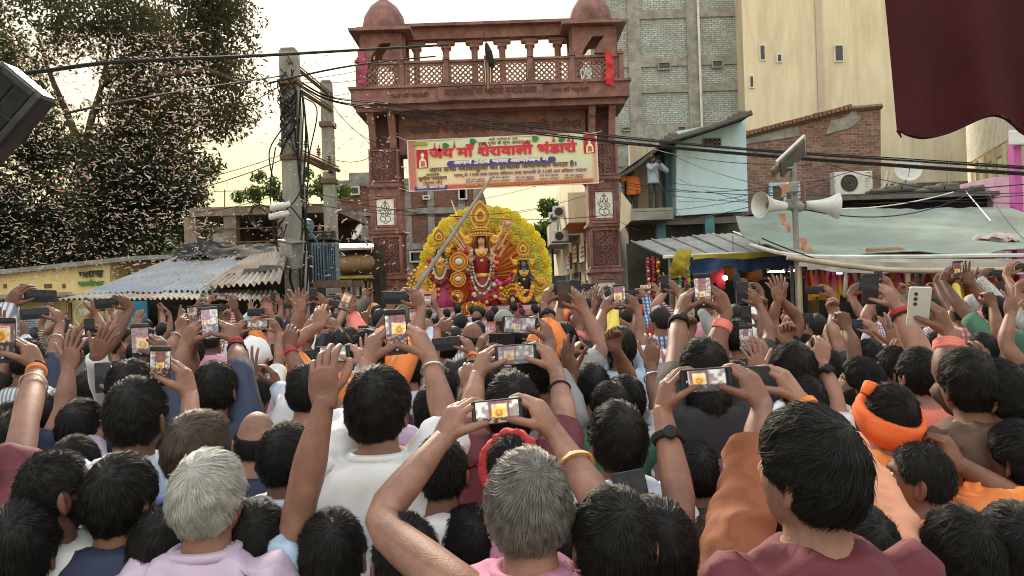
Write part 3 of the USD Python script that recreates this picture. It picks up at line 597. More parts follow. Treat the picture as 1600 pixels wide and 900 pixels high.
for k in range(200):
    px, py = g.uniform(-120, 385), g.uniform(-60, 235)
    if 60 < px < 175 and 60 < py < 230 and g.random() < .6: continue
    if px > 300 and py > 200: continue
    cc.append(at(px, py, g.uniform(25.5, 29.5))); rr.append(g.uniform(.4, 1.05))
cc, rr = np.array(cc), np.array(rr); part(tree, 'crown', leaves(cc[:200], rr[:200], 66000, .11, 5), 'leaf_dark'); part(tree, 'crown', leaves(cc[200:], rr[200:] * 1.3, 44000, .10, 6), 'leaf_sunlit', label='thin sunlit upper crown with sky between the leaves')
for nm, px, py, d, r, n, lab in (('roof_plant', 405, 298, 24, .55, 1500, 'bushy green potted plants left on the flat roof behind the poles'), ('roof_plant', 478, 296, 24, .6, 1500, 'leafy green roof plants right of the nearer pole'), ('bush', 268, 398, 17, .32, 700, 'small bright green bush behind the corrugated roof'), ('street_tree', 862, 356, 46, 1.5, 2500, 'grey-green tree at the far end of the street behind the idol')):
    c = at(px, py, d); t = thing(nm, lab, 'tree' if 'tree' in nm else 'plant', c * [1, 1, 0]); q = c + np.random.default_rng(3).normal(size=(9, 3)) * r * [.6, .5, .45]
    part(t, 'trunk' if 'tree' in nm else 'stem', tube([[c[0], d, 0 if 'tree' in nm else c[2] - r * 1.1], c], .08 if 'tree' in nm else .02, 6), 'bark'); part(t, 'crown' if 'tree' in nm else 'foliage', leaves(q, np.full(9, r * .5), n, r * .13, 4), 'leaf_green')

ys = thing('yellow_shop', 'yellow painted shop wall with Hindi lettering below a grey roof', 'building', at(70, 470, 14.5) * [1, 1, 0])
x0, x1, _, ztop = wallrect(-160, 172, 412, 470, 14.5)
part(ys, 'wall', extrude(Polygon([(x0, 0), (x1, 0), (x1, at(172, 404, 14.5)[2]), (x0, at(-160, 442, 14.5)[2])]), 3.2, (0, 17.7, 0), EX, EZ), 'yellow_paint')
part(ys, 'lower_wall', bb(x0, at(160, 480, 14.4)[0], 14.42, 14.48, 0, at(60, 462, 14.42)[2]), 'pale_yellow_paint')
part(ys, 'roof', thick(bilin(at(-180, 440, 14.38), at(206, 400, 14.38), at(206, 400, 14.38) + [0, 4, .25], at(-180, 440, 14.38) + [0, 4, .25], 3, 6), .09), 'concrete')
part(ys, 'awning', thick(bilin(at(-180, 474, 13.95), at(112, 461, 13.95), at(112, 456, 14.42), at(-180, 468, 14.42), 2, 8), .03), 'grey_steel')
part(ys, 'awning_bracket', [tube([at(q, 462, 13.6), at(q, 485, 14.4)], .02, 5) for q in (30, 105)], 'dark_steel')
def onwall(t, px, py, h, m_, w, par, d=14.48, bold=3, nm='painted_lettering'):
    a, b = at(px, py, d), at(px + w, py, d); part(par, nm, letter(t, (a[0], d - .002, a[2]), EX, EZ, height=h / FPX * d, width=b[0] - a[0], depth=.004, bold=bold), m_)
onwall('ग~लास', 123, 436, 10, 'ink_black', 38, ys); onwall('फर~नीचर', 122, 449, 7, 'ink_green', 40, ys)
onwall('हमारी भी दिलों की दरकार करो', 5, 474, 7, 'ink_black', 100, ys, 14.4)
for k, px in enumerate((8, 37, 75, 100)):
    a = at(px, 447, 14.5); part(ys, 'wall_vent', rbox((a[0], 14.5, a[2]), (.16 if k % 3 else .07, .03, .09), .01), 'ink_brown')
for px0, px1, py0, py1, m_, lab in ((62, 84, 477, 491, 'paper_white', 'white notice'), (18, 66, 492, 520, 'paper_blue', 'pale blue poster'), (70, 108, 492, 520, 'paper_white', 'printed notice sheet')):
    q = wallrect(px0, px1, py0, py1, 14.4); po = part(ys, 'poster', bb(q[0], q[1], 14.4, 14.415, q[2], q[3]), m_, label=lab + ' on the lower yellow wall')
    part(po, 'print_line', [bb(q[0] + .03, q[1] - .03 - .2 * rnd.random(), 14.394, 14.398, z, z + .012) for z in np.linspace(q[2] + .04, q[3] - .05, 7)], 'ink_blue')
C = at(136, 492, 14.4); a = np.linspace(0, 2 * np.pi, 33)
part(ys, 'round_sign', [lathe([(.001, 0), (.24, 0), (.24, .01), (.001, .01)], 28, (C[0], 14.41, C[2]), (0, -1, 0))], 'pale_yellow_paint')
part(ys, 'sign_ring', tube(np.stack([C[0] + .25 * np.cos(a), np.full(33, 14.4), C[2] + .25 * np.sin(a)], 1), .014, 5), 'paper_white')
part(ys, 'sign_number', letter('1999', (C[0] - .17, 14.396, C[2] - .02), EX, EZ, height=.1, width=.34, depth=.004, bold=4), 'paper_white')
q = wallrect(171, 191, 457, 530, 14.0); sb = solo('hanging_sign', [bb(q[0], q[1], 14.0, 14.02, q[2] - .3, q[3])], 'paper_white', 'white cloth sign with two red Hindi words beside the yellow shop', 'sign')
part(sb, 'lettering', letter('माँ', (q[0] + .04, 13.996, at(180, 486, 14)[2]), EX, EZ, height=.14, width=.17, depth=.003, bold=3), 'ink_red'); part(sb, 'lettering', letter('गढ़देवी', (q[0] + .02, 13.996, at(180, 507, 14)[2]), EX, EZ, height=.12, width=q[1] - q[0] - .04, depth=.003, bold=3), 'ink_red')
q = wallrect(191, 232, 468, 530, 14.6); solo('blue_poster_board', [rbox(((q[0] + q[1]) / 2, 14.6, (q[2] + q[3]) / 2), (q[1] - q[0], .04, q[3] - q[2]), .01)], 'poster_blue', 'bright blue board standing in the stall under the tin roof', 'board')

stall = thing('tin_roof_stall', 'open market stall with a patched corrugated tin roof', 'market stall', at(300, 470, 13.5) * [1, 1, 0])
def corr(a, b, c, d, nw, amp=.022, m=5, jit=.0, seed=0):
    """A corrugated sheet: a-b the lower edge, d-c the upper."""
    n = nw * 8 + 1; P = bilin(a, b, c, d, m, n); s = np.linspace(0, nw, n)
    nrm = unit(np.cross(np.asarray(b) - a, np.asarray(d) - a)); nrm = nrm if nrm[2] > 0 else -nrm
    P = P + (np.sin(s * 2 * np.pi) * amp)[None, :, None] * nrm
    P += ((meshkit.fbm(P * 1.7 + seed, 2, seed) - .5) * jit)[..., None] * nrm
    return thick(P, .006, nrm)
A0, A1, B0, B1 = at(128, 461, 12.6), at(340, 456, 12.6), at(268, 406, 15.6), at(402, 401, 15.6)
for k in range(5):
    f = lambda P, Q, t: P + (Q - P) * t
    t0, t1 = k / 5, (k + 1.06) / 5; dz = np.array([0, 0, .012 * (k % 2)])
    part(stall, 'roof_sheet', corr(f(A0, A1, t0) + dz, f(A0, A1, t1) + dz, f(B0, B1, t1) + dz, f(B0, B1, t0) + dz, 5, .034, 5, .05, k), 'tin', smooth=50)
A0, A1, B0, B1 = at(318, 454, 12.4), at(436, 448, 12.4), at(392, 404, 15.0), at(450, 396, 15.0)
for k in range(3):
    t0, t1 = k / 3, (k + 1.06) / 3; dz = np.array([0, 0, .05 + .014 * k])
    part(stall, 'roof_sheet', corr(f(A0, A1, t0) + dz, f(A0, A1, t1) + dz, f(B0, B1, t1) + dz, f(B0, B1, t0) + dz, 4, .034, 5, .06, k + 9), 'tin_rusty', smooth=50)
A0, A1, B0, B1 = at(88, 465, 11.9), at(432, 466, 11.9), at(150, 455, 13.0), at(432, 452, 13.0)
for k in range(7):
    t0, t1 = k / 7, (k + 1.05) / 7; dz = np.array([0, 0, -.03 + .012 * (k % 2)])
    part(stall, 'eave_sheet', corr(f(A0, A1, t0) + dz, f(A0, A1, t1) + dz, f(B0, B1, t1) + dz, f(B0, B1, t0) + dz, 6, .02, 3, .06, k + 20), 'tin_rusty', smooth=50)
for px in (108, 250, 345, 428): c = at(px, 467, 12.2); part(stall, 'post', tube([[c[0], 12.2, 0], [c[0], 12.2, c[2] - .06]], .04, 6), 'wood')
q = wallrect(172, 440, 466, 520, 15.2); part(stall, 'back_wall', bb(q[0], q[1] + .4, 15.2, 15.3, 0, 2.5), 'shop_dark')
for px0, px1, m_ in ((175, 216, 'rust_steel'), (225, 300, 'dark_steel')):
    q = wallrect(px0, px1, 466, 520, 14.9); part(stall, 'shutter', [bb(q[0], q[1], 14.9, 14.93, z, z + .1) for z in np.arange(.4, 2.0, .12)], m_)
part(stall, 'purlin', [tube([at(150, 460, 12.9) - [0, 0, .1], at(436, 453, 12.9) - [0, 0, .1]], .035, 6), tube([at(268, 408, 15.5) - [0, 0, .1], at(440, 404, 15.5) - [0, 0, .1]], .035, 6)], 'wood')
for k, (px, py, s) in enumerate(((372, 440, (.34, .16, .1)), (395, 432, (.3, .2, .1)), (423, 428, (.4, .2, .12)), (412, 434, (.2, .14, .09)))):
    c = at(px, py, 13.3); solo('roof_brick', rbox(c + [0, 0, .1], s, .015, [[.9, .43, 0], [-.43, .9, 0], [0, 0, 1]]), 'dark_concrete', ['leftmost and lowest', 'second', 'rightmost', 'third'][k] + ' dark brick weighing down the rusty tin sheets', 'brick', 'bricks weighing down the stall roof')
q = [at(283, 382, 16.5), at(436, 378, 16.5), at(440, 404, 15.2), at(270, 408, 15.2)]
P = bilin(q[3], q[2], q[1], q[0], 12, 26); P[..., 2] += (meshkit.fbm(P * 2.2, 4, 2) - .5) * .5
solo('black_tarpaulin', thick(P, .02), 'black_tarpaulin', 'crumpled black tarpaulin behind the corrugated stall roof', 'tarpaulin', smooth=60)
c = at(205, 432, 15.4); sacks = [ball(c + np.array([i * .3 - .5, .1 * (i % 2), -.05 * (i % 3)]), (.26, .22, .17), 2) for i in range(4)]
for i, s in enumerate(sacks):
    solo('white_sack', (s[0] + ((meshkit.fbm(s[0] * 7, 3, i) - .5) * .14)[:, None], s[1]), 'paper_white', ['leftmost', 'second', 'third', 'rightmost'][i] + ' crumpled white sack heaped behind the yellow shop corner', 'sack', 'white sacks on the low roof', smooth=True)
cb = thing('concrete_building', 'unfinished dark concrete building with an open upper floor', 'building', at(380, 470, 24) * [1, 1, 0])
q = wallrect(296, 470, 322, 336, 24); part(cb, 'roof_slab', bb(q[0], q[1] + 1.2, 24, 29, q[2], q[3]), 'brown_concrete'); zs = q[2]
for px in (300, 362, 445): c = at(px, 360, 24.2); part(cb, 'column', bb(c[0] - .2, c[0] + .2, 24.05, 24.4, 0, zs), 'brown_concrete')
part(cb, 'back_wall', bb(q[0], q[1] + 1.2, 27.5, 27.7, 0, zs), 'shop_dark'); zf = at(380, 402, 24)[2]; part(cb, 'floor_slab', bb(q[0], q[1] + 1.2, 24.02, 27.5, zf - .2, zf), 'dark_concrete')
part(cb, 'ground_wall', bb(q[0] + .03, q[1] + 1.1, 24.5, 24.7, 0, zf - .2), 'shop_dark')
part(cb, 'railing', [tube([[q[0], 24.05, zf + h], [q[1] + 1, 24.05, zf + h]], .025, 5) for h in (.5, .95)], 'rust_steel'); 
tank = at(380, 300, 25); wt = thing('roof_antenna', 'thin antenna mast with a flat panel on the left roof', 'antenna', at(351, 325, 24.6)); c = at(351, 325, 24.6)
part(wt, 'mast', tube([c, at(351, 296, 24.6)], .02, 5), 'dark_steel'); part(wt, 'panel', rbox(at(379, 302, 24.6), (.35, .05, .12), .01), 'rust_steel'); part(wt, 'crossbar', tube([at(335, 299, 24.6), at(392, 298, 24.6)], .012, 4), 'dark_steel')

# red brick building behind the poles
rb = thing('brick_building', 'red brick building with concrete frame behind the left gate pillar', 'building', at(640, 470, 34) * [1, 1, 0])
x0, x1, _, zt = wallrect(522, 752, 283, 470, 34); part(rb, 'wall', bb(x0, x1, 34, 44, 0, zt), 'red_brick')
for px in (530, 592, 640, 676, 724, 748): c = at(px, 400, 34); part(rb, 'column', bb(c[0] - .16, c[0] + .16, 33.93, 34.0, 0, zt), 'concrete')
for py in (283, 330, 385, 430): c = at(640, py, 34); part(rb, 'floor_beam', bb(x0 - .05, x1 + .05, 33.9, 33.97, c[2] - .16, c[2] + .12), 'concrete')
for px0, px1, py0, py1 in ((547, 562, 291, 305), (600, 614, 345, 366), (716, 730, 292, 312), (660, 672, 305, 312), (690, 708, 340, 360), (640, 660, 392, 410)):
    q = wallrect(px0, px1, py0, py1, 33.9); wn = part(rb, 'window', framebars(q[0], q[1], q[2], q[3], 33.86, .07, .1), 'plastic_white'); part(wn, 'pane', bb(q[0] + .06, q[1] - .06, 33.93, 33.96, q[2] + .06, q[3] - .06), 'glass_dark')
q = wallrect(528, 578, 345, 372, 33); part(rb, 'balcony', [bb(q[0], q[1], 32.6, 33.88, q[2] - .15, q[2]), bb(q[0], q[1], 32.6, 32.66, q[2], q[2] + .5)], 'concrete')
part(rb, 'roof_box', [bb(at(545, 270, 36)[0], at(600, 270, 36)[0], 36, 38, zt, zt + .8)], 'concrete')
def acunit(c, s, label, fan=True, group=None):
    c = np.asarray(c, float); t = thing('air_conditioner', label, 'air conditioner', c, group)
    part(t, 'case', rbox(c, s, .02), 'plastic_white')
    r = s[2] * .38; cx = c + [-.12 * s[0], -s[1] / 2 - .004, 0]
    part(t, 'fan_opening', lathe([(.001, 0), (r, 0), (r, .008), (.001, .008)], 20, cx, (0, -1, 0)), 'shop_dark')
    part(t, 'fan_grille', [tube(np.stack([cx[0] + q * r * np.cos(np.linspace(0, 2 * np.pi, 17)), np.full(17, cx[1] - .014), cx[2] + q * r * np.sin(np.linspace(0, 2 * np.pi, 17))], 1), .006, 4) for q in (.35, .65, .98)], 'grey_steel')
    part(t, 'side_louvre', [bx(c + [s[0] * .38, -s[1] / 2 - .004, s[2] * (k / 8 - .44)], (s[0] * .16, .01, .012)) for k in range(8)], 'grey_steel')
    part(t, 'bracket', [bx(c + [q * s[0], .1, -s[2] / 2 - .03], (.04, s[1] + .3, .05)) for q in (-.35, .35)], 'dark_steel')
c = at(548, 343, 32.4); acunit(c, (.62, .3, .45), 'small air conditioner on the red brick building balcony')
def dish(c, r, n, label, d2=.35):
    c = np.asarray(c, float); t = thing('satellite_dish', label, 'satellite dish', c); n = unit(n); q = np.linspace(.02, 1, 7)
    prof = [(r * k, d2 * r * k * k) for k in q] + [(r * k * .99, d2 * r * k * k - .012) for k in q[::-1]]
    part(t, 'reflector', lathe(prof, 22, c, n), 'plastic_white', smooth=40); part(t, 'feed_arm', tube([c - np.array([0, 0, r * .8]), c + n * r * .9 - [0, 0, r * .1]], .014, 5), 'grey_steel'); part(t, 'receiver', lathe([(.001, 0), (.035, 0), (.035, .1), (.001, .1)], 8, c + n * r * .86 - [0, 0, r * .1], -n), 'dark_steel')
    part(t, 'mount', tube([c - n * .05, c - n * .25 - [0, 0, r * .9], c - n * .25 - [0, 0, r * 1.6]], .025, 6), 'grey_steel')
dish(at(562, 364, 20), .24, (-.75, -.5, .45), 'white satellite dish beside the left gate pillar'); dish(at(1417, 266, 26.4), .47, (-.2, -.9, .25), 'white satellite dish on the right roof edge below the maroon cloth')
# shacks between the transformer and the gate
sk = thing('tea_shack', 'dark low shack with yellow edged roof between the transformer and gate', 'market stall', at(555, 470, 19.5) * [1, 1, 0])
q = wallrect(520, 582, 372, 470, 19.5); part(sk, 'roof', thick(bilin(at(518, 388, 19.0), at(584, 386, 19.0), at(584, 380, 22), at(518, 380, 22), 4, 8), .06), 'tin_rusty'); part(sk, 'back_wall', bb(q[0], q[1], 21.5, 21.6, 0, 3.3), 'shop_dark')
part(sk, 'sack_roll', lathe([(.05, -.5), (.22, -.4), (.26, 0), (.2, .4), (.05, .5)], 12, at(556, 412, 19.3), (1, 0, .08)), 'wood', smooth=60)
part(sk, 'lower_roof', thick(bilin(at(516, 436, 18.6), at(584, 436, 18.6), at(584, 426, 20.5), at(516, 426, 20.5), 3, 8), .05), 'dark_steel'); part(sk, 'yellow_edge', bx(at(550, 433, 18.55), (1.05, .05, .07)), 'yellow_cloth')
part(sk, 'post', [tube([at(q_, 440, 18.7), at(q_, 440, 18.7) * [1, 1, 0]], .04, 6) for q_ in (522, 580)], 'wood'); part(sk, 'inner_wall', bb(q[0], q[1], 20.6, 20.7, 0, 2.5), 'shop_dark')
part(sk, 'hanging_strip', [bx(at(532 + 9 * k, 462, 18.9), (.08, .02, .7)) for k in range(5)], 'plastic_white')
# ================================================= RIGHT SIDE
pb = thing('painted_brick_building', 'tall grey-blue painted brick building with concrete frame right of the gate', 'building', at(1060, 470, 34) * [1, 1, 0])
x0, x1, _, _ = wallrect(930, 1166, 90, 470, 34); ZT = 17.0
part(pb, 'wall', bb(x0, x1, 34, 44, 0, ZT), 'painted_brick')
for a, b in ((985, 1004), (1077, 1096), (1156, 1167), (936, 950)): xa, xb, _, _ = wallrect(a, b, 90, 300, 34); part(pb, 'column', bb(xa, xb, 33.9, 33.997, 0, ZT), 'concrete')
for py, h in ((95, .25), (137, .22), (205, .55), (20, .25)): c = at(1060, py, 34); part(pb, 'floor_beam', bb(x0 - .03, x1 + .02, 33.93, 33.985, c[2] - h, c[2] + h * .6), 'concrete')
for a, b, t_, u_ in ((1028, 1048, 97, 109), (1112, 1130, 94, 106), (971, 985, 198, 205), (1058, 1072, 197, 205)):
    q = wallrect(a, b, t_, u_, 33.9); wn = part(pb, 'window', framebars(q[0], q[1], q[2], q[3], 33.86, .05, .1), 'concrete'); part(wn, 'pane', bb(q[0] + .04, q[1] - .04, 33.9, 33.925, q[2] + .04, q[3] - .04), 'glass_dark')
c = at(1092, 150, 33.8); part(pb, 'drain_pipe', tube([[c[0] + .1, 33.82, 4], [c[0] + .1, 33.82, ZT]], .06, 6), 'plastic_white')
part(pb, 'old_render', extrude(Polygon([(-3.5, 0), (3.2, .4), (3.0, .9), (1, 1.0), (-1, .75), (-2.6, .9), (-3.5, .6)]), .02, at(1030, 262, 33.95), EX, EZ), 'concrete')

cm = thing('cream_building', 'large plain cream painted building behind the right shops', 'building', at(1330, 470, 33) * [1, 1, 0])
x0, x1, _, _ = wallrect(1168, 1512, 90, 470, 33); part(cm, 'wall', bb(x0, x1, 33, 46, 0, 16.5), 'cream_paint')
xa, xb, _, _ = wallrect(1277, 1287, 90, 200, 33); part(cm, 'pilaster', bb(xa, xb, 32.92, 32.996, 3, 16.5), 'pilaster_paint')
for a, b, t_, u_ in ((1170, 1178, 118, 138), (1213, 1222, 84, 98), (1303, 1318, 70, 97), (1186, 1196, 70, 95)):
    q = wallrect(a, b, t_, u_, 33); wn = part(cm, 'window', framebars(q[0], q[1], q[2], q[3], 32.95, .05, .06), 'plastic_white'); part(wn, 'pane', bb(q[0] + .04, q[1] - .04, 32.97, 32.99, q[2] + .04, q[3] - .04), 'glass_dark')
part(cm, 'parapet', bb(x0 - .1, x1 + .1, 32.9, 33.2, 16.5, 17.2), 'cream_paint')
part(cm, 'wall_stain_band', bb(at(1385, 300, 33)[0], x1 + .003, 32.985, 33.0, 3, at(1450, 285, 33)[2]), 'dark_concrete')  # darker band low on the right part of the wall
part(cm, 'vent_pipe', tube([at(1483, 240, 32.9), at(1483, 300, 32.9)], .06, 6), 'cream_paint')

bw = thing('brick_house', 'exposed brown brick house with sloping parapet beside the blue wall', 'building', at(1270, 470, 27) * [1, 1, 0])
P = [at(1163, 216, 27), at(1330, 172, 27), at(1376, 168, 27), at(1376, 470, 27), at(1163, 470, 27)]
part(bw, 'wall', extrude(Polygon([(p[0], max(p[2], 0)) for p in P[:3]] + [(P[3][0], 0), (P[4][0], 0)]), 5.5, (0, 32.5, 0), EX, EZ), 'brown_brick')
cop = part(bw, 'coping', tube([at(1160, 214, 26.95), at(1330, 170, 26.95), at(1378, 166, 26.95)], .1, 4), 'rust_steel')
L = np.linspace(0, 1, 26)
for a, b in zip(L[:-1], L[1:]):
    A, B = at(1163 + 167 * a, 210 - 43 * a, 26.92), at(1163 + 167 * (b - .006), 210 - 43 * (b - .006), 26.92); u = unit(B - A); part(bw, 'coping_brick', rbox((A + B) / 2, (np.linalg.norm(B - A), .3, .15 + .04 * rnd.random()), .015, [u, EY, np.cross(u, EY)]), 'red_brick')
part(bw, 'cement_patch', [extrude(Polygon([(0, 0), (.9, .2), (1.3, .5), (1.1, .9), (.7, .6), (.2, .5)]), .02, at(1290, 210, 26.98), EX, EZ), extrude(Polygon([(0, 0), (2.0, .25), (2.0, .6), (0, .45)]), .02, at(1163, 226, 26.98), EX, EZ)], 'concrete')
q = wallrect(1202, 1250, 285, 330, 26.9); wn = part(bw, 'window', framebars(q[0], q[1], q[2], q[3], 26.85, .12, .14) + [bb((q[0] + q[1]) / 2 - .05, (q[0] + q[1]) / 2 + .05, 26.86, 26.98, q[2] + .1, q[3] - .1)], 'paper_blue'); part(wn, 'pane', bb(q[0] + .1, q[1] - .1, 26.93, 26.97, q[2] + .1, q[3] - .1), 'glass_dark')
c = at(1330, 287, 26.2); acunit(c, (1.35, .4, .82), 'large white air conditioner on the brown brick house'); c = at(1376, 290, 26); part(bw, 'leaning_frame', [tube([c + [-.1, -.1, -.6], c + [.2, -.1, .5]], .035, 5), tube([c + [.1, -.1, -.6], c + [.36, -.1, .5]], .035, 5)] + [tube([c + [-.1 + .05 * k, -.1, -.6 + .18 * k], c + [.1 + .05 * k, -.1, -.6 + .18 * k]], .02, 4) for k in range(6)], 'plastic_white')

bh = thing('blue_house', 'sky blue plastered house with a sloping dark roof edge and balcony', 'building', at(1110, 470, 22) * [1, 1, 0])
P = [at(1057, 205, 22.2), at(1165, 186, 22.2), at(1169, 330, 22.2), at(1057, 337, 22.2)]
part(bh, 'blue_wall', extrude(Polygon([(p[0], p[2]) for p in (P[0], P[1], P[2], P[3])]), 4.0, (0, 26.2, 0), EX, EZ), 'blue_paint')
c = at(1113, 222, 22.15); gr = part(bh, 'wall_grille', framebars(c[0] - .28, c[0] + .28, c[2] - .13, c[2] + .13, 22.16, .03, .05) + [tube(np.stack([c[0] + dx + .06 * np.cos(np.linspace(0, 6.28, 11)), np.full(11, 22.17), c[2] + dz + .05 * np.sin(np.linspace(0, 6.28, 11))], 1), .012, 4) for dx in (-.2, -.07, .07, .2) for dz in (-.06, .06)], 'concrete'); part(gr, 'recess', bb(c[0] - .25, c[0] + .25, 22.185, 22.196, c[2] - .1, c[2] + .1), 'shop_dark')
xa, xb, za, zb = wallrect(1040, 1056, 225, 340, 22.9); part(bh, 'teal_pillar', bb(xa, xb, 22.9, 23.5, za, zb), 'teal_paint')
xa, xb, za, zb = wallrect(985, 1040, 225, 338, 23.8); part(bh, 'cream_wall', bb(xa, xb + .4, 23.8, 24.0, za, zb), 'cream_paint')
q = wallrect(972, 996, 268, 338, 23.7); part(bh, 'doorway', bb(q[0], q[1] - .1, 23.74, 23.79, q[2], q[3]), 'shop_dark'); part(bh, 'door_frame', framebars(q[0], q[1] - .1, q[2], q[3], 23.68, .08, .06), 'plastic_white')
a, b, c_ = at(1174, 179, 21.3), at(1040, 223, 21.3), at(966, 275, 21.3)
RF = [thick(bilin(a, b, b + [0, 3.2, .0], a + [0, 3.2, .0], 9, 4), .1), thick(bilin(b + [0, 1.1, 0], c_ + [0, 1.1, 0], c_ + [0, 3.0, 0], b + [0, 3.0, 0], 9, 4), .1)]
part(bh, 'roof', RF, 'black_tarpaulin'); part(bh, 'roof_edge', [tube(curve([a + [0, -.02, .05], (a + b) / 2 + [0, -.02, .02], b + [0, -.02, .05]], 6), .085, 6), tube(curve([b + [0, 1.08, .05], (b + c_) / 2 + [0, 1.08, -.04], c_ + [0, 1.08, .05]], 6), .06, 6)], 'dark_concrete')
part(bh, 'roof_rubble', [rbox(at(x, y, 21.35), (.3, .3, .16), .05) for x, y in ((1150, 181), (1158, 178), (1142, 186), (1050, 212), (1044, 216), (1038, 221))], 'dark_concrete')
xa, xb, za, zb = wallrect(986, 1052, 325, 346, 21.6); part(bh, 'balcony_slab', bb(xa, xb, 21.6, 23.8, za + .05, zb), 'concrete'); LEDGE = zb
part(bh, 'balcony_side', thick(bilin(at(970, 300, 21.7), at(986, 320, 21.7), at(986, 345, 21.7), at(968, 362, 21.7), 4, 4), .06), 'cream_paint')
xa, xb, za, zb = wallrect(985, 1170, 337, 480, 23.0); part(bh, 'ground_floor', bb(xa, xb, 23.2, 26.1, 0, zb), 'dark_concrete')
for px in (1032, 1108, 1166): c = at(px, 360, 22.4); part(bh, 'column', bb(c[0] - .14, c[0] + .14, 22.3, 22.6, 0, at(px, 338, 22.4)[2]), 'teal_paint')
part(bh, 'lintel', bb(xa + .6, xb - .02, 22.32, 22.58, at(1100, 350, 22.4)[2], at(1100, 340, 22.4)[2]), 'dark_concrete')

fw = thing('window_block', 'pale block with a row of blue windows at the far right', 'building', at(1580, 470, 36) * [1, 1, 0])
A, B = at(1513, 250, 38), at(1640, 235, 27); u = unit((B - A) * [1, 1, 0]); nn = np.array([u[1], -u[0], 0]); nn = nn if nn[0] < 0 else -nn
def fbox(s0, s1, z0, z1, dp, off=0): 
    c = A * [1, 1, 0] + u * (s0 + s1) / 2 + nn * (off - dp / 2); return bx((c[0], c[1], (z0 + z1) / 2), (s1 - s0, dp, z1 - z0), [u, -nn, EZ])
Ln = np.linalg.norm((B - A)[:2]) + 6; part(fw, 'wall', fbox(0, Ln, 0, 10.5, 6), 'cream_paint')
part(fw, 'sheet_cladding', [fbox(.2 * k, .2 * k + .14, 7.6, 10.6, .05, .05) for k in range(int(Ln / .2))], 'plastic_white')
for k in range(7):
    s = .5 + k * 1.55; wn = part(fw, 'window', [fbox(s, s + .9, 5.6, 7.1, .03, .02)], 'teal_paint'); part(wn, 'pane', fbox(s + .1, s + .8, 5.7, 7.0, .02, .035), 'glass_dark'); part(fw, 'pilaster', fbox(s + 1.05, s + 1.3, 4.9, 7.5, .12, .1), 'cream_paint')
part(fw, 'ledge', fbox(0, Ln, 4.6, 4.9, .4, .3), 'cream_paint')
pp = thing('pink_shopfront', 'pink shopfront with a magenta post at the right edge', 'building', at(1590, 470, 14) * [1, 1, 0])
xa, xb, za, zb = wallrect(1565, 1760, 300, 470, 14.6); part(pp, 'wall', bb(xa, xb, 14.8, 18, 0, at(1590, 195, 14.6)[2] - 1.0), 'pink_paint')
c = at(1592, 300, 14); part(pp, 'post', bb(c[0] - .075, c[0] + .075, 14.0, 14.16, 0, at(1592, 205, 14)[2]), 'magenta_paint'); c = at(1597, 215, 13.9); part(pp, 'white_board', rbox((c[0] + .5, 13.9, c[2]), (1.5, .06, .28), .02), 'plastic_white')

# awnings and stalls
st2 = thing('grey_tin_awning', 'grey ribbed tin awning over the garland stall', 'awning', at(1110, 470, 14) * [1, 1, 0])
A0, A1, B0, B1 = at(1040, 402, 13), at(1248, 392, 13), at(986, 378, 16.5), at(1178, 361, 16.5)
for k in range(6):
    t0, t1 = k / 6, (k + 1.04) / 6; dz = np.array([0, 0, .012 * (k % 2)])
    part(st2, 'roof_sheet', corr(f(A0, A1, t0) + dz, f(A0, A1, t1) + dz, f(B0, B1, t1) + dz, f(B0, B1, t0) + dz, 3, .008, 4, .03, k + 40), 'awning_tin', smooth=50)
    p0, p1_ = f(A0, A1, t0), f(B0, B1, t0); part(st2, 'rib', tube([p0 + [0, 0, .03], p1_ + [0, 0, .03]], .018, 4), 'awning_tin')
part(st2, 'front_pipe', tube([at(1036, 402, 12.9), at(1256, 392, 12.9)], .035, 6), 'plastic_white')
for px in (1046, 1150, 1236): c = at(px, 400, 13.1); part(st2, 'post', tube([[c[0], 13.1, 0], [c[0], 13.1, c[2] - .05]], .03, 6), 'grey_steel')
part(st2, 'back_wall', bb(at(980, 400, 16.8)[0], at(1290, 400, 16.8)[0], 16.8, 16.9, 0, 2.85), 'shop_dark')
def drape(p, q, h, seed, amp=.06, n=26):
    t = np.linspace(0, 1, n); a = f(np.array(p), np.array(q), t[:, None]); s = np.linspace(0, 1, 7); hh = h * (.6 + .7 * meshkit.noise(np.stack([t * 6, t * 0, t * 0 + seed], -1), seed))
    G = a[None] - s[:, None, None] * hh[None, :, None] * np.array([0, 0, 1]); G[..., 1] += (meshkit.fbm(G * np.array([5, 0, 2]) + seed, 3, seed) - .5) * amp * 4
    return thick(G, .008)
solo('blue_tarpaulin', drape(at(1075, 402, 12.8), at(1258, 397, 12.8), .26, 3), 'blue_tarpaulin', 'crumpled blue tarpaulin strip hanging under the tin awning edge', 'tarpaulin', smooth=60)
solo('yellow_cloth_strip', drape(at(1082, 398, 12.7), at(1246, 393, 12.7), .09, 5, .03), 'yellow_cloth', 'yellow cloth strip tied along the awning pipe', 'cloth', smooth=60)
solo('yellow_cloth', thick(ribbon([at(1056, 392, 12.6), at(1052, 405, 12.6), at(1046, 422, 12.6), at(1050, 434, 12.7)], .3, (1, .2, 0), .06, 9, 4), .01), 'yellow_cloth', 'bunched bright yellow cloth hanging at the awning corner', 'cloth', smooth=60)
solo('red_cloth', drape(at(1082, 408, 13.3), at(1132, 420, 13.3), .42, 6, .05, 14), 'red_cloth', 'dark red cloth draped inside the garland stall', 'cloth', smooth=60)
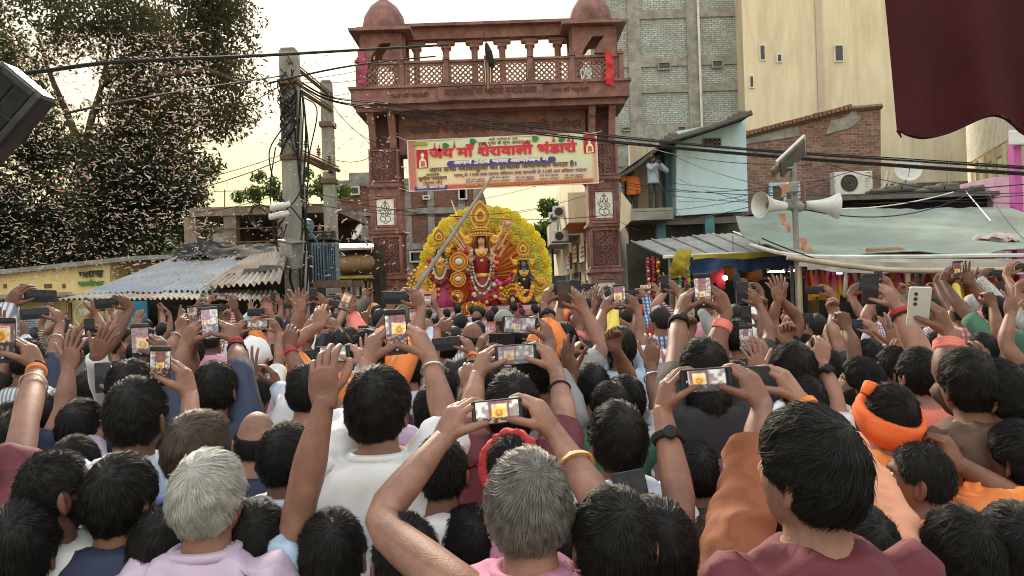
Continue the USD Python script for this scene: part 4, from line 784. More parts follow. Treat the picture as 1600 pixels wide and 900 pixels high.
def string_of(p, q, n, r, cols, name, label, cat_, group=None, sg=.0):
    P = sag(p, q, sg, n) if sg else f(np.array(p), np.array(q), np.linspace(0, 1, n)[:, None]); ms, cl = [], []
    for i, x in enumerate(P):
        b = ball(x + rng.normal(size=3) * r * .25, r * (.8 + .4 * rng.random()), 1); ms.append(b); cl.append(np.tile(cols[i % len(cols)], (len(b[0]), 1)))
    v, fc = cat(ms); path = solo(name, (v, fc), 'printed', label, cat_, group); UsdGeom.PrimvarsAPI(stage.GetPrimAtPath(path)).CreatePrimvar('tint', Sdf.ValueTypeNames.Color3fArray, 'vertex').Set(Vt.Vec3fArray.FromNumpy(np.vstack(cl).astype(np.float32)))
RED, GOLD_, WHT, ORG, GRN, PNK, DRD = (.5, .02, .04), (.8, .5, .05), (.7, .7, .66), (.85, .3, .04), (.05, .3, .08), (.7, .1, .35), (.16, .03, .03)
for k, (px, py, ln, cols, lab) in enumerate(((1012, 404, 1.0, [RED, DRD, WHT], 'red and white garland hanging leftmost under the awning'), (1020, 403, 1.1, [DRD, RED], 'dark red garland second from left under the awning'), (1028, 405, 1.0, [DRD, DRD, GOLD_], 'long dark garland with gold beads under the awning'), (1062, 408, .8, [GRN, WHT, GRN], 'green and white garland beside the bunched yellow cloth'), (1070, 405, .9, [PNK, PNK, RED], 'magenta garland right of the bunched yellow cloth'), (1075, 410, .8, [GOLD_, GRN], 'gold and green garland under the blue tarpaulin'))):
    a = at(px, py, 12.7); string_of(a, a - [0, 0, ln], 40, .028, cols, 'flower_garland', lab, 'garland')
HANGS = []
def hang(px, py, d, w, h, cols, label, group):
    a = at(px, py, d); t = thing('hanging_packet', label, 'packet', a, group); HANGS.append((label, a, t, 'packet', group))
    prof = [(.01, 0), (.02, -.03), (w * .6, -h * .35), (w, -h * .9), (w * .9, -h), (.001, -h)]
    v, fc = lathe(prof, 8, a); col = np.array([cols[0] if z > a[2] - h * .4 else cols[1] if z > a[2] - h * .75 else cols[2 % len(cols)] for z in v[:, 2]]); part(t, 'packet', (v, fc[:, ::-1]), 'printed', colors=col); part(t, 'string', tube([a, a + [0, 0, .25]], .006, 4), 'ink_red')
for k in range(46):
    px = 1262 + k * 7.3 + 2 * math.sin(k * 5); cols = [[RED, WHT, RED], [RED, RED, GOLD_], [ORG, GOLD_, ORG], [WHT, RED, WHT], [PNK, RED, GOLD_]][(k * 7 + k // 3) % 5]
    hang(px, 421 - (px - 1262) * .008 + 3 * math.sin(k * 3), 11.4 + .5 * math.sin(k * 1.9), .055 + .03 * abs(math.sin(k * 2.7)), .34 + .16 * abs(math.sin(k * 1.3)), cols, ['red and white', 'red and gold', 'orange and gold', 'white and red striped', 'pink and gold'][(k * 7 + k // 3) % 5] + ' offering packet hanging in the right stall', 'offering packets in the right stall')
for k, (px0, px1, py) in enumerate(((1200, 1226, 424), (1233, 1245, 423), (1300, 1316, 426))):
    a, b = at(px0, py, 13.5 - (k == 2) * 2), at(px1, py, 13.5 - (k == 2) * 2); t = thing('tube_light', ['lit white tube light under the blue tarpaulin', 'short lit tube light right of the longer one', 'lit tube light among the hanging packets'][k], 'lamp', (a + b) / 2); part(t, 'tube', tube([a, b], .022, 8), 'lamp_white'); part(t, 'holder', [rbox(x + [0, .0, .02], (.05, .06, .06), .01) for x in (a, b)], 'plastic_white')
for px, py, lab in ((1146, 402, 'bright bulb hanging under the awning pipe'), (1133, 434, 'bright round bulb in the garland stall')): c = at(px, py, 13.2); t = thing('bulb', lab, 'lamp', c); part(t, 'globe', ball(c, .045, 2), 'lamp_white', smooth=True); part(t, 'socket', tube([c + [0, 0, .03], c + [0, 0, .1]], .02, 6), 'dark_steel'); part(t, 'wire', tube([c + [0, 0, .1], c + [0, 0, .4]], .006, 4), 'black_rubber')
for k, (px, py) in enumerate(((1140, 425), (1178, 428))): c = at(px, py, 14.5); t = thing('clay_pot', ['orange clay pot on the stall shelf left of the tube light', 'orange clay pot nearest the tube light'][k], 'pot', c); part(t, 'bowl', lathe([(.001, -.16), (.1, -.15), (.17, -.03), (.15, .08), (.08, .13), (.1, .17), (.001, .17)], 14, c), 'orange_cloth', smooth=40); part(t, 'rim', lathe([(.08, .165), (.115, .17), (.115, .19), (.08, .19)], 14, c), 'orange_cloth')
s = at(1160, 436, 14.6); solo('stall_shelf', [bx(s, (3.2, .5, .05)), bx(s - [1.4, 0, s[2] / 2 + .02], (.06, .4, s[2] - .04)), bx(s + [1.4, 0, -s[2] / 2 - .02], (.06, .4, s[2] - .04))], 'wood', 'wooden shelf at the back of the garland stall', 'shelf')

gt = thing('green_tarpaulin_roof', 'wide pale green tarpaulin roof stretched over the right stalls', 'canopy', at(1400, 470, 12) * [1, 1, 0])
top = [at(x, y, d) for x, y, d in ((1150, 342, 13.6), (1215, 334, 14.2), (1390, 328, 14.4), (1560, 327, 14.2), (1640, 352, 12.6), (1760, 372, 11))]
bot = [at(x, y, d) for x, y, d in ((1172, 380, 11.6), (1245, 396, 10.2), (1400, 398, 9.9), (1545, 396, 9.6), (1650, 396, 9.2), (1780, 402, 8.8))]
tp, bp = curve(top, 20), curve(bot, 20); sN = np.linspace(0, 1, 34)[:, None, None]; G = bp[None] * (1 - sN) + tp[None] * sN
G[..., 2] -= .14 * np.sin(np.pi * sN[..., 0]) * (.5 + meshkit.noise(G * .8, 3)); G[..., 2] += (meshkit.fbm(G * np.array([1.3, .8, 0]), 4, 8) - .5) * .16 + .035 * (1 - np.abs(2 * meshkit.fbm(G * np.array([2.6, 1.1, 0]), 2, 4) - 1))
part(gt, 'sheet', thick(G, .012), 'green_tarpaulin', smooth=60); part(gt, 'edge_pipe', tube(curve([b - [0, .02, .03] for b in bot], 6), .03, 6), 'plastic_white')
for px, d in ((1250, 10.3), (1420, 10), (1640, 9.3)): c = at(px, 398, d); part(gt, 'post', tube([[c[0], d + .05, 0], [c[0], d + .05, c[2] - .04]], .035, 6), 'bamboo')
part(gt, 'tie_rope', [tube(sag(at(1262, 326, 13.8), at(1490, 300, 14.5), .12), .012, 4), tube([at(1510, 300, 14.5), at(1548, 345, 13)], .012, 4)], 'plastic_white')
part(gt, 'front_valance', drape(at(1250, 404, 9.7), at(1640, 405, 8.9), .16, 12, .05, 40), 'grey_cloth', smooth=60)
part(gt, 'back_wall', bb(at(1255, 400, 15.6)[0], at(1800, 400, 15.6)[0], 15.6, 15.7, 0, at(1400, 333, 14.6)[2]), 'shop_dark')
c = at(1556, 375, 11); solo('cloth_bundle', [(lambda m: (m[0] + ((meshkit.fbm(m[0] * 9, 3, 2) - .5) * .2)[:, None], m[1]))(ball(c, (.34, .2, .09), 3))], 'faded_pink', 'crumpled pink cloth bundle lying on the green tarpaulin', 'cloth', smooth=True)
c = at(1382, 392, 10.1); solo('wooden_log', tube([c - [.24, 0, 0], c + [.2, 0, -.01], c + [.3, .02, -.03]], [.05, .06, .04], 7), 'wood', 'short wooden log weighing down the green tarpaulin edge', 'log')
solo('grey_umbrella_cloth', drape(at(1262, 407, 9.3), at(1560, 412, 8.8), .1, 20, .05, 30), 'grey_cloth', 'sagging grey cloth strip along the bamboo pole on the right', 'cloth', smooth=60)
solo('bamboo_pole', tube(curve([at(1230, 402, 9), at(1330, 416, 8.9), at(1420, 423, 8.8), at(1620, 421, 8.5)], 6), .035, 7), 'bamboo', 'long pale bamboo pole lying across the front of the right stalls', 'pole', smooth=60)
bk = thing('dark_shed', 'low black shed above the green tarpaulin, a dark box for the shadow under a slab', 'shed', at(1410, 470, 15) * [1, 1, 0]); xa, xb, za, zb = wallrect(1258, 1560, 305, 345, 15.0); part(bk, 'fascia', bb(xa, xb, 15.0, 19, za, zb), 'black_tarpaulin'); part(bk, 'roof_edge', thick(bilin(at(1255, 308, 14.7), at(1562, 298, 14.7), at(1562, 298, 14.7) + [0, 4.6, .1], at(1255, 308, 14.7) + [0, 4.6, .1], 3, 10), .09), 'dark_concrete')  # black box set where there is only shadow under the roof slab
for k in range(9):
    c = at(1370 + 22 * k, 299 - 3 * (k % 3), 15.2); part(bk, 'roof_litter', rbox(c, (.4, .3, .1 + .04 * (k % 3)), .04), 'dark_concrete')

# loudspeaker pole
lp = thing('lamp_post', 'grey steel post with a slanted solar light between the horn loudspeakers', 'street lamp', at(1247, 470, 10.6) * [1, 1, 0]); c = at(1247, 400, 10.6)
part(lp, 'post', tube([[c[0], 10.6, 0], [c[0] - .03, 10.6, at(1243, 232, 10.6)[2]]], .045, 8), 'grey_steel')
c = at(1236, 246, 10.5); X_ = unit([.72, .1, .62]); Z_ = unit(np.cross(X_, unit([.3, .8, -.55]))); Y_ = np.cross(Z_, X_); ax = np.array([X_, Y_, Z_])
part(lp, 'solar_panel', rbox(c, (.58, .42, .035), .006, ax), 'plastic_white'); part(lp, 'panel_back', rbox(c - ax[2] * .03, (.5, .34, .03), .006, ax), 'dark_concrete'); c2_ = at(1216, 262, 10.45); part(lp, 'lamp_head', rbox(c2_, (.26, .16, .07), .02, ax), 'rust_steel'); part(lp, 'lamp_arm', tube([c2_, at(1243, 262, 10.6)], .02, 6), 'grey_steel'); part(lp, 'control_box', rbox(at(1238, 293, 10.5), (.14, .12, .16), .02), 'grey_steel')
part(lp, 'red_box', rbox(at(1256, 300, 10.5), (.05, .06, .34), .02), 'sandstone')
for k, (px, py, dr, lab) in enumerate(((1190, 320, (-.93, -.36, .04), 'grey horn loudspeaker pointing left from the lamp post'), (1306, 322, (.97, -.12, -.08), 'grey horn loudspeaker pointing right from the lamp post'))):
    c = at(px, py, 10.4 if k == 0 else 10.6); t = thing('horn_loudspeaker', lab, 'loudspeaker', c); dr = unit(dr)
    part(t, 'horn', lathe([(.06, -.42), (.075, -.3), (.09, -.2), (.12, -.1), (.165, -.02), (.185, .02), (.19, .03), (.175, .02), (.15, -.03), (.1, -.12), (.06, -.22), (.001, -.24)], 22, c, dr), 'plastic_white', smooth=40)
    part(t, 'driver', lathe([(.001, -.72), (.07, -.71), (.08, -.6), (.055, -.5), (.045, -.41), (.001, -.40)], 14, c, dr), 'grey_steel', smooth=40); part(t, 'inner_cone', lathe([(.001, -.1), (.04, -.1), (.055, -.16), (.001, -.2)], 12, c, dr), 'rust_steel'); part(t, 'bracket', tube([c - dr * .5, at(1247, 318, 10.6)], .02, 6), 'grey_steel')
FL = [(1215, 288, 1), (1213, 335, .9), (1222, 348, .8), (1245, 372, 1), (1252, 386, 1), (1262, 398, .9), (1290, 402, .6), (1330, 405, .6), (1358, 408, .7), (1180, 376, .4)]
for k, (px, py, s) in enumerate(FL):
    s *= .72; a = at(px, py, 10.3); G = ribbon([a, a + [.03, 0, -.1 * s], a + [.05 * math.sin(k), .02, -.24 * s]], .2 * s, (1, .1, .1 * math.sin(k * 2)), .025, 5, k); G = G.copy(); m_ = G.shape[0]
    for i in range(m_): G[i] = G[i].mean(0) + (G[i] - G[i].mean(0)) * (1 - .8 * i / m_)
    solo('pennant', thick(G, .004), 'pennant_peach', 'small peach pennant, ' + ['uppermost', 'second', 'third', 'fourth', 'fifth', 'lowest', 'first right', 'second right', 'last right', 'lone left'][k] + ' of those strung at the horn loudspeaker post', 'flag', 'orange pennants around the loudspeaker post', smooth=60)
fl = thing('floodlight', 'dark square floodlight tilted at the upper left corner', 'floodlight', at(20, 190, 3.0)); c = at(-8, 190, 3.0)
a_ = math.radians(-43); X_ = np.array([math.cos(a_), .12, math.sin(a_)]); X_ = unit(X_); Z_ = unit(np.cross(X_, [0, 1, 0])); Z_ = Z_ if Z_[2] > 0 else -Z_; Y_ = np.cross(Z_, X_); ax = np.array([X_, Y_, Z_])
part(fl, 'case', rbox(c, (.215, .12, .44), .012, ax), 'dark_steel'); part(fl, 'bezel', [rbox(c - Y_ * .064 + X_ * q * .09, (.03, .012, .42), .004, ax) for q in (-1, 1)] + [rbox(c - Y_ * .064 + Z_ * q * .2, (.15, .012, .03), .004, ax) for q in (-1, 1)], 'dark_steel')
for i in range(2):
    for j in range(3): part(fl, 'panel', rbox(c - Y_ * .062 + X_ * (i - .5) * .075 + Z_ * (j - 1) * .122, (.068, .01, .115), .004, ax), 'black_rubber')
part(fl, 'arm', tube([c + Y_ * .05, c + Y_ * .14, at(-120, 240, 3.2)], .018, 6), 'dark_steel'); q = at(-120, 240, 3.2); part(fl, 'post', tube([q * [1, 1, 0], q + [0, 0, .3]], .03, 8), 'dark_steel')
mc = thing('maroon_canopy_cloth', 'dark maroon cloth with a wavy lower edge hanging at the upper right', 'cloth', at(1500, 100, 4.6)); bx_ = [(1403, 203), (1420, 212), (1445, 216), (1480, 208), (1508, 196), (1530, 186), (1550, 181), (1570, 186), (1592, 202), (1625, 214), (1680, 206), (1740, 190), (1800, 205)]
Bt = curve([at(x, y, 4.6 + .05 * math.sin(x / 23)) for x, y in bx_], 4); Tp = np.array([[b[0] + .02, 4.75 + .04 * math.sin(b[0] * 9), at(1500, -70, 4.75)[2]] for b in Bt]); sN = np.linspace(0, 1, 18)[:, None, None]; G = Bt[None] * (1 - sN) + Tp[None] * sN; G[..., 1] += .035 * np.sin(G[..., 0] * 13 + G[..., 2] * .9) * (1 - .3 * sN[..., 0])
part(mc, 'cloth', thick(G, .005), 'maroon_cloth', smooth=60); part(mc, 'hem', tube(Bt - [0, .004, 0], .008, 5), 'maroon_cloth'); zt = Tp[0][2]; part(mc, 'rail', tube([[Tp[0][0] - .1, 4.75, zt], [Tp[-1][0] + .3, 4.75, zt]], .03, 6), 'bamboo'); part(mc, 'rail_post', tube([[Tp[-1][0] + .25, 4.8, 0], [Tp[-1][0] + .25, 4.8, zt + .1]], .04, 8), 'bamboo'); part(mc, 'corner_tassel', tube([Bt[0], Bt[0] + [.02, 0, -.05]], [.012, .004], 5), 'maroon_cloth')

# street beyond the gate
al = thing('alley_building', 'beige balconied building along the street behind the right gate pillar', 'building', (4.6, 40, 0))
part(al, 'wall', bb(3.35, 3.95, 27, 60, 0, 8.4), 'cream_paint')
for k in range(4):
    y0 = 28 + 7 * k; part(al, 'balcony', [bb(2.25, 3.36, y0, y0 + 5.6, 4.35, 4.55), bb(2.25, 2.33, y0, y0 + 5.6, 4.55, 5.5), bb(2.33, 3.36, y0, y0 + .08, 4.55, 5.5)], 'concrete' if k % 2 else 'cream_paint'); part(al, 'balcony_soffit', bb(2.3, 3.3, y0 + .1, y0 + 5.5, 4.32, 4.348), 'orange_cloth' if k == 0 else 'concrete'); wn = part(al, 'window', bb(3.3, 3.345, y0 + 1, y0 + 2.2, 5, 6.4), 'plastic_white'); part(wn, 'pane', bb(3.28, 3.298, y0 + 1.1, y0 + 2.1, 5.1, 6.3), 'glass_dark'); part(al, 'shop_opening', bb(3.3, 3.348, y0 + .3, y0 + 5, .2, 2.6), 'shop_dark')
for k, (y0, z, m_) in enumerate(((26.6, 3.25, 'pale_yellow_paint'), (29.5, 3.3, 'paper_white'), (33, 3.4, 'pale_yellow_paint'), (37, 3.2, 'paper_blue'), (26.8, 2.5, 'paper_white'))):
    sg = thing('shop_signboard', ['yellow shop signboard nearest the right gate pillar', 'white shop signboard second along the alley', 'faded yellow signboard farther down the alley', 'pale blue signboard deepest in the alley', 'low white signboard beside the right gate pillar'][k], 'sign', (3.1, y0, z)); part(sg, 'board', bb(2.98, 3.06, y0, y0 + 2.4, z - .38, z + .38), m_); part(sg, 'frame', [bb(2.96, 3.08, y0 - .04, y0, z - .42, z + .42), bb(2.96, 3.08, y0 + 2.4, y0 + 2.44, z - .42, z + .42)], 'rust_steel'); part(sg, 'print_line', [bb(2.972, 2.978, y0 + .3, y0 + 2.0 - .2 * j, z - .2 + .18 * j, z - .12 + .18 * j) for j in range(3)], 'ink_red'); part(sg, 'hanger', bb(3.06, 3.35, y0 + 1, y0 + 1.05, z, z + .05), 'rust_steel')
for k, (y0, z) in enumerate(((27.2, 5.0), (27.3, 4.0), (30.5, 5.1))): acunit((2.1, y0 + 3, z), (.62, .26, .45), ['upper air conditioner on the alley building', 'lower air conditioner on the alley building', 'farther air conditioner on the alley building'][k])
lb = thing('alley_row', 'low grey row of houses closing the far end of the street', 'building', (-2, 80, 0)); part(lb, 'wall', bb(-30, 40, 80, 86, 0, 7.5), 'concrete'); part(lb, 'parapet', bb(-30.1, 40.1, 79.9, 80.2, 7.5, 8.2), 'dark_concrete'); [part(lb, 'window', bb(-8 + 2.6 * k, -7 + 2.6 * k, 79.95, 79.99, 3.5, 5), 'glass_dark') for k in range(9)]
fb = thing('background_house', 'distant plain house beyond the left roofs', 'building', (-24, 52, 0)); part(fb, 'wall', bb(-60, -17, 52, 60, 0, 6.6), 'concrete'); part(fb, 'parapet', bb(-60.1, -16.9, 51.9, 52.2, 6.6, 7.1), 'dark_concrete')

for nm, lab, q in (('row_house', 'plain row of houses along the left side of the street behind the viewer', (-15, -9.5, -16, 6.5, 0, 6)), ('row_house', 'plain row of houses along the right side of the street behind the viewer', (8.8, 15, -16, 6.0, 0, 6))):  # unseen houses added to hold back sky light from behind
    t = thing(nm, lab, 'building', ((q[0] + q[1]) / 2, (q[2] + q[3]) / 2, 0)); part(t, 'wall', bb(*q), 'concrete'); part(t, 'parapet', bb(q[0] - .05, q[1] + .05, q[2] - .05, q[3] + .05, q[5], q[5] + .5), 'dark_concrete')
# ------------------------------------------------ festival tableau
IY = 19.6; CXI = at(756, 420, IY)[0]; CZI = at(756, 424, IY)[2]; S = IY / FPX
def P2(px, py, dy=0.): return at(px, py, IY + dy)
hl = thing('idol_halo', 'big fan-shaped halo of pleated yellow paper rosettes behind the idols', 'backdrop', (CXI, IY + .6, 0))
YE, OL, LG, OR = (.86, .8, .08), (.7, .66, .06), (.62, .7, .2), (.82, .5, .06)
def rosette(c, r, ca, cb_, seed):
    n = 22; rr_ = [0.001, .18, .2, .62, .66, 1.0]; v, col = [], []
    for i, q in enumerate(rr_):
        for k in range(n):
            a = 2 * np.pi * k / n + seed; dep = (.016 if k % 2 else -.012) * q - .03 * (1 - q); v.append((c[0] + r * q * math.cos(a), c[1] + dep, c[2] + r * q * math.sin(a))); col.append(OR if i in (1, 2) else cb_ if i in (3, 4) else ca)
    v = np.array(v); m_ = len(rr_); ff = close_rings(v, m_, n)[1]; v = np.vstack([v, v[:n].mean(0), v[-n:].mean(0) + [0, .05, 0]]); col = np.array(col + [OR, ca]); return (v, ff), col
k = 0
for ring, (rad, r, n, cols, dy) in enumerate(((1.68, .19, 28, (YE, OL), .75), (1.42, .18, 24, (LG, YE), .66), (1.2, .15, 21, (OR, YE), .58))):
    for i in range(n):
        a = math.radians(-28 + 236 * i / (n - 1)); c = np.array([CXI + rad * math.cos(a), IY + dy + .04 * (i % 2), CZI + rad * .99 * math.sin(a) + .03]); m_, col = rosette(c, r * (.9 + .2 * rng.random()), cols[i % 2 if ring else 0], cols[1 - i % 2], rng.random()); part(hl, 'paper_rosette', m_, 'petal', colors=col)
a = np.linspace(math.radians(-10), math.radians(190), 61); rr2 = np.linspace(.2, 1.2, 6); G = np.array([[[CXI + q * math.cos(t), IY + .62 + .05 * math.sin(t * 40) * q, CZI - .1 + q * math.sin(t)] for t in a] for q in rr2]); part(hl, 'orange_pleated_cloth', thick(G, .01), 'orange_cloth', smooth=40)
part(hl, 'back_board', extrude(Polygon([(1.62 * math.cos(t), 1.6 * math.sin(t)) for t in np.linspace(math.radians(-40), math.radians(220), 40)]), .04, (CXI, IY + .9, CZI), EX, EZ), 'orange_cloth')
part(hl, 'support_frame', [tube([[CXI + q, IY + .95, 0], [CXI + q, IY + .95, CZI + 1]], .04, 6) for q in (-.8, .8)], 'bamboo')
tk = thing('tableau_cart', 'wooden cart draped in pink cloth that carries the idols', 'cart', (CXI, IY, 0)); zb_ = at(756, 478, IY)[2]; part(tk, 'platform', rbox((CXI, IY + .2, zb_ - .1), (3.6, 2.0, .2), .03), 'wood'); part(tk, 'skirt', drape((CXI - 1.8, IY - .82, zb_), (CXI + 1.8, IY - .82, zb_), .9, 31, .06, 40), 'pink_paint', smooth=60)
for sx in (-1.3, 1.3):
    for sy in (-.5, .9): part(tk, 'wheel', lathe([(.001, -.05), (.3, -.05), (.32, 0), (.3, .05), (.001, .05)], 16, (CXI + sx, IY + sy, .32), (1, 0, 0)), 'black_rubber')
part(tk, 'leg', [bb(CXI + sx - .05, CXI + sx + .05, IY + .1, IY + .2, .3, zb_ - .2) for sx in (-1.3, 1.3)], 'wood')
# ================================================= PEOPLE
SKIN = [(.115, .05, .033), (.155, .072, .048), (.2, .098, .068), (.25, .13, .093), (.085, .037, .024)]
for i, c in enumerate(SKIN):
    mat(f'skin_{i}', tuple(x * .82 for x in c), tuple(x * 1.45 for x in c), 9, .54, .25, 190, spec=.34)
mat('hair_black', (.004, .0036, .0036), (.010, .009, .0085), 30, .5, .6, 190, stretch=(1, 1, .25), spec=.3); mat('hair_brown', (.028, .019, .014), (.055, .04, .03), 30, .45, .6, 190); mat('hair_grey', (.24, .235, .22), (.4, .39, .37), 22, .5, .6, 150); mat('hair_mixed', (.05, .045, .042), (.13, .12, .11), 30, .5, .6, 170)
mat('strand_black', (.005, .0043, .004), (.012, .010, .009), 40, .5, spec=.3); mat('strand_brown', (.045, .032, .024), (.09, .066, .05), 40, .4); mat('strand_grey', (.34, .33, .31), (.56, .55, .52), 30, .4); mat('strand_mixed', (.1, .09, .085), (.24, .22, .2), 40, .4)
mat('eye_white', (.7, .68, .64), None, 3, .2); mat('eye_dark', (.01, .008, .007), None, 3, .15); mat('lip', (.3, .1, .08), None, 5, .4); mat('trousers_dark', (.03, .032, .04), (.06, .062, .075), 9, .85, .2, 80); mat('steel_bangle', (.6, .6, .6), (.7, .7, .7), 9, .22, metal=.9); mat('gold_bangle', (.8, .5, .2), (.9, .6, .3), 9, .25, metal=.9)
CLOTH = {'white': (.66, .67, .69), 'light blue': (.36, .47, .62), 'pale blue': (.5, .58, .7), 'navy': (.02, .028, .06), 'black': (.014, .014, .016), 'maroon': (.12, .022, .035), 'brown': (.085, .045, .03), 'olive': (.09, .09, .07), 'orange': (.68, .2, .045), 'peach': (.62, .28, .17), 'saffron': (.72, .13, .028), 'rust': (.22, .068, .024), 'red': (.42, .025, .03), 'yellow': (.68, .55, .1), 'pink': (.58, .25, .38), 'lilac': (.5, .4, .53), 'grey': (.22, .225, .23), 'green': (.06, .16, .1), 'royal blue': (.03, .09, .3), 'coral': (.72, .2, .16)}
for k, c in CLOTH.items(): mat('cloth_' + k.replace(' ', '_'), c, tuple(min(1, x * 1.1) for x in c), 5, .85, .1, 200)
def checks(name, a, b, s, axes='xz'):
    MATS.add(name); N = {'tc': ('texture_coordinate', {}), 'sx': ('separate_xyz', {}), 'p': ('principled_bsdf', {'roughness': .85}), 'm1': ('mix_color', {'a': a, 'b': b}), 'm2': ('mix_color', {'b': b}), 'h': ('math', {'math_type': 'multiply', 'value2': .75})}; L = [('tc.object', 'sx.vector')]
    for ax in axes:
        N['f' + ax] = ('math', {'math_type': 'multiply', 'value2': s}); N['g' + ax] = ('math', {'math_type': 'fraction'}); N['l' + ax] = ('math', {'math_type': 'less_than', 'value2': .45}); L += [(f'sx.{ax}', f'f{ax}.value1'), (f'f{ax}.value', f'g{ax}.value1'), (f'g{ax}.value', f'l{ax}.value1')]
    L += [('lx.value' if 'x' in axes else 'lz.value', 'm1.fac'), ('m1.result', 'm2.a'), (('lz' if 'z' in axes else 'lx') + '.value', 'h.value1'), ('h.value', 'm2.fac'), ('m2.result', 'p.base_color')]; usdkit.material(stage, W + 'Looks/' + name, N, L, surface='p.BSDF')
checks('cloth_checked_white', (.66, .63, .64), (.2, .09, .1), 26); checks('cloth_checked_red', (.6, .42, .44), (.5, .1, .14), 20); checks('cloth_checked_grey', (.6, .58, .62), (.16, .12, .2), 60); checks('cloth_striped_white', (.62, .62, .62), (.2, .24, .34), 40, 'x'); checks('cloth_striped_maroon', (.16, .03, .04), (.45, .38, .36), 30, 'z'); checks('cloth_checked_blue', (.4, .48, .6), (.05, .08, .2), 24); CLOTH.update({'striped white': 0, 'striped maroon': 0, 'checked blue': 0}); mat('cloth_printed_grey', (.3, .31, .29), (.5, .5, .47), 60, .85, .2, 120, lo=.45, hi=.55); CLOTH.update({'checked white': 0, 'checked red': 0, 'checked grey': 0, 'printed grey': 0})

def man(m): 
    v, f = vf(m); return m3.Manifold(m3.Mesh(np.asarray(v, np.float32), np.asarray(f, np.uint32)))
def merge(ms):
    r = m3.Manifold.batch_boolean([man(m) if isinstance(m, tuple) else m for m in ms], m3.OpType.Add); return vf(r)

# head: faces +y, centre of the skull at the origin
def head_dirs(m, n):
    th = np.linspace(.04, np.pi - .04, m); a = np.arange(n) / n * 2 * np.pi + .5 * np.pi
    return np.stack([np.sin(th)[:, None] * np.cos(a), np.sin(th)[:, None] * np.sin(a), np.broadcast_to(-np.cos(th)[:, None], (m, n))], -1)
def ga(x, s): return np.exp(-(x / s) ** 2)
def head_shape(n):
    x, y, z = n[..., 0] * .076, n[..., 1] * .097, n[..., 2] * .118
    t = np.clip(-n[..., 2], 0, 1); fr = np.clip(n[..., 1] * 1.6, 0, 1)
    x = x * (1 - .26 * t ** 1.4); y = np.where(n[..., 1] < 0, y * (1 - .5 * t ** 1.2), y * (.95 + .03 * t))
    x = x * (1 + .05 * np.clip(n[..., 2], 0, 1) * (n[..., 1] < 0))
    y = y + fr * (.024 * ga(x, .0125) * ga(z + .022, .02) + .012 * ga(x, .009) * ga(z - .005, .022) + .005 * ga(x, .045) * ga(z - .034, .011) - .011 * (ga(x - .031, .015) + ga(x + .031, .015)) * ga(z - .012, .012) + .006 * ga(x, .022) * ga(z + .061, .006) + .005 * ga(x, .022) * ga(z + .073, .006) - .004 * ga(x, .026) * ga(z + .067, .003) + .008 * ga(x, .024) * ga(z + .1, .016) + .004 * (ga(x - .042, .018) + ga(x + .042, .018)) * ga(z + .022, .018))
    return np.stack([x, y, z], -1)
HEADS = {}
def head_mesh(lod):
    if lod not in HEADS:
        m, n = {2: (46, 44), 1: (22, 22), 0: (12, 12)}[lod]
        ms = [close_rings(head_shape(head_dirs(m, n)).reshape(-1, 3), m, n)]
        if lod:
            for s in (-1, 1):
                e = ball((0, 0, 0), (.009, .019, .032), 2 if lod == 2 else 1); v = e[0].copy(); v[:, 0] += s * (.01 * (v[:, 1] < 0)); v[:, 2] -= .3 * v[:, 1] * 0; ms.append((v + [s * .077, -.012, -.008], e[1]))
        HEADS[lod] = merge(ms)
    return HEADS[lod]
def hair_line(az): return np.interp(az, [0, .75, 1.2, 1.5, 1.9, 2.3, np.pi], [.52, .44, .05, -.02, -.38, -.58, -.62])
def hair_offsets(n, style, seed):
    az = np.abs(np.arctan2(n[..., 0], n[..., 1])); d = n[..., 2] - hair_line(az)
    if style == 'bald': d = np.minimum(d, np.where(az > 1.2, .32 - n[..., 2], -.3))
    k = 1 / (1 + np.exp(-d * 26))
    vol = {'short': .011, 'full': .0145, 'cropped': .004, 'bald': .007, 'long': .017}[style]
    tuft = meshkit.fbm(n * 5.5 + seed, 4, int(seed) % 97) - .5; fine = meshkit.fbm(n * np.array([26, 26, 7]) + seed, 2, 5) - .5
    h = vol * (1 + .55 * np.clip(n[..., 2], 0, 1)) + (vol * 1.1 * tuft + vol * .35 * fine if style != 'cropped' else .002 * tuft)
    return k * h - (1 - k) * .012
def hair_mesh(lod, style, seed):
    m, n = {2: (42, 46), 1: (24, 24), 0: (12, 12)}[lod]; D = head_dirs(m, n); P = head_shape(D); return close_rings((P + D * hair_offsets(D, style, seed)[..., None]).reshape(-1, 3), m, n)
def strands(style, seed, n, length):
    g = np.random.default_rng(int(seed * 10) % 10000); D = g.normal(size=(n * 2, 3)); D /= np.linalg.norm(D, axis=1, keepdims=True)
    az = np.abs(np.arctan2(D[:, 0], D[:, 1])); ok = D[:, 2] > hair_line(az) + .03
    if style == 'bald': ok &= (az > 1.2) & (D[:, 2] < .3)
    D = D[ok][:n]; w0 = unit([.15, -.55, .8]); tn = D - w0; tn -= D * (tn * D).sum(1, keepdims=True); tn /= np.maximum(np.linalg.norm(tn, axis=1, keepdims=True), .05)
    sw = np.cross(D, tn); q = (meshkit.fbm(D * 4.5 + seed, 3, 3)[:, None] - .5) * 3.2 + g.normal(size=(len(D), 1)) * .25; tn = tn * np.cos(q) + sw * np.sin(q); L = length * (.6 + .8 * g.random((len(D), 1))); lift = .003 + .010 * g.random((len(D), 1)) ** 2
    out = []
    for s in np.linspace(0, 1, 5):
        E = D + tn * (L / .1) * s + .02 * np.sin(s * 5 + seed); E /= np.linalg.norm(E, axis=1, keepdims=True); out.append(head_shape(E) + E * (hair_offsets(E, style, seed)[:, None] + lift * s ** 1.3 + .0005))
    return np.stack(out, 1)

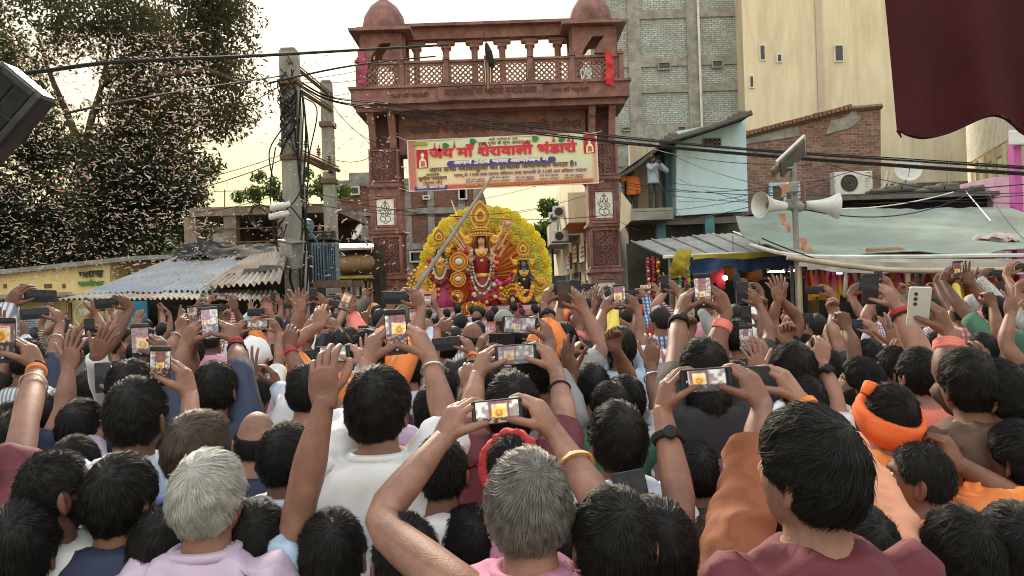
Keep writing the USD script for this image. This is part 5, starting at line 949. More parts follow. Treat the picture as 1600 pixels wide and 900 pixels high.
# hands: wrist at the origin, fingers along +z, palm faces +y, thumb on -x (a right hand)
POSES = {  # (knuckle, middle, tip bends in degrees) per finger, spread, thumb joints
    'open': ([(10, 12, 8), (6, 10, 8), (8, 12, 8), (14, 16, 10)], (-12, -3, 6, 16), [(-.026, .004, .028), (-.056, .014, .056), (-.078, .02, .082), (-.096, .022, .104)]),
    'relaxed': ([(22, 30, 18), (26, 32, 20), (32, 36, 20), (38, 38, 22)], (-8, -2, 4, 10), [(-.026, .006, .028), (-.052, .022, .055), (-.064, .036, .083), (-.07, .046, .108)]),
    'clamp': ([(34, 34, 22), (36, 38, 24), (40, 42, 26), (44, 44, 28)], (-6, -1, 3, 8), [(-.028, .006, .03), (-.056, .016, .054), (-.067, .036, .076), (-.066, .058, .092)]),
    'fist': ([(78, 92, 55), (82, 95, 55), (84, 95, 55), (86, 92, 50)], (-3, 0, 2, 5), [(-.028, .008, .03), (-.05, .028, .056), (-.042, .052, .074), (-.016, .062, .078)]),
    'pinch': ([(46, 62, 30), (52, 66, 34), (58, 70, 36), (62, 72, 38)], (-4, 0, 2, 6), [(-.028, .008, .03), (-.052, .026, .056), (-.052, .05, .078), (-.038, .07, .092)]),
    'point': ([(2, 6, 4), (70, 90, 50), (76, 92, 50), (80, 90, 48)], (-4, 0, 2, 5), [(-.028, .008, .03), (-.05, .026, .056), (-.046, .05, .074), (-.026, .06, .08)]),
    'victory': ([(4, 8, 5), (4, 8, 5), (74, 92, 52), (78, 90, 50)], (-13, 9, 3, 6), [(-.028, .008, .03), (-.05, .028, .056), (-.04, .05, .074), (-.012, .058, .08)])}
HANDS = {}
def hand_mesh(pose, lod):
    if (pose, lod) in HANDS: return HANDS[pose, lod]
    seg = {2: 14, 1: 8, 0: 5}[lod]; curls, spread, th = POSES[pose]
    def sp(p, r): return m3.Manifold.sphere(r, seg).translate([float(x) for x in p])
    def chain(pts, rs): return [m3.Manifold.batch_hull([sp(a, ra), sp(b, rb_)]) for a, b, ra, rb_ in zip(pts[:-1], pts[1:], rs[:-1], rs[1:])]
    mx, ln = (-.029, -.0095, .010, .0285), ((.045, .027, .021), (.050, .030, .022), (.046, .028, .021), (.036, .021, .018)); mz = (.090, .094, .090, .082); rs = (.0098, .0098, .0093, .0084); fingers = []
    parts = [m3.Manifold.batch_hull([sp((-.017, .0, -.012), .0185), sp((.017, 0, -.012), .0185), sp((-.018, .002, .012), .0185), sp((.018, .002, .012), .0175), sp((-.03, .005, .04), .0155), sp((.031, .004, .035), .0145), sp((mx[0], 0, mz[0] - .008), .0125), sp((mx[3], 0, mz[3] - .008), .0115), sp((0, -.003, mz[1] - .006), .0125)])]
    for i in range(4):
        p = np.array([mx[i], 0, mz[i] - .012]); a = math.radians(spread[i]); cum = 0; pts = [p, np.array([mx[i], -.001, mz[i]])]; 
        for c, l in zip(curls[i], ln[i]):
            cum += math.radians(c); d = np.array([math.sin(a) * math.cos(min(cum, 1.4)), math.sin(cum), math.cos(cum) * math.cos(a)]); pts.append(pts[-1] + d / np.linalg.norm(d) * l)
        r = rs[i]; parts += chain(pts, [r * 1.2, r * 1.08, r * .98, r * .9, r * .76])
    parts += chain([np.array(q) for q in th], [.0185, .0135, .0115, .009])
    u = m3.Manifold.batch_boolean(parts, m3.OpType.Add)
    if lod:
        u = u.refine_to_length(.0095 if lod == 2 else .022); v, f = vf(u); t = trimesh.Trimesh(v, f, process=False); trimesh.smoothing.filter_taubin(t, .5, .53, 10 if lod == 2 else 6); res = (np.array(t.vertices), np.array(t.faces))
        try: 
            if m3.Manifold(m3.Mesh(res[0].astype(np.float32), res[1].astype(np.uint32))).is_empty(): res = vf(u)
        except Exception: res = vf(u)
    else: res = vf(u)
    HANDS[pose, lod] = res; return res
def place_hand(pose, side, lod, wrist, F, N, s=1.0):
    v, f = hand_mesh(pose, lod); F = unit(F); N = unit(N - F * (N @ F)); v = v.copy()
    if side == 'L': v[:, 0] *= -1; f = f[:, ::-1]
    return v * s @ np.array([np.cross(N, F), N, F]) + wrist, f

def wrist_from_palm(palm, F, s=1.0): return palm - unit(F) * .075 * s

def ik(Sh, Wr, l1, l2, hint):
    d = Wr - Sh; L = np.linalg.norm(d); k = max(1.0, L / (l1 + l2) * 1.003); l1, l2 = l1 * k, l2 * k
    if L < abs(l1 - l2) + .02: L = abs(l1 - l2) + .02
    u = d / np.linalg.norm(d); a = (l1 * l1 - l2 * l2 + L * L) / (2 * L); h = math.sqrt(max(l1 * l1 - a * a, 1e-6)); q = hint - Sh; q = q - u * (q @ u)
    if np.linalg.norm(q) < 1e-3: q = np.array([0, 0, -1.]) - u * (-u[2])
    return Sh + u * a + unit(q) * h, k
def arm_path(Sh, El, Wr, n=6):
    t = np.linspace(0, 1, n); A = Sh + (El - Sh) * t[:, None]; B = El + (Wr - El) * t[:, None]; P = np.vstack([A, B[1:]]); m_ = n - 1
    for _ in range(1): P[m_] = (P[m_ - 1] + 2 * P[m_] + P[m_ + 1]) / 4
    return P
ARM_R = [.056, .054, .052, .049, .046, .044, .047, .046, .040, .033, .0285]

def smoothnoise(v, s, amp, seed): return (meshkit.fbm(v * s + seed * 3.1, 3, int(seed) % 50) - .5)[:, None] * amp
PERSONS, PHONES = [], []
class O: pass
def person(px=None, py=None, w=None, d=None, pos=None, base=0., h=None, hair='short', hcol='black', shirt='white', sleeve='short', skin=1, face=None, tilt=8, turn=0, arms=(), cap=None, beard=False, desc=None, extra='', lod=None, lean=0., strand=False, collar=False, hat='', action=''):
    """A standing person whose head centre is seen at (px, py), w pixels wide, or stands at pos with head height h. face: the direction faced in degrees from +y towards +x; turn, tilt: the head's own."""
    if cap and cap[0] != 'turban': hair = 'cropped'
    if pos is None:
        d = d or FPX * .186 / w; H = at(px, py, d)
    else: H = np.array([pos[0], pos[1], h]); d = pos[1]
    k = float(np.clip((H[2] - base) / 1.535, .86, 1.14)); s = float(np.clip(k, .93, 1.06)); origin = np.array([H[0], H[1], base])
    if lod is None: lod = 2 if d < 2.6 else 1 if d < 6.4 else 0
    face = math.radians(face if face is not None else math.degrees(math.atan2(-.5 - H[0], 21 - H[1])))
    R = np.array([math.cos(face), -math.sin(face), 0]); D = np.array([math.sin(face), math.cos(face), 0]); B = np.array([R, D, EZ])            # rows: right, forward, up
    seed = (abs(hash_(H)) % 1000) / 10.; path = W + numbered(W, 'person'); x = UsdGeom.Xform.Define(stage, path); x.AddTranslateOp().Set(Gf.Vec3d(*origin)); LOC[path] = origin
    ty, tp = math.radians(turn), math.radians(tilt); R2 = R * math.cos(ty) - D * math.sin(ty); D2 = D * math.cos(ty) + R * math.sin(ty); U2 = EZ * math.cos(tp) - D2 * math.sin(tp); D3 = D2 * math.cos(tp) + EZ * math.sin(tp); HB = np.array([R2, D3, U2]) * s
    hv = lambda m: (m[0] @ HB + H, m[1])
    zs = lambda z: base + (H[2] - base) * z / 1.535                                  # body heights follow the height of the head
    up = np.array([0, 0, 1.]); c0 = np.array([H[0], H[1], 0]) - D * .03
    rad = {2: 20, 1: 12, 0: 8}[lod]
    def ring(z, hw, hd, dy=0., grow=0.):
        a = np.arange(rad) / rad * 2 * np.pi; e = lambda q: np.sign(q) * np.abs(q) ** .85
        return c0 + R * ((hw * s + grow) * e(np.cos(a)))[:, None] + D * ((hd * s + grow) * e(np.sin(a)) + dy)[:, None] + up * zs(z)
    raised = sum(1 for a in arms if a) 
    lift = .025 if raised else 0
    TOR = [(.86, .16, .112, 0), (.95, .15, .108, 0), (1.08, .148, .106, 0), (1.2, .163, .108, 0), (1.29, .172, .104, 0), (1.345 + lift, .152, .09, -.004), (1.385 + lift * .7, .11, .072, -.006), (1.412, .078, .062, -.004)]
    core = [ring(*q) for q in TOR] + [ring(1.43, .06, .058, 0), ring(1.47, .056, .056, .012), ring(1.505, .055, .056, .022)]
    body = [close_rings(np.vstack(core), len(core), rad), hv(head_mesh(lod))]
    SH = [ring(z, a, b, c, .012 + .012 * (z < 1.2)) for z, a, b, c in [(.80, .17, .12, 0)] + TOR]
    shirt_ms = [close_rings(np.vstack(SH), len(SH), rad)]
    shirt_arms, acc = [], []
    n_arm = {2: 14, 1: 9, 0: 6}[lod]; done = set()
    for a in list(arms):
        side = a['side']; sg = 1 if side == 'R' else -1; done.add(side); Sh = c0 + R * sg * .15 * s + up * (zs(1.345) + .03); Wr = np.array(a['wrist'], float)
        l1, l2 = .285 * s, .255 * s; dist = np.linalg.norm(Wr - Sh)
        if dist > (l1 + l2) * 1.04 and not a.get('fixed'):                              # keep the pixel, move along the line of sight
            C = np.array([0, 0, CAMZ]); ray = unit(Wr - C); t = ray @ (Sh - C); best = C + ray * t; W0 = Wr
            for q in np.linspace(0, 1, 11):
                Wr = W0 + (best - W0) * q
                if np.linalg.norm(Wr - Sh) <= (l1 + l2) * 1.04: break
        hint = a.get('elbow'); hint = Sh + (Wr - Sh) * .5 + R * sg * .15 - up * .12 - D * .05 if hint is None else np.array(hint, float)
        El, kk = ik(Sh, Wr, l1, l2, hint)
        if a.get('elbow') is not None and .14 < np.linalg.norm(hint - Wr) < .40 and .12 < np.linalg.norm(hint - Sh) < .54: El = hint
        P = arm_path(Sh, El, Wr); r = np.array(ARM_R) * s * a.get('thick', 1.)
        fo = unit(Wr - El); F = a.get('F'); F = fo if F is None else unit(np.array(F, float)); N = np.array(a.get('N', D), float)
        P = np.vstack([P, Wr + F * .012]); body.append(tube(np.vstack([c0 + R * sg * .08 + up * zs(1.32), P]), np.concatenate([[.05], r, [.024 * s]]), n_arm))
        body.append(place_hand(a.get('pose', 'open'), side, lod, Wr, F, N, s))
        sl = a.get('sleeve', sleeve); m_ = {'short': 4, 'long': 11, 'none': 0, 'elbow': 6, 'three': 8}[sl]
        if m_:
            Q = P[:m_]; rr_ = r[:m_] + .013 * s + .006; rr_[-1] += .004; shirt_ms.append(tube(np.vstack([c0 + R * sg * .06 + up * zs(1.31), Q]), np.concatenate([[.07], rr_]), n_arm + 2))
        for kind, t in a.get('wear', ()):                                               # bangles, threads, watches on the forearm, t from wrist to elbow
            p = Wr + (El - Wr) * t; rr_ = np.interp(1 - t, np.linspace(0, 1, 6), r[5:11]) ; fo_ = unit(Wr - El); xx = unit(np.cross(fo_, [0, 1, .1])); yy = np.cross(fo_, xx)
            def hoop(rad_, th, off=0, tl=.0): q = np.linspace(0, 2 * np.pi, 21)[:-1]; pts = p + fo_ * off + (np.cos(q)[:, None] * xx + np.sin(q)[:, None] * yy) * rad_ + fo_ * (np.sin(q) * tl)[:, None]; n_ = len(pts); T = np.roll(pts, -1, 0) - np.roll(pts, 1, 0); T /= np.linalg.norm(T, axis=1, keepdims=True); Nn = (pts - p); Nn /= np.linalg.norm(Nn, axis=1, keepdims=True); Bn = np.cross(T, Nn); aa = np.arange(6) / 6 * 2 * np.pi; v = (pts[:, None] + th * (np.cos(aa)[None, :, None] * Nn[:, None] + np.sin(aa)[None, :, None] * Bn[:, None])).reshape(-1, 3); i = np.arange(n_)[:, None] * 6 + np.arange(6)[None]; j = np.roll(i, -1, 0); i2, j2 = np.roll(i, -1, 1), np.roll(j, -1, 1); return v, np.stack([i, i2, j2, j], -1).reshape(-1, 4)
            if kind == 'watch': acc.append(('watch', [vf(hoop(rr_ + .004, .009)), vf(hoop(rr_ + .004, .009, .008)), lathe([(.001, 0), (.02, 0), (.021, .008), (.017, .011), (.001, .011)], 16, p - unit([0, 1, 0] - fo_ * fo_[1]) * (rr_ + .008), -unit([0, 1, 0] - fo_ * fo_[1]))], 'black_rubber'))
            elif kind == 'steel': acc.append(('bangle', [vf(hoop(rr_ + .007, .0035, 0, .012))], 'steel_bangle'))
            elif kind == 'gold': acc.append(('bangle', [vf(hoop(rr_ + .008, .006, 0, .012))], 'gold_bangle'))
            elif kind == 'black': acc.append(('wrist_cord', [vf(hoop(rr_ + .002, .005, 0, .006))], 'black_rubber'))
            elif kind in ('orange', 'red'): acc.append(('wrist_thread', [vf(hoop(rr_ + .002, .005, .006 * q, .004)) for q in (-1, 0, 1)], 'cloth_orange' if kind == 'orange' else 'cloth_red'))
            elif kind == 'band': acc.append(('wrist_band', [vf(hoop(rr_ + .002, .007, .007 * q)) for q in (-2, -1, 0, 1, 2)], 'cloth_coral'))
    for side in 'LR':
        if side not in done:                                                            # an arm that hangs by the side
            sg = 1 if side == 'R' else -1; Sh = c0 + R * sg * .175 * s + up * zs(1.33); El = Sh + R * sg * .05 + D * .02 - up * .28 * s; Wr = El + D * .1 - up * .22 * s; P = arm_path(Sh, El, Wr); r = np.array(ARM_R) * s
            body.append(tube(np.vstack([c0 + R * sg * .08 + up * zs(1.30), P, Wr + unit(Wr - El) * .012]), np.concatenate([[.05], r, [.024]]), n_arm)); body.append(place_hand('relaxed', side, min(lod, 1), Wr, unit(Wr - El), -R * sg, s))
            m_ = 4 if sleeve in ('short', 'none') else 11; shirt_ms.append(tube(np.vstack([c0 + R * sg * .06 + up * zs(1.29), P[:m_]]), np.concatenate([[.07], r[:m_] + .018]), n_arm + 2))
    leg = {2: 10, 1: 8, 0: 6}[lod]; tro = []
    for sg in (-1, 1):
        hip, kn, an = c0 + R * sg * .085 + up * zs(.88), c0 + R * sg * .095 + D * .015 + up * zs(.47), c0 + R * sg * .1 - D * .02 + up * zs(.07)
        tro.append(tube([hip, (hip + kn) / 2, kn, (kn + an) / 2, an], [.095, .085, .066, .062, .056], leg)); body.append(tube([an - D * .05 - up * (zs(.07) - base - .035), an + D * .08 - up * (zs(.07) - base - .035), an + D * .17 - up * (zs(.07) - base - .028)], [.035, .04, .026], 8))
        body.append(tube([hip + up * .1, kn, an + up * .06, an - up * (zs(.07) - base - .05)], [.06, .05, .045, .04], 6))
    tro.append(close_rings(np.vstack([ring(.80, .12, .1), ring(.86, .168, .118), ring(.93, .168, .118)]), 3, rad))
    bv, bf = merge(body)
    if lod == 2: bv = bv + trimesh.Trimesh(bv, bf, process=False).vertex_normals * (smoothnoise(bv - origin, 38, .0035, seed) + smoothnoise((bv - origin) * [1, 1, .4], 16, .006, seed + 2))
    part(path, 'body', (bv, bf), f'skin_{skin}', smooth=True)
    if lod == 2:                                                                        # cloth folds need a fine surface
        sm = m3.Manifold.batch_boolean([man(m) for m in shirt_ms], m3.OpType.Add).refine_to_length(.023); v, f_ = vf(sm); t = trimesh.Trimesh(v, f_, process=False); trimesh.smoothing.filter_taubin(t, .5, .53, 6); v = np.array(t.vertices); nn = np.array(t.vertex_normals)
        q = (v - origin) @ B.T; rg = 1 - np.abs(2 * meshkit.fbm((q * [1, 1, .5] + .35 * q[:, [2, 0, 1]]) * 9 + seed, 2, 4) - 1); v = v + nn * (smoothnoise(q, 5, .02, seed) + ((np.clip(rg, 0, 1) ** 4 - .3) * .022)[:, None] + smoothnoise(q * [1.2, 1.2, .35] - .3 * q[:, [1, 2, 0]], 21, .014, seed + 3) + .010)
        sv = (v, f_)
    else:
        sv = merge(shirt_ms)
    smat = 'cloth_' + shirt.replace(' ', '_'); sp_ = part(path, 'shirt', sv, smat, smooth=True)
    if collar or (lod == 2 and seed % 1 > .55): part(sp_, 'collar', tube(np.vstack([ring(1.42, .072, .062, -.004, .006)[:rad], ring(1.42, .072, .062, -.004, .006)[:2]]), .014, 6), smat, smooth=True)
    part(path, 'trousers', cat(tro), 'trousers_dark', smooth=True)
    if hair != 'shaved':
        hp = part(path, 'hair', hv(hair_mesh(lod, hair, seed)), 'hair_' + hcol, smooth=True)
        if lod:
            wd_ = max(1., d / 2.4); n_ = int(np.clip(5200 / d, 500, 3600)); Sx = strands(hair, seed, n_, {'cropped': .012, 'short': .045, 'full': .075, 'bald': .03, 'long': .09}.get(hair, .04) * (1.2 if hcol == 'grey' else 1)) @ HB + H - origin
            cv = UsdGeom.BasisCurves.Define(stage, hp + '/' + 'strands'); cv.CreateTypeAttr('linear'); cv.CreateCurveVertexCountsAttr(Vt.IntArray.FromNumpy(np.full(len(Sx), 5, np.int32))); cv.CreatePointsAttr(Vt.Vec3fArray.FromNumpy(Sx.reshape(-1, 3).astype(np.float32)))
            cv.CreateWidthsAttr(Vt.FloatArray.FromNumpy(np.tile(np.array([.0016, .0016, .0014, .0011, .0004], np.float32) * np.float32(wd_), len(Sx)))); cv.SetWidthsInterpolation('vertex'); UsdShade.MaterialBindingAPI.Apply(cv.GetPrim()).Bind(UsdShade.Material.Get(stage, W + 'Looks/strand_' + hcol)); tag(cv.GetPrim(), kind='stuff')
    if lod:
        eyes = [hv((ball((sx * .030, .0715, .012), (.011, .0085, .007), 1))) for sx in (-1, 1)]; ey = part(path, 'eyes', eyes, 'eye_white', smooth=True); part(ey, 'pupils', [hv(ball((sx * .030, .0782, .012), (.005, .003, .0055), 1)) for sx in (-1, 1)], 'eye_dark', smooth=True)
        part(path, 'eyebrows', [hv(tube([(sx * .016, .094, .031), (sx * .032, .091, .036), (sx * .048, .079, .032)], [.0035, .004, .002], 5)) for sx in (-1, 1)], 'hair_black')
    if beard and lod:
        Dn = head_dirs(30, 30); az = np.abs(np.arctan2(Dn[..., 0], Dn[..., 1])); kq = 1 / (1 + np.exp(-20 * np.minimum(np.minimum(-.32 - Dn[..., 2] + .28 * np.clip(az - .5, 0, 1), 1.75 - az), .9 + Dn[..., 2] * .98))); part(path, 'beard', hv(close_rings((head_shape(Dn) + Dn * (kq * .007 - (1 - kq) * .014)[..., None]).reshape(-1, 3), 30, 30)), 'hair_' + ('black' if hcol == 'grey' else hcol), smooth=True)
    if cap: headwear(path, cap, hv, lod)
    for nm, ms, m_ in acc: part(path, nm, ms, m_, smooth=60)
    o = O(); o.path, o.px, o.py, o.d, o.shirt, o.hair, o.hcol, o.cap, o.desc, o.n, o.action, o.H, o.lod = path, *pix(H), d, shirt, hair, hcol, cap, desc, len(arms), action, H, lod; PERSONS.append(o); return o
def hash_(p): return zlib.crc32(np.round(np.asarray(p, float) * 100).astype(np.int32).tobytes())
def headwear(path, cap, hv, lod):
    kind, col = cap; n = 28 if lod == 2 else 16; D = head_dirs(24 if lod == 2 else 12, n); P = head_shape(D); m_ = len(D); mt = 'cloth_' + col.replace(' ', '_'); az = np.arctan2(D[..., 0], D[..., 1])
    if kind == 'cap':
        k = 1 / (1 + np.exp(-(D[..., 2] - .18) * 40)); c = part(path, 'cap', hv(close_rings((P + D * (k * .022 - (1 - k) * .03)[..., None]).reshape(-1, 3), m_, n)), mt, smooth=True); t = np.linspace(-1, 1, 9); G = np.array([[[.078 * a, .075 + b * .075 * math.sqrt(max(0, 1 - .75 * a * a)), .028 - .012 * a * a - b * .012] for b in np.linspace(0, 1, 4)] for a in t]); part(c, 'brim', hv(thick(G, .004)), mt, smooth=60)
    if kind == 'skullcap':
        k = 1 / (1 + np.exp(-(D[..., 2] - .3) * 50)); part(path, 'cap', hv(close_rings((P + D * (k * .024 - (1 - k) * .03)[..., None]).reshape(-1, 3), m_, n)), mt, smooth=True)
    if kind == 'bandana':
        z0 = .12 + .25 * np.cos(az); k = 1 / (1 + np.exp(-np.minimum(D[..., 2] - z0 + .15, 1.05 - D[..., 2] + D[..., 1] * .8 - .15) * 28)); part(path, 'headscarf', hv(close_rings((P * 1.0 + D * (k * (.026 + .006 * np.sin(D[..., 2] * 45 + 3 * az)) - (1 - k) * .03)[..., None]).reshape(-1, 3), m_, n)), mt, smooth=True)
    if kind == 'wrap':
        k = 1 / (1 + np.exp(-(D[..., 2] + .25 + .2 * np.abs(az) / 3) * 25)); fold = .008 * np.sin(D[..., 2] * 30 + 2 * az) + .02 * (meshkit.fbm(D * 3, 3, 9) - .5); part(path, 'head_wrap', hv(close_rings((P + D * (k * (.03 + fold) - (1 - k) * .03)[..., None]).reshape(-1, 3), m_, n)), mt, smooth=True)
    if kind == 'turban':
        m2, n2 = 17, 56; a, q = np.meshgrid(np.linspace(0, 2 * np.pi, n2, endpoint=False), np.linspace(0, 2 * np.pi, m2, endpoint=False), indexing='ij'); fl = 1 + .16 * np.sin(3 * q + 2 * a) + .1 * np.sin(5 * q - 3 * a); rx, ry = .088 + .026 * np.cos(q) * fl, .108 + .026 * np.cos(q) * fl; zz = .012 + (.046 + .01 * np.sin(a * 2)) * np.sin(q) * (.9 + .1 * fl) + .012 * np.sin(a) + .018 * np.cos(a + .6); pts = np.stack([rx * np.cos(a), ry * np.sin(a) - .004, zz], -1); k0 = np.arange(n2 * m2).reshape(n2, m2); k1, k2 = np.roll(k0, -1, 0), np.roll(k0, -1, 1); k3 = np.roll(k1, -1, 1); t0 = [hv(vf((pts.reshape(-1, 3), np.stack([k0, k1, k3, k2], -1).reshape(-1, 4))))]
        c = part(path, 'turban', t0, mt, smooth=True); part(c, 'knot', hv(tube([(-.07, .07, .06), (-.05, .085, .085), (-.02, .09, .075)], [.02, .026, .015], 10)), mt, smooth=True)

# phones: body, screen with the little picture it shows, camera side
def phone_screen(u, v, kind, asp=1.):
    """Colours of the live picture on a screen; u across, v up, 0 to 1."""
    g = np.random.default_rng(kind * 31 + 7); c = np.zeros(u.shape + (3,)); q = meshkit.noise(np.stack([u * 11, v * 11 / asp, u * 0 + kind * 7.], -1), 3)
    if kind % 4 == 3: c[:] = (.008, .008, .009); c += .012 * q[..., None] * (v > .5)[..., None]; return c
    z = g.uniform(.5, 1.7); x, y = (u - .5 - g.uniform(-.2, .2)) / z * (asp if asp > 1 else 1.), (v - .5 - g.uniform(-.12, .16)) / z / (asp if asp < 1 else 1.) * .8
    c[:] = np.array([.42, .4, .33]) * g.uniform(.7, 1.1); wall = (np.abs(x) > .36); c[wall] = (.2, .17, .15); c[wall & (q > .55)] = (.34, .33, .3)
    c[(y > .2) & (np.abs(x) < .4)] = (.14, .055, .055); c[(np.abs(np.abs(x) - .33) < .05) & (y > -.2)] = (.12, .05, .05); c[(np.abs(y - .17) < .045) & (np.abs(x) < .25)] = (.42, .36, .26); c[(np.abs(y - .18) < .015) & (np.abs(x) < .2)] = (.4, .06, .07)
    r = (x / .22) ** 2 + ((y + .05) / .17) ** 2; b = r < 1.1 + (q - .5); c[b] = (.45, .3, .03); c[b & (r < .4)] = (.3, .1, .03); c[(r < .12)] = (.35, .2, .08); dk = y < -.17 + .1 * (q - .5); c[dk] = (.025, .02, .02); c[dk & (q > .6)] = (.16, .095, .07)
    glare = g.uniform(0, .28); c = c * (1 - glare) + np.array([.3, .32, .36]) * glare; c *= (.65 + .7 * q)[..., None] * g.uniform(.45, 1.0); lo, hi = (.1, .93) if g.random() < .6 else (.0, 1.0); t = v if asp <= 1 else u; c[(t < lo) | (t > hi)] = (.006, .006, .007); c[(np.abs(t - lo / 2) < .02) & (np.abs((u if asp <= 1 else v) - .5) < .05) & (lo > 0)] = (.3, .3, .3)  # a veil of glare is mixed into the screen colours
    return c
def phone(c, up, nrm, long_, land, kind, label, hw=.47, back=False, case='black_rubber'):
    """A phone centred at c; up: the picture's up; nrm: the way the screen faces."""
    c = np.asarray(c, float); nrm = unit(nrm); up = unit(np.asarray(up, float) - nrm * (np.asarray(up, float) @ nrm)); rt = np.cross(up, nrm); Hh, Ww = (long_ * hw, long_) if land else (long_, long_ * hw); t = thing('phone', label or 'phone', 'phone', c); r = .1 * min(Hh, Ww); ax = np.array([rt, up, nrm])
    def plate(w_, h_, th, rr_, off): p = sbox(-w_ / 2 + rr_, -h_ / 2 + rr_, w_ / 2 - rr_, h_ / 2 - rr_).buffer(rr_, quad_segs=4); return extrude(p, th, c + nrm * off, rt, up)
    part(t, 'body', plate(Ww, Hh, .008, r, -.006), case); sg = -1 if back else 1
    if back:
        part(t, 'back_cover', plate(Ww * .97, Hh * .98, .0015, r, .0022), case); cmb = c + up * Hh * .34 - rt * Ww * .2; part(t, 'camera_bump', [lathe([(.001, 0), (.007, 0), (.006, .003), (.001, .003)], 10, cmb + up * q + nrm * .004, nrm) for q in (0, -.02, -.04)], 'glass_dark')
    else:
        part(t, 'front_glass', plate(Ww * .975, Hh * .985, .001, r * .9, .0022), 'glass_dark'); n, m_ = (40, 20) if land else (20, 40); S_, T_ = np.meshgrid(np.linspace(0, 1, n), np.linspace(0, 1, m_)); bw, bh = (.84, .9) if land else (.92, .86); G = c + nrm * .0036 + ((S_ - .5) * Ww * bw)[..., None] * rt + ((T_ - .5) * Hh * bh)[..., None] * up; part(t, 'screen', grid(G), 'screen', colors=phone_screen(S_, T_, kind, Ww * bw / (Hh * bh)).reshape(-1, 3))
    PHONES.append((t, c, label, land, kind, back)); return t, c, rt, up, nrm, Ww, Hh
# ================================================= THE CROWD
CAM = np.array([0, 0, CAMZ])
def hold(ph, side, elbow=None, wear=(), s=1.0, slide=None, **kw):
    t, c, rt, up, nrm, Ww, Hh = ph; sg = 1 if side == 'R' else -1; edge = c + rt * sg * (Ww / 2) + up * Hh * (slide if slide is not None else (-.18 if Hh > Ww else -.05)); I = -rt * sg; N = I * .78 - nrm * .62; F = unit(up * .85 + I * .36 - nrm * .05)
    if elbow is not None: F = unit(F + .45 * unit(edge - .08 * F - elbow))
    N2 = unit(N - F * (N @ F)); x = np.cross(N2, F); wr = edge - s * (-sg * .036 * x + .022 * N2 + .088 * F)
    return dict(side=side, wrist=wr, F=F, N=N2, pose='clamp', elbow=elbow, wear=wear, fixed=True, **kw)
def PH(px, py, ln, land=False, ang=0, kind=1, hands='LR', head=None, elbow={}, dr=.33, wear={}, label=None, back=False, side=None, sleeves={}, hz=.43, plen=.164, case='black_rubber', thick=1., **kw):
    """A phone seen at (px, py), ln pixels long, and the person who holds it up."""
    d = FPX * plen / ln; c = at(px, py, d); a = math.radians(ang); up0 = np.array([-math.sin(a), 0, math.cos(a)]); dh = d - dr; H = at(head[0], head[1], dh) if head else np.array([c[0] + (.0 if len(hands) > 1 else -.13 if hands == 'R' else .13), dh, float(np.clip(c[2] - hz, 1.36, 1.63))])
    n = unit((unit(CAM - c) * .62 + unit(H - c) * .38)) ; ph = phone(c, up0, n, plen, land, kind if kind % 4 == 3 else kind + 4 * len(PHONES), label, back=back, case=case); arms = []
    for s_ in hands:
        e = elbow.get(s_); arms.append(hold(ph, s_, at(e[0], e[1], d - (e[2] if len(e) > 2 else .12)) if e else None, wear.get(s_, ()), thick=thick, **({'sleeve': sleeves[s_]} if s_ in sleeves else {})))
    q = pix(H); o = person(q[0], q[1], None, dh, arms=arms, action='phone' if not back else 'phone', **kw); PHONES[-1] = PHONES[-1] + (o,); return o
def UP(side, px, py, ln, pose='open', ang=0, palm='fwd', elbow=None, ed=.12, wear=(), sleeve=None, d=None, fwd=.15):
    """A raised hand whose palm centre is seen at (px, py), ln pixels from wrist to finger tip."""
    d = d or FPX * .19 / ln; p = at(px, py, d); a = math.radians(ang); F = unit([-math.sin(a), fwd, math.cos(a)]); sg = 1 if side == 'R' else -1
    N = {'fwd': (0, 1, .1), 'back': (0, -1, 0), 'in': (-sg, .2, 0), 'out': (sg, .1, 0), 'diag': (-sg * .7, .7, 0)}[palm]
    r = dict(side=side, wrist=p - F * .075, F=F, N=N, pose=pose, wear=wear, elbow=None if elbow is None else at(elbow[0], elbow[1], d - ed))
    if sleeve: r['sleeve'] = sleeve
    return r
def MAN(px, py, w, **kw): return person(px, py, w, **kw)

# ---- nearest rows, one by one
PH(619, 519, 72, ang=2, kind=0, head=(592, 645), dr=.42, elbow={'L': (572, 640), 'R': (700, 668)}, wear={'R': [('steel', .2)]}, hair='full', shirt='white', skin=3, turn=12, desc='wavy black hair and white t-shirt', sleeve='short')
PH(777, 643, 80, land=True, ang=3, kind=0, head=(826, 800), elbow={'L': (585, 815, .2), 'R': (955, 815, .2)}, dr=.42, wear={'R': [('gold', .42)]}, hair='full', hcol='mixed', shirt='pink', skin=3, plen=.136, desc='greying brown hair and pink shirt', sleeve='short', sleeves={'L': 'none', 'R': 'none'})
MAN(690, 742, 100, hair='cropped', shirt='white', skin=1, desc='round cropped black hair and white shirt', turn=8)
MAN(450, 722, 92, hair='short', shirt='white', skin=1, turn=22, desc='combed black hair and plain white shirt', collar=True)
MAN(402, 690, 80, hair='bald', shirt='navy', skin=3, turn=-20, desc='bald shining head and navy shirt')
MAN(512, 650, 66, hair='bald', hcol='grey', shirt='light blue', skin=2, turn=25, desc='mostly bald head and light blue shirt')
MAN(520, 872, 114, hair='short', shirt='light blue', skin=2, desc='bare left hand raised beside the bald head', arms=[UP('L', 505, 592, 84, 'relaxed', 3, 'fwd', (496, 712), ed=.12)])
MAN(328, 785, 118, hair='full', hcol='grey', shirt='lilac', skin=2, turn=15, desc='white hair and lilac shirt')
MAN(88, 772, 112, hair='cropped', shirt='white', skin=1, turn=35, beard=True, desc='cropped black hair, beard and white collar')
MAN(192, 786, 112, hair='full', shirt='navy', skin=1, turn=10, desc='tousled black hair at the lower left')
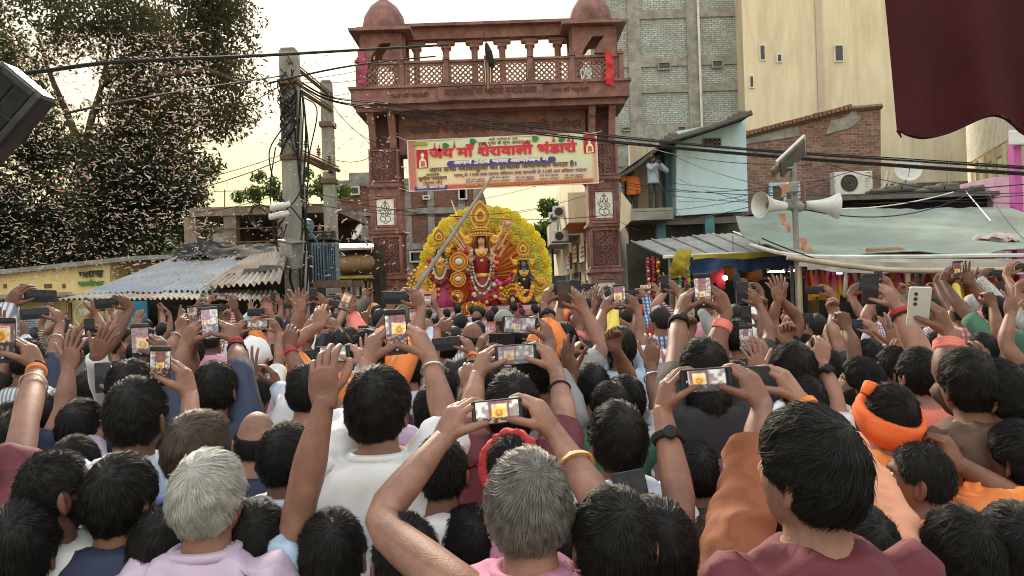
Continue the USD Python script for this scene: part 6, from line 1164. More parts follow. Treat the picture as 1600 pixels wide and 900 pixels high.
MAN(312, 712, 100, hair='full', hcol='brown', shirt='royal blue', skin=2, turn=18, desc='brownish black hair and royal blue shirt', arms=[])
MAN(215, 656, 92, hair='short', shirt='pale blue', skin=1, desc='thick black hair and pale blue shirt', collar=True)
MAN(70, 655, 62, hair='full', shirt='grey', skin=1, desc='dark hair turned left', turn=-30)
MAN(128, 672, 70, hair='full', shirt='red', skin=1, desc='dark hair and red shirt'); MAN(22, 690, 70, hair='short', shirt='black', skin=2, desc='dark hair at the left border')
PH(4, 532, 72, ang=-3, kind=2, hands='R', head=(-60, 760), dr=.55, elbow={'R': (40, 655, .22)}, wear={'R': [('orange', .1), ('black', .03), ('steel', .36)]}, shirt='maroon', skin=3, desc='maroon shirt with an orange wrist thread and steel bangle', sleeve='short')
PH(161, 590, 48, plen=.13, ang=0, kind=3, hands='R', head=(118, 735), elbow={'R': (136, 700, .1)}, dr=.45, wear={'R': [('red', .3), ('steel', .6)]}, shirt='lilac', skin=4 - 1, desc='lilac shirt, red thread and bangle', sleeve='elbow')
PH(250, 572, 64, plen=.132, ang=-4, kind=4, hands='R', head=(262, 868), elbow={'R': (256, 742, .15)}, dr=.5, shirt='royal blue', skin=3, hair='full', desc='royal blue shirt with one bare raised forearm', sleeve='short')
PH(328, 506, 54, ang=2, kind=1, head=(338, 612), elbow={'L': (276, 590), 'R': (372, 570)}, wear={'R': [('red', .1), ('black', .35)]}, shirt='navy', skin=2, desc='navy shirt, both arms framing the phone', sleeve='elbow')
MAN(400, 622, 50, hair='full', shirt='pale blue', skin=1, desc='pale blue long sleeves with both hands spread', sleeve='long', arms=[UP('L', 391, 562, 80, 'open', 8, 'fwd', (312, 652), ed=.08, sleeve='long', fwd=.05), UP('R', 428, 585, 56, 'relaxed', 20, 'in', (452, 640), sleeve='long')])
MAN(148, 612, 54, hair='full', shirt='white', skin=1, desc='white sleeve and dark spread hand', arms=[UP('R', 160, 535, 62, 'open', -20, 'fwd', (138, 615), wear=[('steel', .6)])], sleeve='long')
PH(503, 498, 34, ang=0, kind=0, head=(505, 575), elbow={'L': (462, 540), 'R': (548, 545)}, shirt='yellow', skin=2, desc='yellow shirt below the transformer', sleeve='short')
PH(520, 553, 54, land=True, ang=1, kind=5, hands='R', head=(482, 615), elbow={'R': (566, 630)}, wear={'R': [('orange', .1)]}, shirt='light blue', skin=3, sleeve='long', desc='light blue long sleeve and orange thread')
PH(697, 537, 44, land=True, ang=3, kind=3, hands='R', head=(690, 610), elbow={'R': (737, 592)}, wear={'R': [('orange', .1), ('black', .5)]}, shirt='black', skin=2, desc='black shirt with a dark sideways phone')
PH(806, 554, 66, land=True, ang=2, kind=1, head=(800, 642), elbow={'L': (735, 650), 'R': (885, 665, .2)}, wear={'R': [('black', .35)], 'L': []}, shirt='maroon', skin=3, hair='full', desc='maroon shirt under a sideways phone', sleeve='short', dr=.36)
PH(812, 508, 56, land=True, ang=-5, kind=4, hands='R', head=(835, 585), elbow={'R': (848, 560)}, shirt='grey', skin=1, desc='grey shirt, right of the golden tinsel')
PH(784, 530, 40, land=True, ang=0, kind=3, hands='L', head=(765, 600), shirt='black', skin=1, back=True, desc='black shirt under a dark phone back')
MAN(925, 608, 62, hair='short', shirt='olive', skin=1, desc='olive long sleeves and hands clasped overhead', sleeve='three', arms=[UP('L', 902, 540, 50, 'fist', -50, 'in', (880, 572), sleeve='elbow'), UP('R', 955, 522, 54, 'fist', 12, 'back', (988, 600), sleeve='none')])
MAN(962, 650, 60, hair='short', shirt='grey', skin=1, desc='grey shirt and clenched raised fist', arms=[UP('R', 962, 594, 60, 'fist', -2, 'back', (960, 668))])
MAN(965, 694, 96, hair='full', shirt='pale blue', skin=1, desc='thick black hair and pale blue collared shirt', collar=True, turn=-8)
PH(992, 792, 110, ang=12, kind=3, hands='L', head=(960, 855), dr=.2, shirt='black', skin=3, desc='hand with dark phone at the lower centre', hz=.1)
MAN(800, 742, 101, hair='full', shirt='pink', skin=2, cap=('bandana', 'red'), turn=15, desc='red headscarf over long black hair')
PH(1104, 594, 80, land=True, ang=5, kind=1, plen=.145, head=(1024, 868), elbow={'L': (1068, 815, .16), 'R': (1186, 704, .14)}, wear={'L': [('watch', .28)]}, shirt='rust', skin=2, desc='rust shirt and black wrist watch', sleeve='elbow', sleeves={'L': 'none', 'R': 'elbow'}, dr=.45, hair='full')
MAN(1110, 715, 70, hair='full', shirt='black', skin=1, desc='dark head right of the raised watch arm')
MAN(1106, 640, 84, hair='full', shirt='checked white', skin=2, desc='checked white shirt, face hidden by the phones', d=2.9); MAN(1042, 588, 56, hair='full', shirt='checked white', skin=1, cap=('wrap', 'checked white'), desc='checked white head wrap', turn=-10)
PH(1160, 592, 84, land=True, ang=0, kind=3, hands='R', head=(1346, 872), dr=.45, elbow={'R': (1312, 694, .14)}, wear={'R': [('orange', .2), ('steel', .62)]}, shirt='peach', skin=3, hair='full', desc='peach sleeve, orange thread and steel bangle', sleeve='short', sleeves={'R': 'elbow'})
MAN(1264, 748, 152, hair='full', shirt='maroon', skin=3, turn=-30, desc='largest tousled black hair at the lower right')
MAN(1386, 654, 86, hair='short', shirt='orange', skin=2, cap=('turban', 'saffron'), desc='orange turban and orange robe', tilt=34, turn=-10)
MAN(1436, 752, 98, hair='cropped', shirt='orange', skin=1, turn=-50, desc='shaved temples and profile turned left', arms=[UP('R', 1478, 690, 92, 'pinch', 24, 'diag', (1545, 775), ed=.1, sleeve='elbow')])
MAN(1432, 826, 84, hair='bald', shirt='yellow', skin=2, desc='bald crown and yellow shirt'); MAN(1528, 822, 92, hair='short', shirt='orange', skin=1, cap=('wrap', 'orange'), desc='orange cloth wrapped over the head')
MAN(1590, 720, 90, hair='full', shirt='black', skin=1, desc='black hair and black shirt at the right border', turn=-20); MAN(1556, 622, 84, hair='full', shirt='black', skin=2, desc='thick black hair near the right border', turn=-35)
MAN(1500, 700, 70, hair='short', shirt='coral', skin=2, desc='fist raised beside the right border', arms=[UP('R', 1556, 682, 84, 'fist', -28, 'fwd', (1505, 745))])
PH(1360, 452, 50, plen=.15, thick=1.25, ang=1, kind=3, hands='R', head=(1436, 590), dr=.3, elbow={'R': (1440, 556, .1)}, wear={'R': [('red', .12), ('black', .2)]}, shirt='coral', skin=3, desc='coral sleeve and pale raised forearm', sleeve='short', hz=.5)
PH(1436, 480, 66, plen=.16, thick=1.25, ang=-3, kind=3, hands='R', head=(1512, 606), dr=.22, elbow={'R': (1484, 592, .1)}, wear={'R': [('band', .3)]}, shirt='brown', skin=1, desc='brown sleeve holding up a pale backed phone', back=True, sleeve='elbow', case='plastic_white', hair='full')
PH(1098, 455, 56, ang=2, kind=1, head=(1100, 580), dr=.42, elbow={'L': (1058, 545, .15), 'R': (1112, 560, .1)}, wear={'L': [('watch', .3)], 'R': [('band', .3)]}, shirt='black', skin=1, desc='black shirt with a watch and a coral wrist band', sleeve='short', hz=.5)
PH(1166, 530, 44, ang=2, kind=1, hands='R', head=(1150, 600), elbow={'R': (1190, 585)}, shirt='grey', skin=2, desc='grey shirt under the upright phone')
MAN(1085, 562, 36, hair='short', shirt='white', cap=('skullcap', 'red'), skin=2, desc='red cap'); MAN(1240, 582, 66, hair='full', shirt='pale blue', skin=1, desc='big black hair behind the peach shirt')
PH(1327, 508, 38, land=True, ang=-2, kind=3, head=(1335, 585), elbow={'L': (1306, 560), 'R': (1392, 565)}, wear={'R': [('steel', .5)]}, shirt='black', skin=3, turn=-30, desc='black shirt and steel bangle')
MAN(1268, 625, 56, hair='short', shirt='printed grey', skin=2, desc='printed grey sleeve and silver watch', sleeve='elbow', arms=[UP('R', 1226, 512, 50, 'fist', 2, 'back', (1258, 592), wear=[('watch', .3)], sleeve='elbow')]); MAN(1398, 585, 62, hair='short', shirt='checked grey', skin=2, turn=-40, desc='short black hair with a visible ear'); MAN(1448, 640, 60, hair='short', shirt='checked grey', skin=2, desc='checked grey sleeve beside the turban', sleeve='long', arms=[UP('L', 1395, 560, 60, 'relaxed', 28, 'in', (1420, 610), sleeve='long')])
MAN(1345, 602, 64, hair='full', shirt='navy', skin=2, turn=-45, beard=True, desc='bearded profile turned left'); MAN(1290, 665, 58, hair='short', shirt='maroon', skin=2, desc='dark head left of the turban')
PH(968, 464, 40, ang=2, kind=0, head=(970, 545), elbow={'L': (935, 520), 'R': (1000, 530)}, shirt='light blue', skin=1, desc='light blue sleeve beside the right gate pillar', sleeve='short')
PH(875, 450, 40, ang=0, kind=3, head=(880, 540), elbow={'L': (862, 520), 'R': (908, 520)}, shirt='black', skin=1, desc='watch and black shirt before the right pillar', wear={'L': [('watch', .4)]}); PH(899, 455, 36, ang=-3, kind=3, hands='L', head=(905, 530), shirt='navy', skin=2, desc='navy shirt beside the right pillar')
PH(54, 490, 38, land=True, ang=3, kind=3, hands='R', head=(50, 590), elbow={'R': (82, 560, .15)}, wear={'R': [('steel', .5)]}, shirt='navy', skin=2, desc='navy sleeve below the yellow shop', sleeve='elbow', hz=.5); PH(219, 532, 54, ang=0, kind=2, hands='R', head=(205, 610), shirt='black', skin=1, desc='black shirt left of the tin roof phones')
PH(140, 512, 30, ang=2, kind=3, head=(140, 580), shirt='black', skin=0, desc='dark arms crossed before the round yellow sign'); PH(98, 512, 30, ang=-20, kind=3, hands='R', head=(100, 580), shirt='grey', skin=1, desc='grey shirt below the yellow shop posters')
PH(402, 508, 34, land=True, ang=0, kind=1, head=(400, 575), shirt='white', skin=2, desc='white shirt right of the tin roof post'); PH(400, 488, 26, land=True, ang=0, kind=3, hands='R', head=(392, 545), shirt='grey', skin=2, desc='grey shirt with a small sideways phone'); PH(437, 552, 30, ang=25, kind=3, hands='R', head=(450, 612), shirt='white', skin=2, desc='white shirt with a slanted dark phone')
PH(568, 525, 34, ang=0, kind=4, hands='R', head=(556, 590), shirt='black', skin=2, desc='black shirt left of the gate pillar'); PH(540, 470, 32, ang=-25, kind=2, hands='R', head=(548, 540), shirt='coral', skin=2, sleeve='long', desc='coral sleeve with a tilted phone'); PH(648, 498, 38, ang=3, kind=2, hands='R', head=(640, 580), elbow={'R': (668, 545)}, shirt='pale blue', skin=2, sleeve='long', desc='pale blue sleeve below the idols'); PH(668, 470, 22, ang=0, kind=1, hands='R', head=(690, 525), shirt='yellow', skin=2, desc='yellow shirt right below the small elephant idol')
PH(1160, 458, 36, ang=0, kind=3, hands='R', head=(1150, 530), shirt='black', skin=1, desc='black shirt in front of the garland stall'); PH(1166, 495, 34, ang=2, kind=3, hands='R', head=(1180, 560), shirt='navy', skin=2, desc='navy shirt under two stacked phones'); PH(1255, 497, 30, land=True, ang=0, kind=3, hands='L', head=(1262, 560), shirt='black', skin=2, desc='black shirt below the bamboo pole end')
PH(1515, 437, 20, land=True, ang=2, kind=2, hands='LR', head=(1515, 500), shirt='yellow', skin=2, sleeve='long', desc='yellow sleeves before the hanging packets'); PH(1063, 480, 22, ang=0, kind=2, hands='R', head=(1060, 530), shirt='black', skin=2, desc='small bright phone by the garlands')
for (px, py, ln, side, pose, ang, palm, el, sh, w) in ((1300, 472, 44, 'L', 'fist', 0, 'back', (1302, 520), 'navy', ()), (1318, 492, 50, 'R', 'fist', 6, 'fwd', (1335, 545), 'white', ()), (1212, 452, 40, 'L', 'open', 12, 'fwd', (1206, 500), 'black', ()), (1222, 452, 40, 'R', 'open', -14, 'fwd', (1250, 500), 'maroon', ()), (700, 508, 44, 'R', 'pinch', -70, 'fwd', (672, 520), 'white', ()), (830, 520, 40, 'L', 'relaxed', 60, 'back', (862, 560), 'green', ()), (1080, 500, 40, 'L', 'fist', 0, 'back', (1072, 560), 'grey', ()), (1545, 460, 42, 'R', 'fist', 14, 'fwd', (1560, 520), 'grey', ()), (1580, 470, 50, 'L', 'open', -10, 'fwd', (1570, 540), 'black', ()), (1408, 508, 40, 'L', 'open', 20, 'in', (1404, 560), 'red', ()), (1120, 470, 44, 'R', 'open', 5, 'in', (1128, 530), 'brown', ()), (1508, 545, 54, 'R', 'pinch', -15, 'diag', (1502, 600), 'black', [('watch', .35)]), (928, 470, 44, 'L', 'open', 0, 'in', (925, 530), 'navy', ()), (470, 470, 36, 'R', 'open', 5, 'fwd', (472, 525), 'black', ()), (285, 500, 44, 'R', 'point', -10, 'fwd', (262, 550), 'white', [('steel', .3)]), (1060, 520, 46, 'R', 'relaxed', -20, 'in', (1052, 570), 'rust', ()), (1190, 470, 40, 'L', 'fist', 0, 'back', (1192, 525), 'grey', ()), (365, 470, 30, 'R', 'relaxed', 10, 'fwd', (380, 510), 'pale blue', ()), (112, 548, 66, 'R', 'open', -8, 'fwd', (100, 640), 'navy', ()), (300, 540, 60, 'L', 'relaxed', 14, 'in', (276, 620), 'brown', ()), (455, 520, 56, 'R', 'pinch', -8, 'fwd', (470, 590), 'white', [('red', .2)]), (570, 555, 58, 'L', 'open', 6, 'fwd', (566, 630), 'lilac', ()), (735, 575, 64, 'R', 'fist', -10, 'fwd', (748, 655), 'checked red', [('orange', .2)]), (888, 560, 66, 'L', 'open', 10, 'diag', (880, 650), 'green', ()), (1020, 545, 62, 'R', 'relaxed', -12, 'fwd', (1028, 625), 'white', [('steel', .4)]), (1180, 560, 64, 'L', 'open', 12, 'fwd', (1172, 640), 'checked blue', ()), (1286, 540, 66, 'R', 'pinch', -14, 'fwd', (1305, 625), 'white', [('watch', .3)]), (1395, 520, 58, 'R', 'open', 4, 'fwd', (1402, 600), 'maroon', ()), (1530, 560, 70, 'L', 'relaxed', 8, 'fwd', (1524, 650), 'white', [('red', .2)]), (1585, 600, 80, 'R', 'fist', 5, 'fwd', (1590, 700), 'checked grey', ()), (905, 492, 48, 'R', 'victory', 0, 'fwd', (900, 550), 'maroon', [('band', .4)])):
    d = FPX * .19 / ln; q = at(px, py, d); H = np.array([q[0] + (-.16 if side == 'R' else .16), d - .16, np.clip(q[2] - .46, 1.38, 1.6)]); hp = pix(H)
    person(hp[0], hp[1], None, d - .16, arms=[UP(side, px, py, ln, pose, ang, palm, el, wear=w)], shirt=sh, skin=rnd.randrange(4), hair=rnd.choice(['short', 'full']), turn=rnd.uniform(-25, 25))

for (px, py, w_, sh, hc, hr) in ((30, 868, 120, 'black', 'black', 'full'), (398, 858, 112, 'black', 'black', 'full'), (634, 880, 124, 'black', 'black', 'cropped'), (735, 862, 104, 'maroon', 'black', 'full'), (905, 874, 118, 'navy', 'black', 'full'), (1138, 868, 116, 'rust', 'brown', 'full'), (1200, 822, 92, 'brown', 'black', 'short'), (1500, 872, 120, 'yellow', 'black', 'short'), (1585, 866, 116, 'black', 'black', 'full'), (575, 800, 84, 'white', 'black', 'short'), (905, 800, 84, 'pink', 'black', 'full'), (262, 790, 92, 'navy', 'black', 'full'), (1085, 742, 78, 'black', 'black', 'full'), (1180, 730, 74, 'brown', 'black', 'bald')):
    MAN(px, py, w_, shirt=sh, hcol=hc, hair=hr, skin=rnd.randrange(3), turn=rnd.uniform(-25, 25))
# ---- the crowd behind, standing on a loose grid
taken = [(o.H[0], o.H[1]) for o in PERSONS]
def free(x, y, r): return all((x - a) ** 2 + (y - b) ** 2 > r * r for a, b in taken)
CW = ['striped white', 'striped maroon', 'checked blue', 'checked white', 'white', 'white', 'pale blue', 'light blue', 'black', 'black', 'navy', 'grey', 'grey', 'maroon', 'red', 'olive', 'brown', 'pink', 'yellow', 'green', 'orange', 'checked red', 'checked grey', 'royal blue', 'lilac', 'printed grey']
y = 1.75
while y < 17.6 and len(PERSONS) < 296:
    sx = .40 + .04 * y; half = .735 * y + .3; x = -half + rnd.random() * sx
    while x < half:
        xx, yy = x + rnd.uniform(-.13, .13), y + rnd.uniform(-.12, .12); x += sx
        lim_r = 8.4 if xx > 2.4 else 11.4 if xx > 1.6 else 17.6
        if xx < -4.2 and yy > 11.3 or yy > lim_r or (yy > 16.8 and abs(xx - CXI) < 2.3) or not free(xx, yy, .37 + .008 * yy): continue
        if yy < 2.0 and abs(xx) < 1.6 and not free(xx, yy, .5): continue
        taken.append((xx, yy)); near = yy < 3.6; h = rnd.uniform(1.40, 1.5) if near else rnd.uniform(1.44, 1.6) if not (yy > 7 and abs(xx / yy + .03) < .12) else rnd.uniform(1.42, 1.5); arms = []; r = rnd.random(); sh = rnd.choice(CW); hair = rnd.choice(['short', 'short', 'full', 'full', 'cropped', 'bald' if rnd.random() < .6 else 'short']); kw = dict(shirt=sh, skin=rnd.choice([0, 1, 1, 2, 2, 3]), hair=hair, hcol='grey' if rnd.random() < .05 else 'black', turn=rnd.uniform(-35, 35), tilt=rnd.uniform(0, 14), sleeve=rnd.choice(['short', 'short', 'elbow', 'long']), beard=rnd.random() < .2)
        if rnd.random() < .15: kw['cap'] = rnd.choice([('cap', 'grey'), ('skullcap', 'red'), ('wrap', 'orange'), ('bandana', 'red'), ('cap', 'navy'), ('wrap', 'white')])
        H = np.array([xx, yy, h]); p = pix(H)
        if near and r < .3: person(p[0], p[1], None, yy, **kw)
        elif r < .5 and (yy < 11 or r < .32):
            if yy > 4.0 and abs(p[0] - 765) < 120: person(p[0], p[1], None, yy, **kw); continue
            hd = rnd.choice(['R', 'R', 'LR', 'L']); c = H + [.12 * (hd == 'R') - .12 * (hd == 'L'), .3, (.26 if yy > 3.6 else .3) + .11 * rnd.random()]; q = pix(c); land = rnd.random() < .4
            PH(q[0], q[1], FPX * .164 / c[1], land=land, ang=rnd.uniform(-8, 8), kind=3 if rnd.random() < .4 else rnd.randrange(40), hands=hd, head=p, dr=.3, **kw)
        elif r < .86 and not (yy > 4.0 and abs(p[0] - 765) < 120):
            sd_ = rnd.choice('LR'); sg = 1 if sd_ == 'R' else -1; c = H + [sg * .16 + rnd.uniform(-.05, .05), .16, .22 + .15 * rnd.random()]; q = pix(c); arms = [UP(sd_, q[0], q[1], FPX * .19 / c[1], rnd.choice(['open', 'open', 'fist', 'relaxed', 'point', 'pinch']), rnd.uniform(-18, 18), rnd.choice(['fwd', 'in', 'back']))]
            if rnd.random() < .3: c = H + [-sg * .16, .18, .2 + .14 * rnd.random()]; q = pix(c); arms.append(UP('L' if sd_ == 'R' else 'R', q[0], q[1], FPX * .19 / c[1], arms[0]['pose'], rnd.uniform(-14, 14), 'in'))
            person(p[0], p[1], None, yy, arms=arms, **kw)
        else: person(p[0], p[1], None, yy, **kw)
    y += .47 + .034 * y

# ---- the man on the balcony and his neighbour, the one with the pole
q = at(1016, 286, 22.2); lg = LEDGE; Hb = np.array([at(1020, 250, 22.2)[0], 22.2, lg + 1.53]); cph = Hb + [.16, -.12, -.06]
ph = phone(cph, (0, 0, 1), (.4, .9, 0), .156, False, 3, 'phone held to the face by the balcony person'); o = person(pos=Hb[:2], h=Hb[2], base=lg, shirt='light blue', sleeve='long', skin=1, face=170, hair='short', lod=1, tilt=2, turn=-20, arms=[dict(side='R', wrist=Hb + [.07, -.22, -.16], F=(.3, .1, .9), N=(.5, .5, 0), pose='clamp', elbow=Hb + [-.25, -.2, -.42], sleeve='long'), dict(side='L', wrist=Hb + [.2, -.18, -.17], F=(-.2, .1, .9), N=(-.5, .4, 0), pose='clamp', elbow=Hb + [.42, -.12, -.4], sleeve='long')], desc='light blue shirt and dark trousers filming from the balcony', action='balcony'); PHONES[-1] = PHONES[-1] + (o,)
Hb = np.array([at(985, 278, 22.9)[0], 22.7, lg + 1.25]); person(pos=Hb[:2], h=Hb[2], base=lg - .26, shirt='orange', sleeve='long', skin=1, face=185, lod=1, arms=[dict(side='R', wrist=Hb + [-.2, -.25, .02], F=(.1, -.1, 1), N=(1, .3, 0), pose='clamp', elbow=Hb + [-.35, -.1, -.3])], desc='orange clothes at the balcony end behind the gate pillar', action='balcony')
pl_a, pl_b = at(622, 492, 16.6), at(768, 277, 17.4); solo('bamboo_prop', tube(curve([pl_a, (pl_a * 2 + pl_b) / 3, (pl_a + 2 * pl_b) / 3, pl_b], 4), [.06] * 5 + [.05] * 5 + [.035] * 3, 8), 'weathered_wood', 'long grey wooden pole raised slantwise in front of the idols', 'pole', smooth=60)
wp = at(634, 474, 16.55); H = np.array([wp[0] + .16, 16.4, 1.6]); q = pix(H); person(q[0], q[1], None, 16.4, shirt='white', sleeve='long', skin=2, lod=1, arms=[dict(side='L', wrist=wp - [0, .05, .08], F=(.3, .1, .9), N=(.3, 1, 0), pose='fist', elbow=wp + [.12, -.1, -.35], sleeve='long'), dict(side='R', wrist=wp + [.06, -.06, -.3], F=(-.2, .1, .9), N=(-.3, 1, 0), pose='fist', sleeve='long')], desc='white long sleeves gripping the slanted pole', action='pole')

# ------------------------------------------------ the idols
mat('idol_gold_skin', (.72, .40, .24), (.8, .48, .3), 8, .4); mat('idol_pink', (.62, .24, .24), (.7, .3, .3), 8, .45); mat('idol_blue', (.10, .12, .15), (.16, .18, .21), 8, .4); mat('sari_pink', (.5, .06, .2), (.62, .1, .28), 9, .55, .4, 40); mat('sari_red', (.22, .015, .03), (.34, .03, .05), 9, .5, .4, 40); mat('sari_black', (.02, .018, .022), (.04, .035, .045), 9, .5); mat('sari_white', (.6, .58, .52), (.7, .68, .62), 9, .6); mat('idol_hair', (.006, .005, .006), None, 9, .4); mat('silver_tinsel', (.6, .6, .58), (.75, .75, .72), 30, .3, metal=.8)
def crown(par, c, hgt, wd, mt='gold_dark'):
    """A tall pointed crown: a leaf plate with a raised motif over tiers of beads, c at the forehead."""
    leaf_ = Polygon([(.5 * wd * math.sin(a) * (1 - .12 * math.sin(2 * a)), t) for a, t in [(.0, 0)]] + [(wd * .5 * q, hgt * t) for q, t in ((.55, .0), (.82, .15), (.98, .36), (.92, .55), (.6, .78), (.25, .93), (0, 1.02), (-.25, .93), (-.6, .78), (-.92, .55), (-.98, .36), (-.82, .15), (-.55, 0))])
    cr_ = part(par, 'crown', extrude(leaf_, .04, c + [0, .05, hgt * .32], EX, EZ), mt)
    part(cr_, 'motif', [extrude(affinity.scale(leaf_, .55, .5, origin=(0, hgt * .4)).difference(affinity.scale(leaf_, .36, .32, origin=(0, hgt * .38))), .02, c + [0, -.004, hgt * .34], EX, EZ), extrude(affinity.scale(leaf_, .97, .97, origin=(0, hgt * .4)).difference(affinity.scale(leaf_, .86, .87, origin=(0, hgt * .4))), .02, c + [0, -.0, hgt * .33], EX, EZ)], 'gold')
    for k in range(4):
        rr_, z = wd * (.56 - .09 * k), hgt * (.04 + .11 * k); a = np.linspace(0, np.pi, 15 - 2 * k); part(cr_, 'bead_tier', [ball(c + [rr_ * math.cos(q), .1 - rr_ * .75 * math.sin(q), z + .05 * wd * math.sin(q)], wd * .058, 1) for q in a] + [tube(np.stack([c[0] + rr_ * .97 * np.cos(a), c[1] + .1 - rr_ * .73 * np.sin(a), c[2] + z + .0 * a - wd * .03], 1), wd * .035, 6)], 'gold' if k % 2 == 0 else mt)
    for sx in (-1, 1): part(cr_, 'ear_disc', [lathe([(.001, 0), (wd * .2, 0), (wd * .22, .02), (wd * .14, .035), (wd * .07, .03), (.001, .05)], 16, c + [sx * wd * .62, .03, -hgt * .14], (0, -1, 0)), tube([c + [sx * wd * .7, .02, -hgt * .1], c + [sx * wd * .95, .04, hgt * .15], c + [sx * wd * .86, .04, hgt * .4]], [wd * .1, wd * .07, .004], 6)], 'gold')
def garland(par, c, w, h, cols, r=.045, n=30, y=-.16):
    a = np.linspace(0, np.pi, n); P = np.stack([c[0] + w * np.cos(a), c[1] + y - .06 * np.sin(a), c[2] - h * np.sin(a) ** .8], 1); ms, cl = [], []
    for i, p in enumerate(P): b = ball(p, r * (.85 + .3 * (i % 2)), 1); ms.append(b); cl.append(np.tile(cols[(i // 2) % len(cols)], (len(b[0]), 1)))
    part(par, 'garland', cat(ms), 'printed', colors=np.vstack(cl), kind='stuff')
def idol(px, py, yo, hs, base_z, skin, dress, label, crown_h, crown_w, garl, arms=True, waist='gold', tilt=0, torso=1.):
    """A clay idol facing the street; (px, py) is its face centre."""
    c = at(px, py, IY + yo); t = thing('idol', label, 'statue', (c[0], c[1], base_z)); hb = np.array([[-1, 0, 0], [0, -1, 0], [0, 0, 1.]]) * hs; hv = lambda m: (m[0] @ hb + c, m[1]); k = hs
    def rg(z, w_, dp, n=18): a = np.arange(n) / n * 2 * np.pi; return np.stack([c[0] + w_ * k * np.cos(a), c[1] + .02 + dp * k * np.sin(a), np.full(n, c[2] + z * k)], 1)
    T = [rg(z, w_, dp) for z, w_, dp in ((-.78, .15, .12), (-.6, .125, .1), (-.45, .16, .115), (-.32, .185, .12), (-.24, .19, .1), (-.19, .13, .08), (-.15, .062, .058), (-.06, .055, .055), (0, .05, .055))]; body = [close_rings(np.vstack(T), len(T), 18), hv(head_mesh(2))]
    if arms:
        for sx in (-1, 1): Sh = c + np.array([sx * .175, .02, -.235]) * k; El = c + np.array([sx * .3, -.05, -.45]) * k; Wr = c + np.array([sx * .2, -.26, -.40]) * k; P = arm_path(Sh, El, Wr); body += [tube(np.vstack([P, Wr + unit(Wr - El) * .012]), np.array(ARM_R + [.025]) * k * .85, 10), place_hand('relaxed', 'L' if sx > 0 else 'R', 1, Wr, unit([-sx * .1, -.3, 1]), (0, -1, 0), k)]
    part(t, 'body', merge(body), skin, smooth=True)
    zz = (base_z - c[2]) / k; n = 40; a = np.arange(n) / n * 2 * np.pi; SK = [np.stack([c[0] + (w_ + .018 * q * np.sin(9 * a)) * k * np.cos(a), c[1] + .02 + (dp + .018 * q * np.sin(9 * a)) * k * np.sin(a), np.full(n, c[2] + z * k)], 1) for z, w_, dp, q in ((zz, .34, .26, 1.4), (zz * .6 - .3, .27, .2, 1), (-.75, .17, .135, .3), (-.68, .135, .115, .1))]; part(t, 'skirt', close_rings(np.vstack(SK), 4, n), dress, smooth=True)
    part(t, 'bodice', close_rings(np.vstack([rg(z, w_ * 1.06 + .006, dp * 1.1 + .006) for z, w_, dp in ((-.62, .125, .1), (-.45, .16, .115), (-.32, .185, .12), (-.27, .188, .112))]), 4, 18), dress if waist == 'dress' else 'gold', smooth=True)
    az = head_dirs(30, 32); P = head_shape(az); kq = 1 / (1 + np.exp(-(az[..., 2] - np.interp(np.abs(np.arctan2(az[..., 0], az[..., 1])), [0, .8, 1.2, 3.2], [.55, .35, -.5, -.9])) * 26)); part(t, 'hair', [hv(close_rings((P + az * (kq * .02 - (1 - kq) * .02)[..., None]).reshape(-1, 3), 30, 32)), tube([c + np.array([-.085, .0, -.02]) * k, c + np.array([-.12, -.02, -.2]) * k, c + np.array([-.13, -.08, -.42]) * k], [.03 * k, .045 * k, .03 * k], 8), tube([c + np.array([.085, .0, -.02]) * k, c + np.array([.12, -.02, -.2]) * k, c + np.array([.13, -.08, -.42]) * k], [.03 * k, .045 * k, .03 * k], 8)], 'idol_hair', smooth=True)
    ey = part(t, 'eyes', [hv(ball((sx * .031, .083, .012), (.018, .010, .0085), 1)) for sx in (-1, 1)], 'eye_white', smooth=True); part(ey, 'pupils', [hv(ball((sx * .031, .0915, .012), (.007, .003, .0075), 1)) for sx in (-1, 1)], 'eye_dark'); part(t, 'eyebrows', [hv(tube([(sx * .01, .097, .034), (sx * .034, .094, .044), (sx * .056, .078, .036)], .0035, 5)) for sx in (-1, 1)], 'eye_dark'); part(t, 'lips', hv(ball((0, .098, -.067), (.02, .006, .007), 1)), 'ink_red'); part(t, 'forehead_mark', hv(ball((0, .098, .055), (.006, .004, .014), 1)), 'ink_red'); part(t, 'nose_ring', hv(tube(np.stack([.016 * np.cos(np.linspace(0, 6, 13)) + .016, np.full(13, .112), -.04 + .016 * np.sin(np.linspace(0, 6, 13))], 1), .002, 4)), 'gold')
    part(t, 'necklace', [tube(np.stack([c[0] + q * k * np.cos(np.linspace(0, np.pi, 13)), c[1] - .11 * k - .02 * np.sin(np.linspace(0, np.pi, 13)), c[2] - (.16 + q * 1.3 * np.sin(np.linspace(0, np.pi, 13))) * k], 1), .014 * k, 6) for q in (.06, .085, .11)] + [lathe([(.001, 0), (.035 * k, 0), (.03 * k, .02), (.001, .025)], 12, c + np.array([0, -.14, -z]) * k, (0, -1, 0)) for z in (.24, .38)], 'gold')
    part(t, 'belt', close_rings(np.vstack([rg(-.70, .15, .13), rg(-.68, .165, .145), rg(-.64, .165, .145), rg(-.62, .15, .13)]), 4, 18), 'gold', smooth=40)
    crown(t, c + np.array([0, -.03, .085]) * k, crown_h, crown_w)
    for w_, h_, cols, r_ in garl: garland(t, c + np.array([0, 0, -.2]) * k, w_, h_, cols, r_, 34)
    return t, c
bz = zb_ + .02
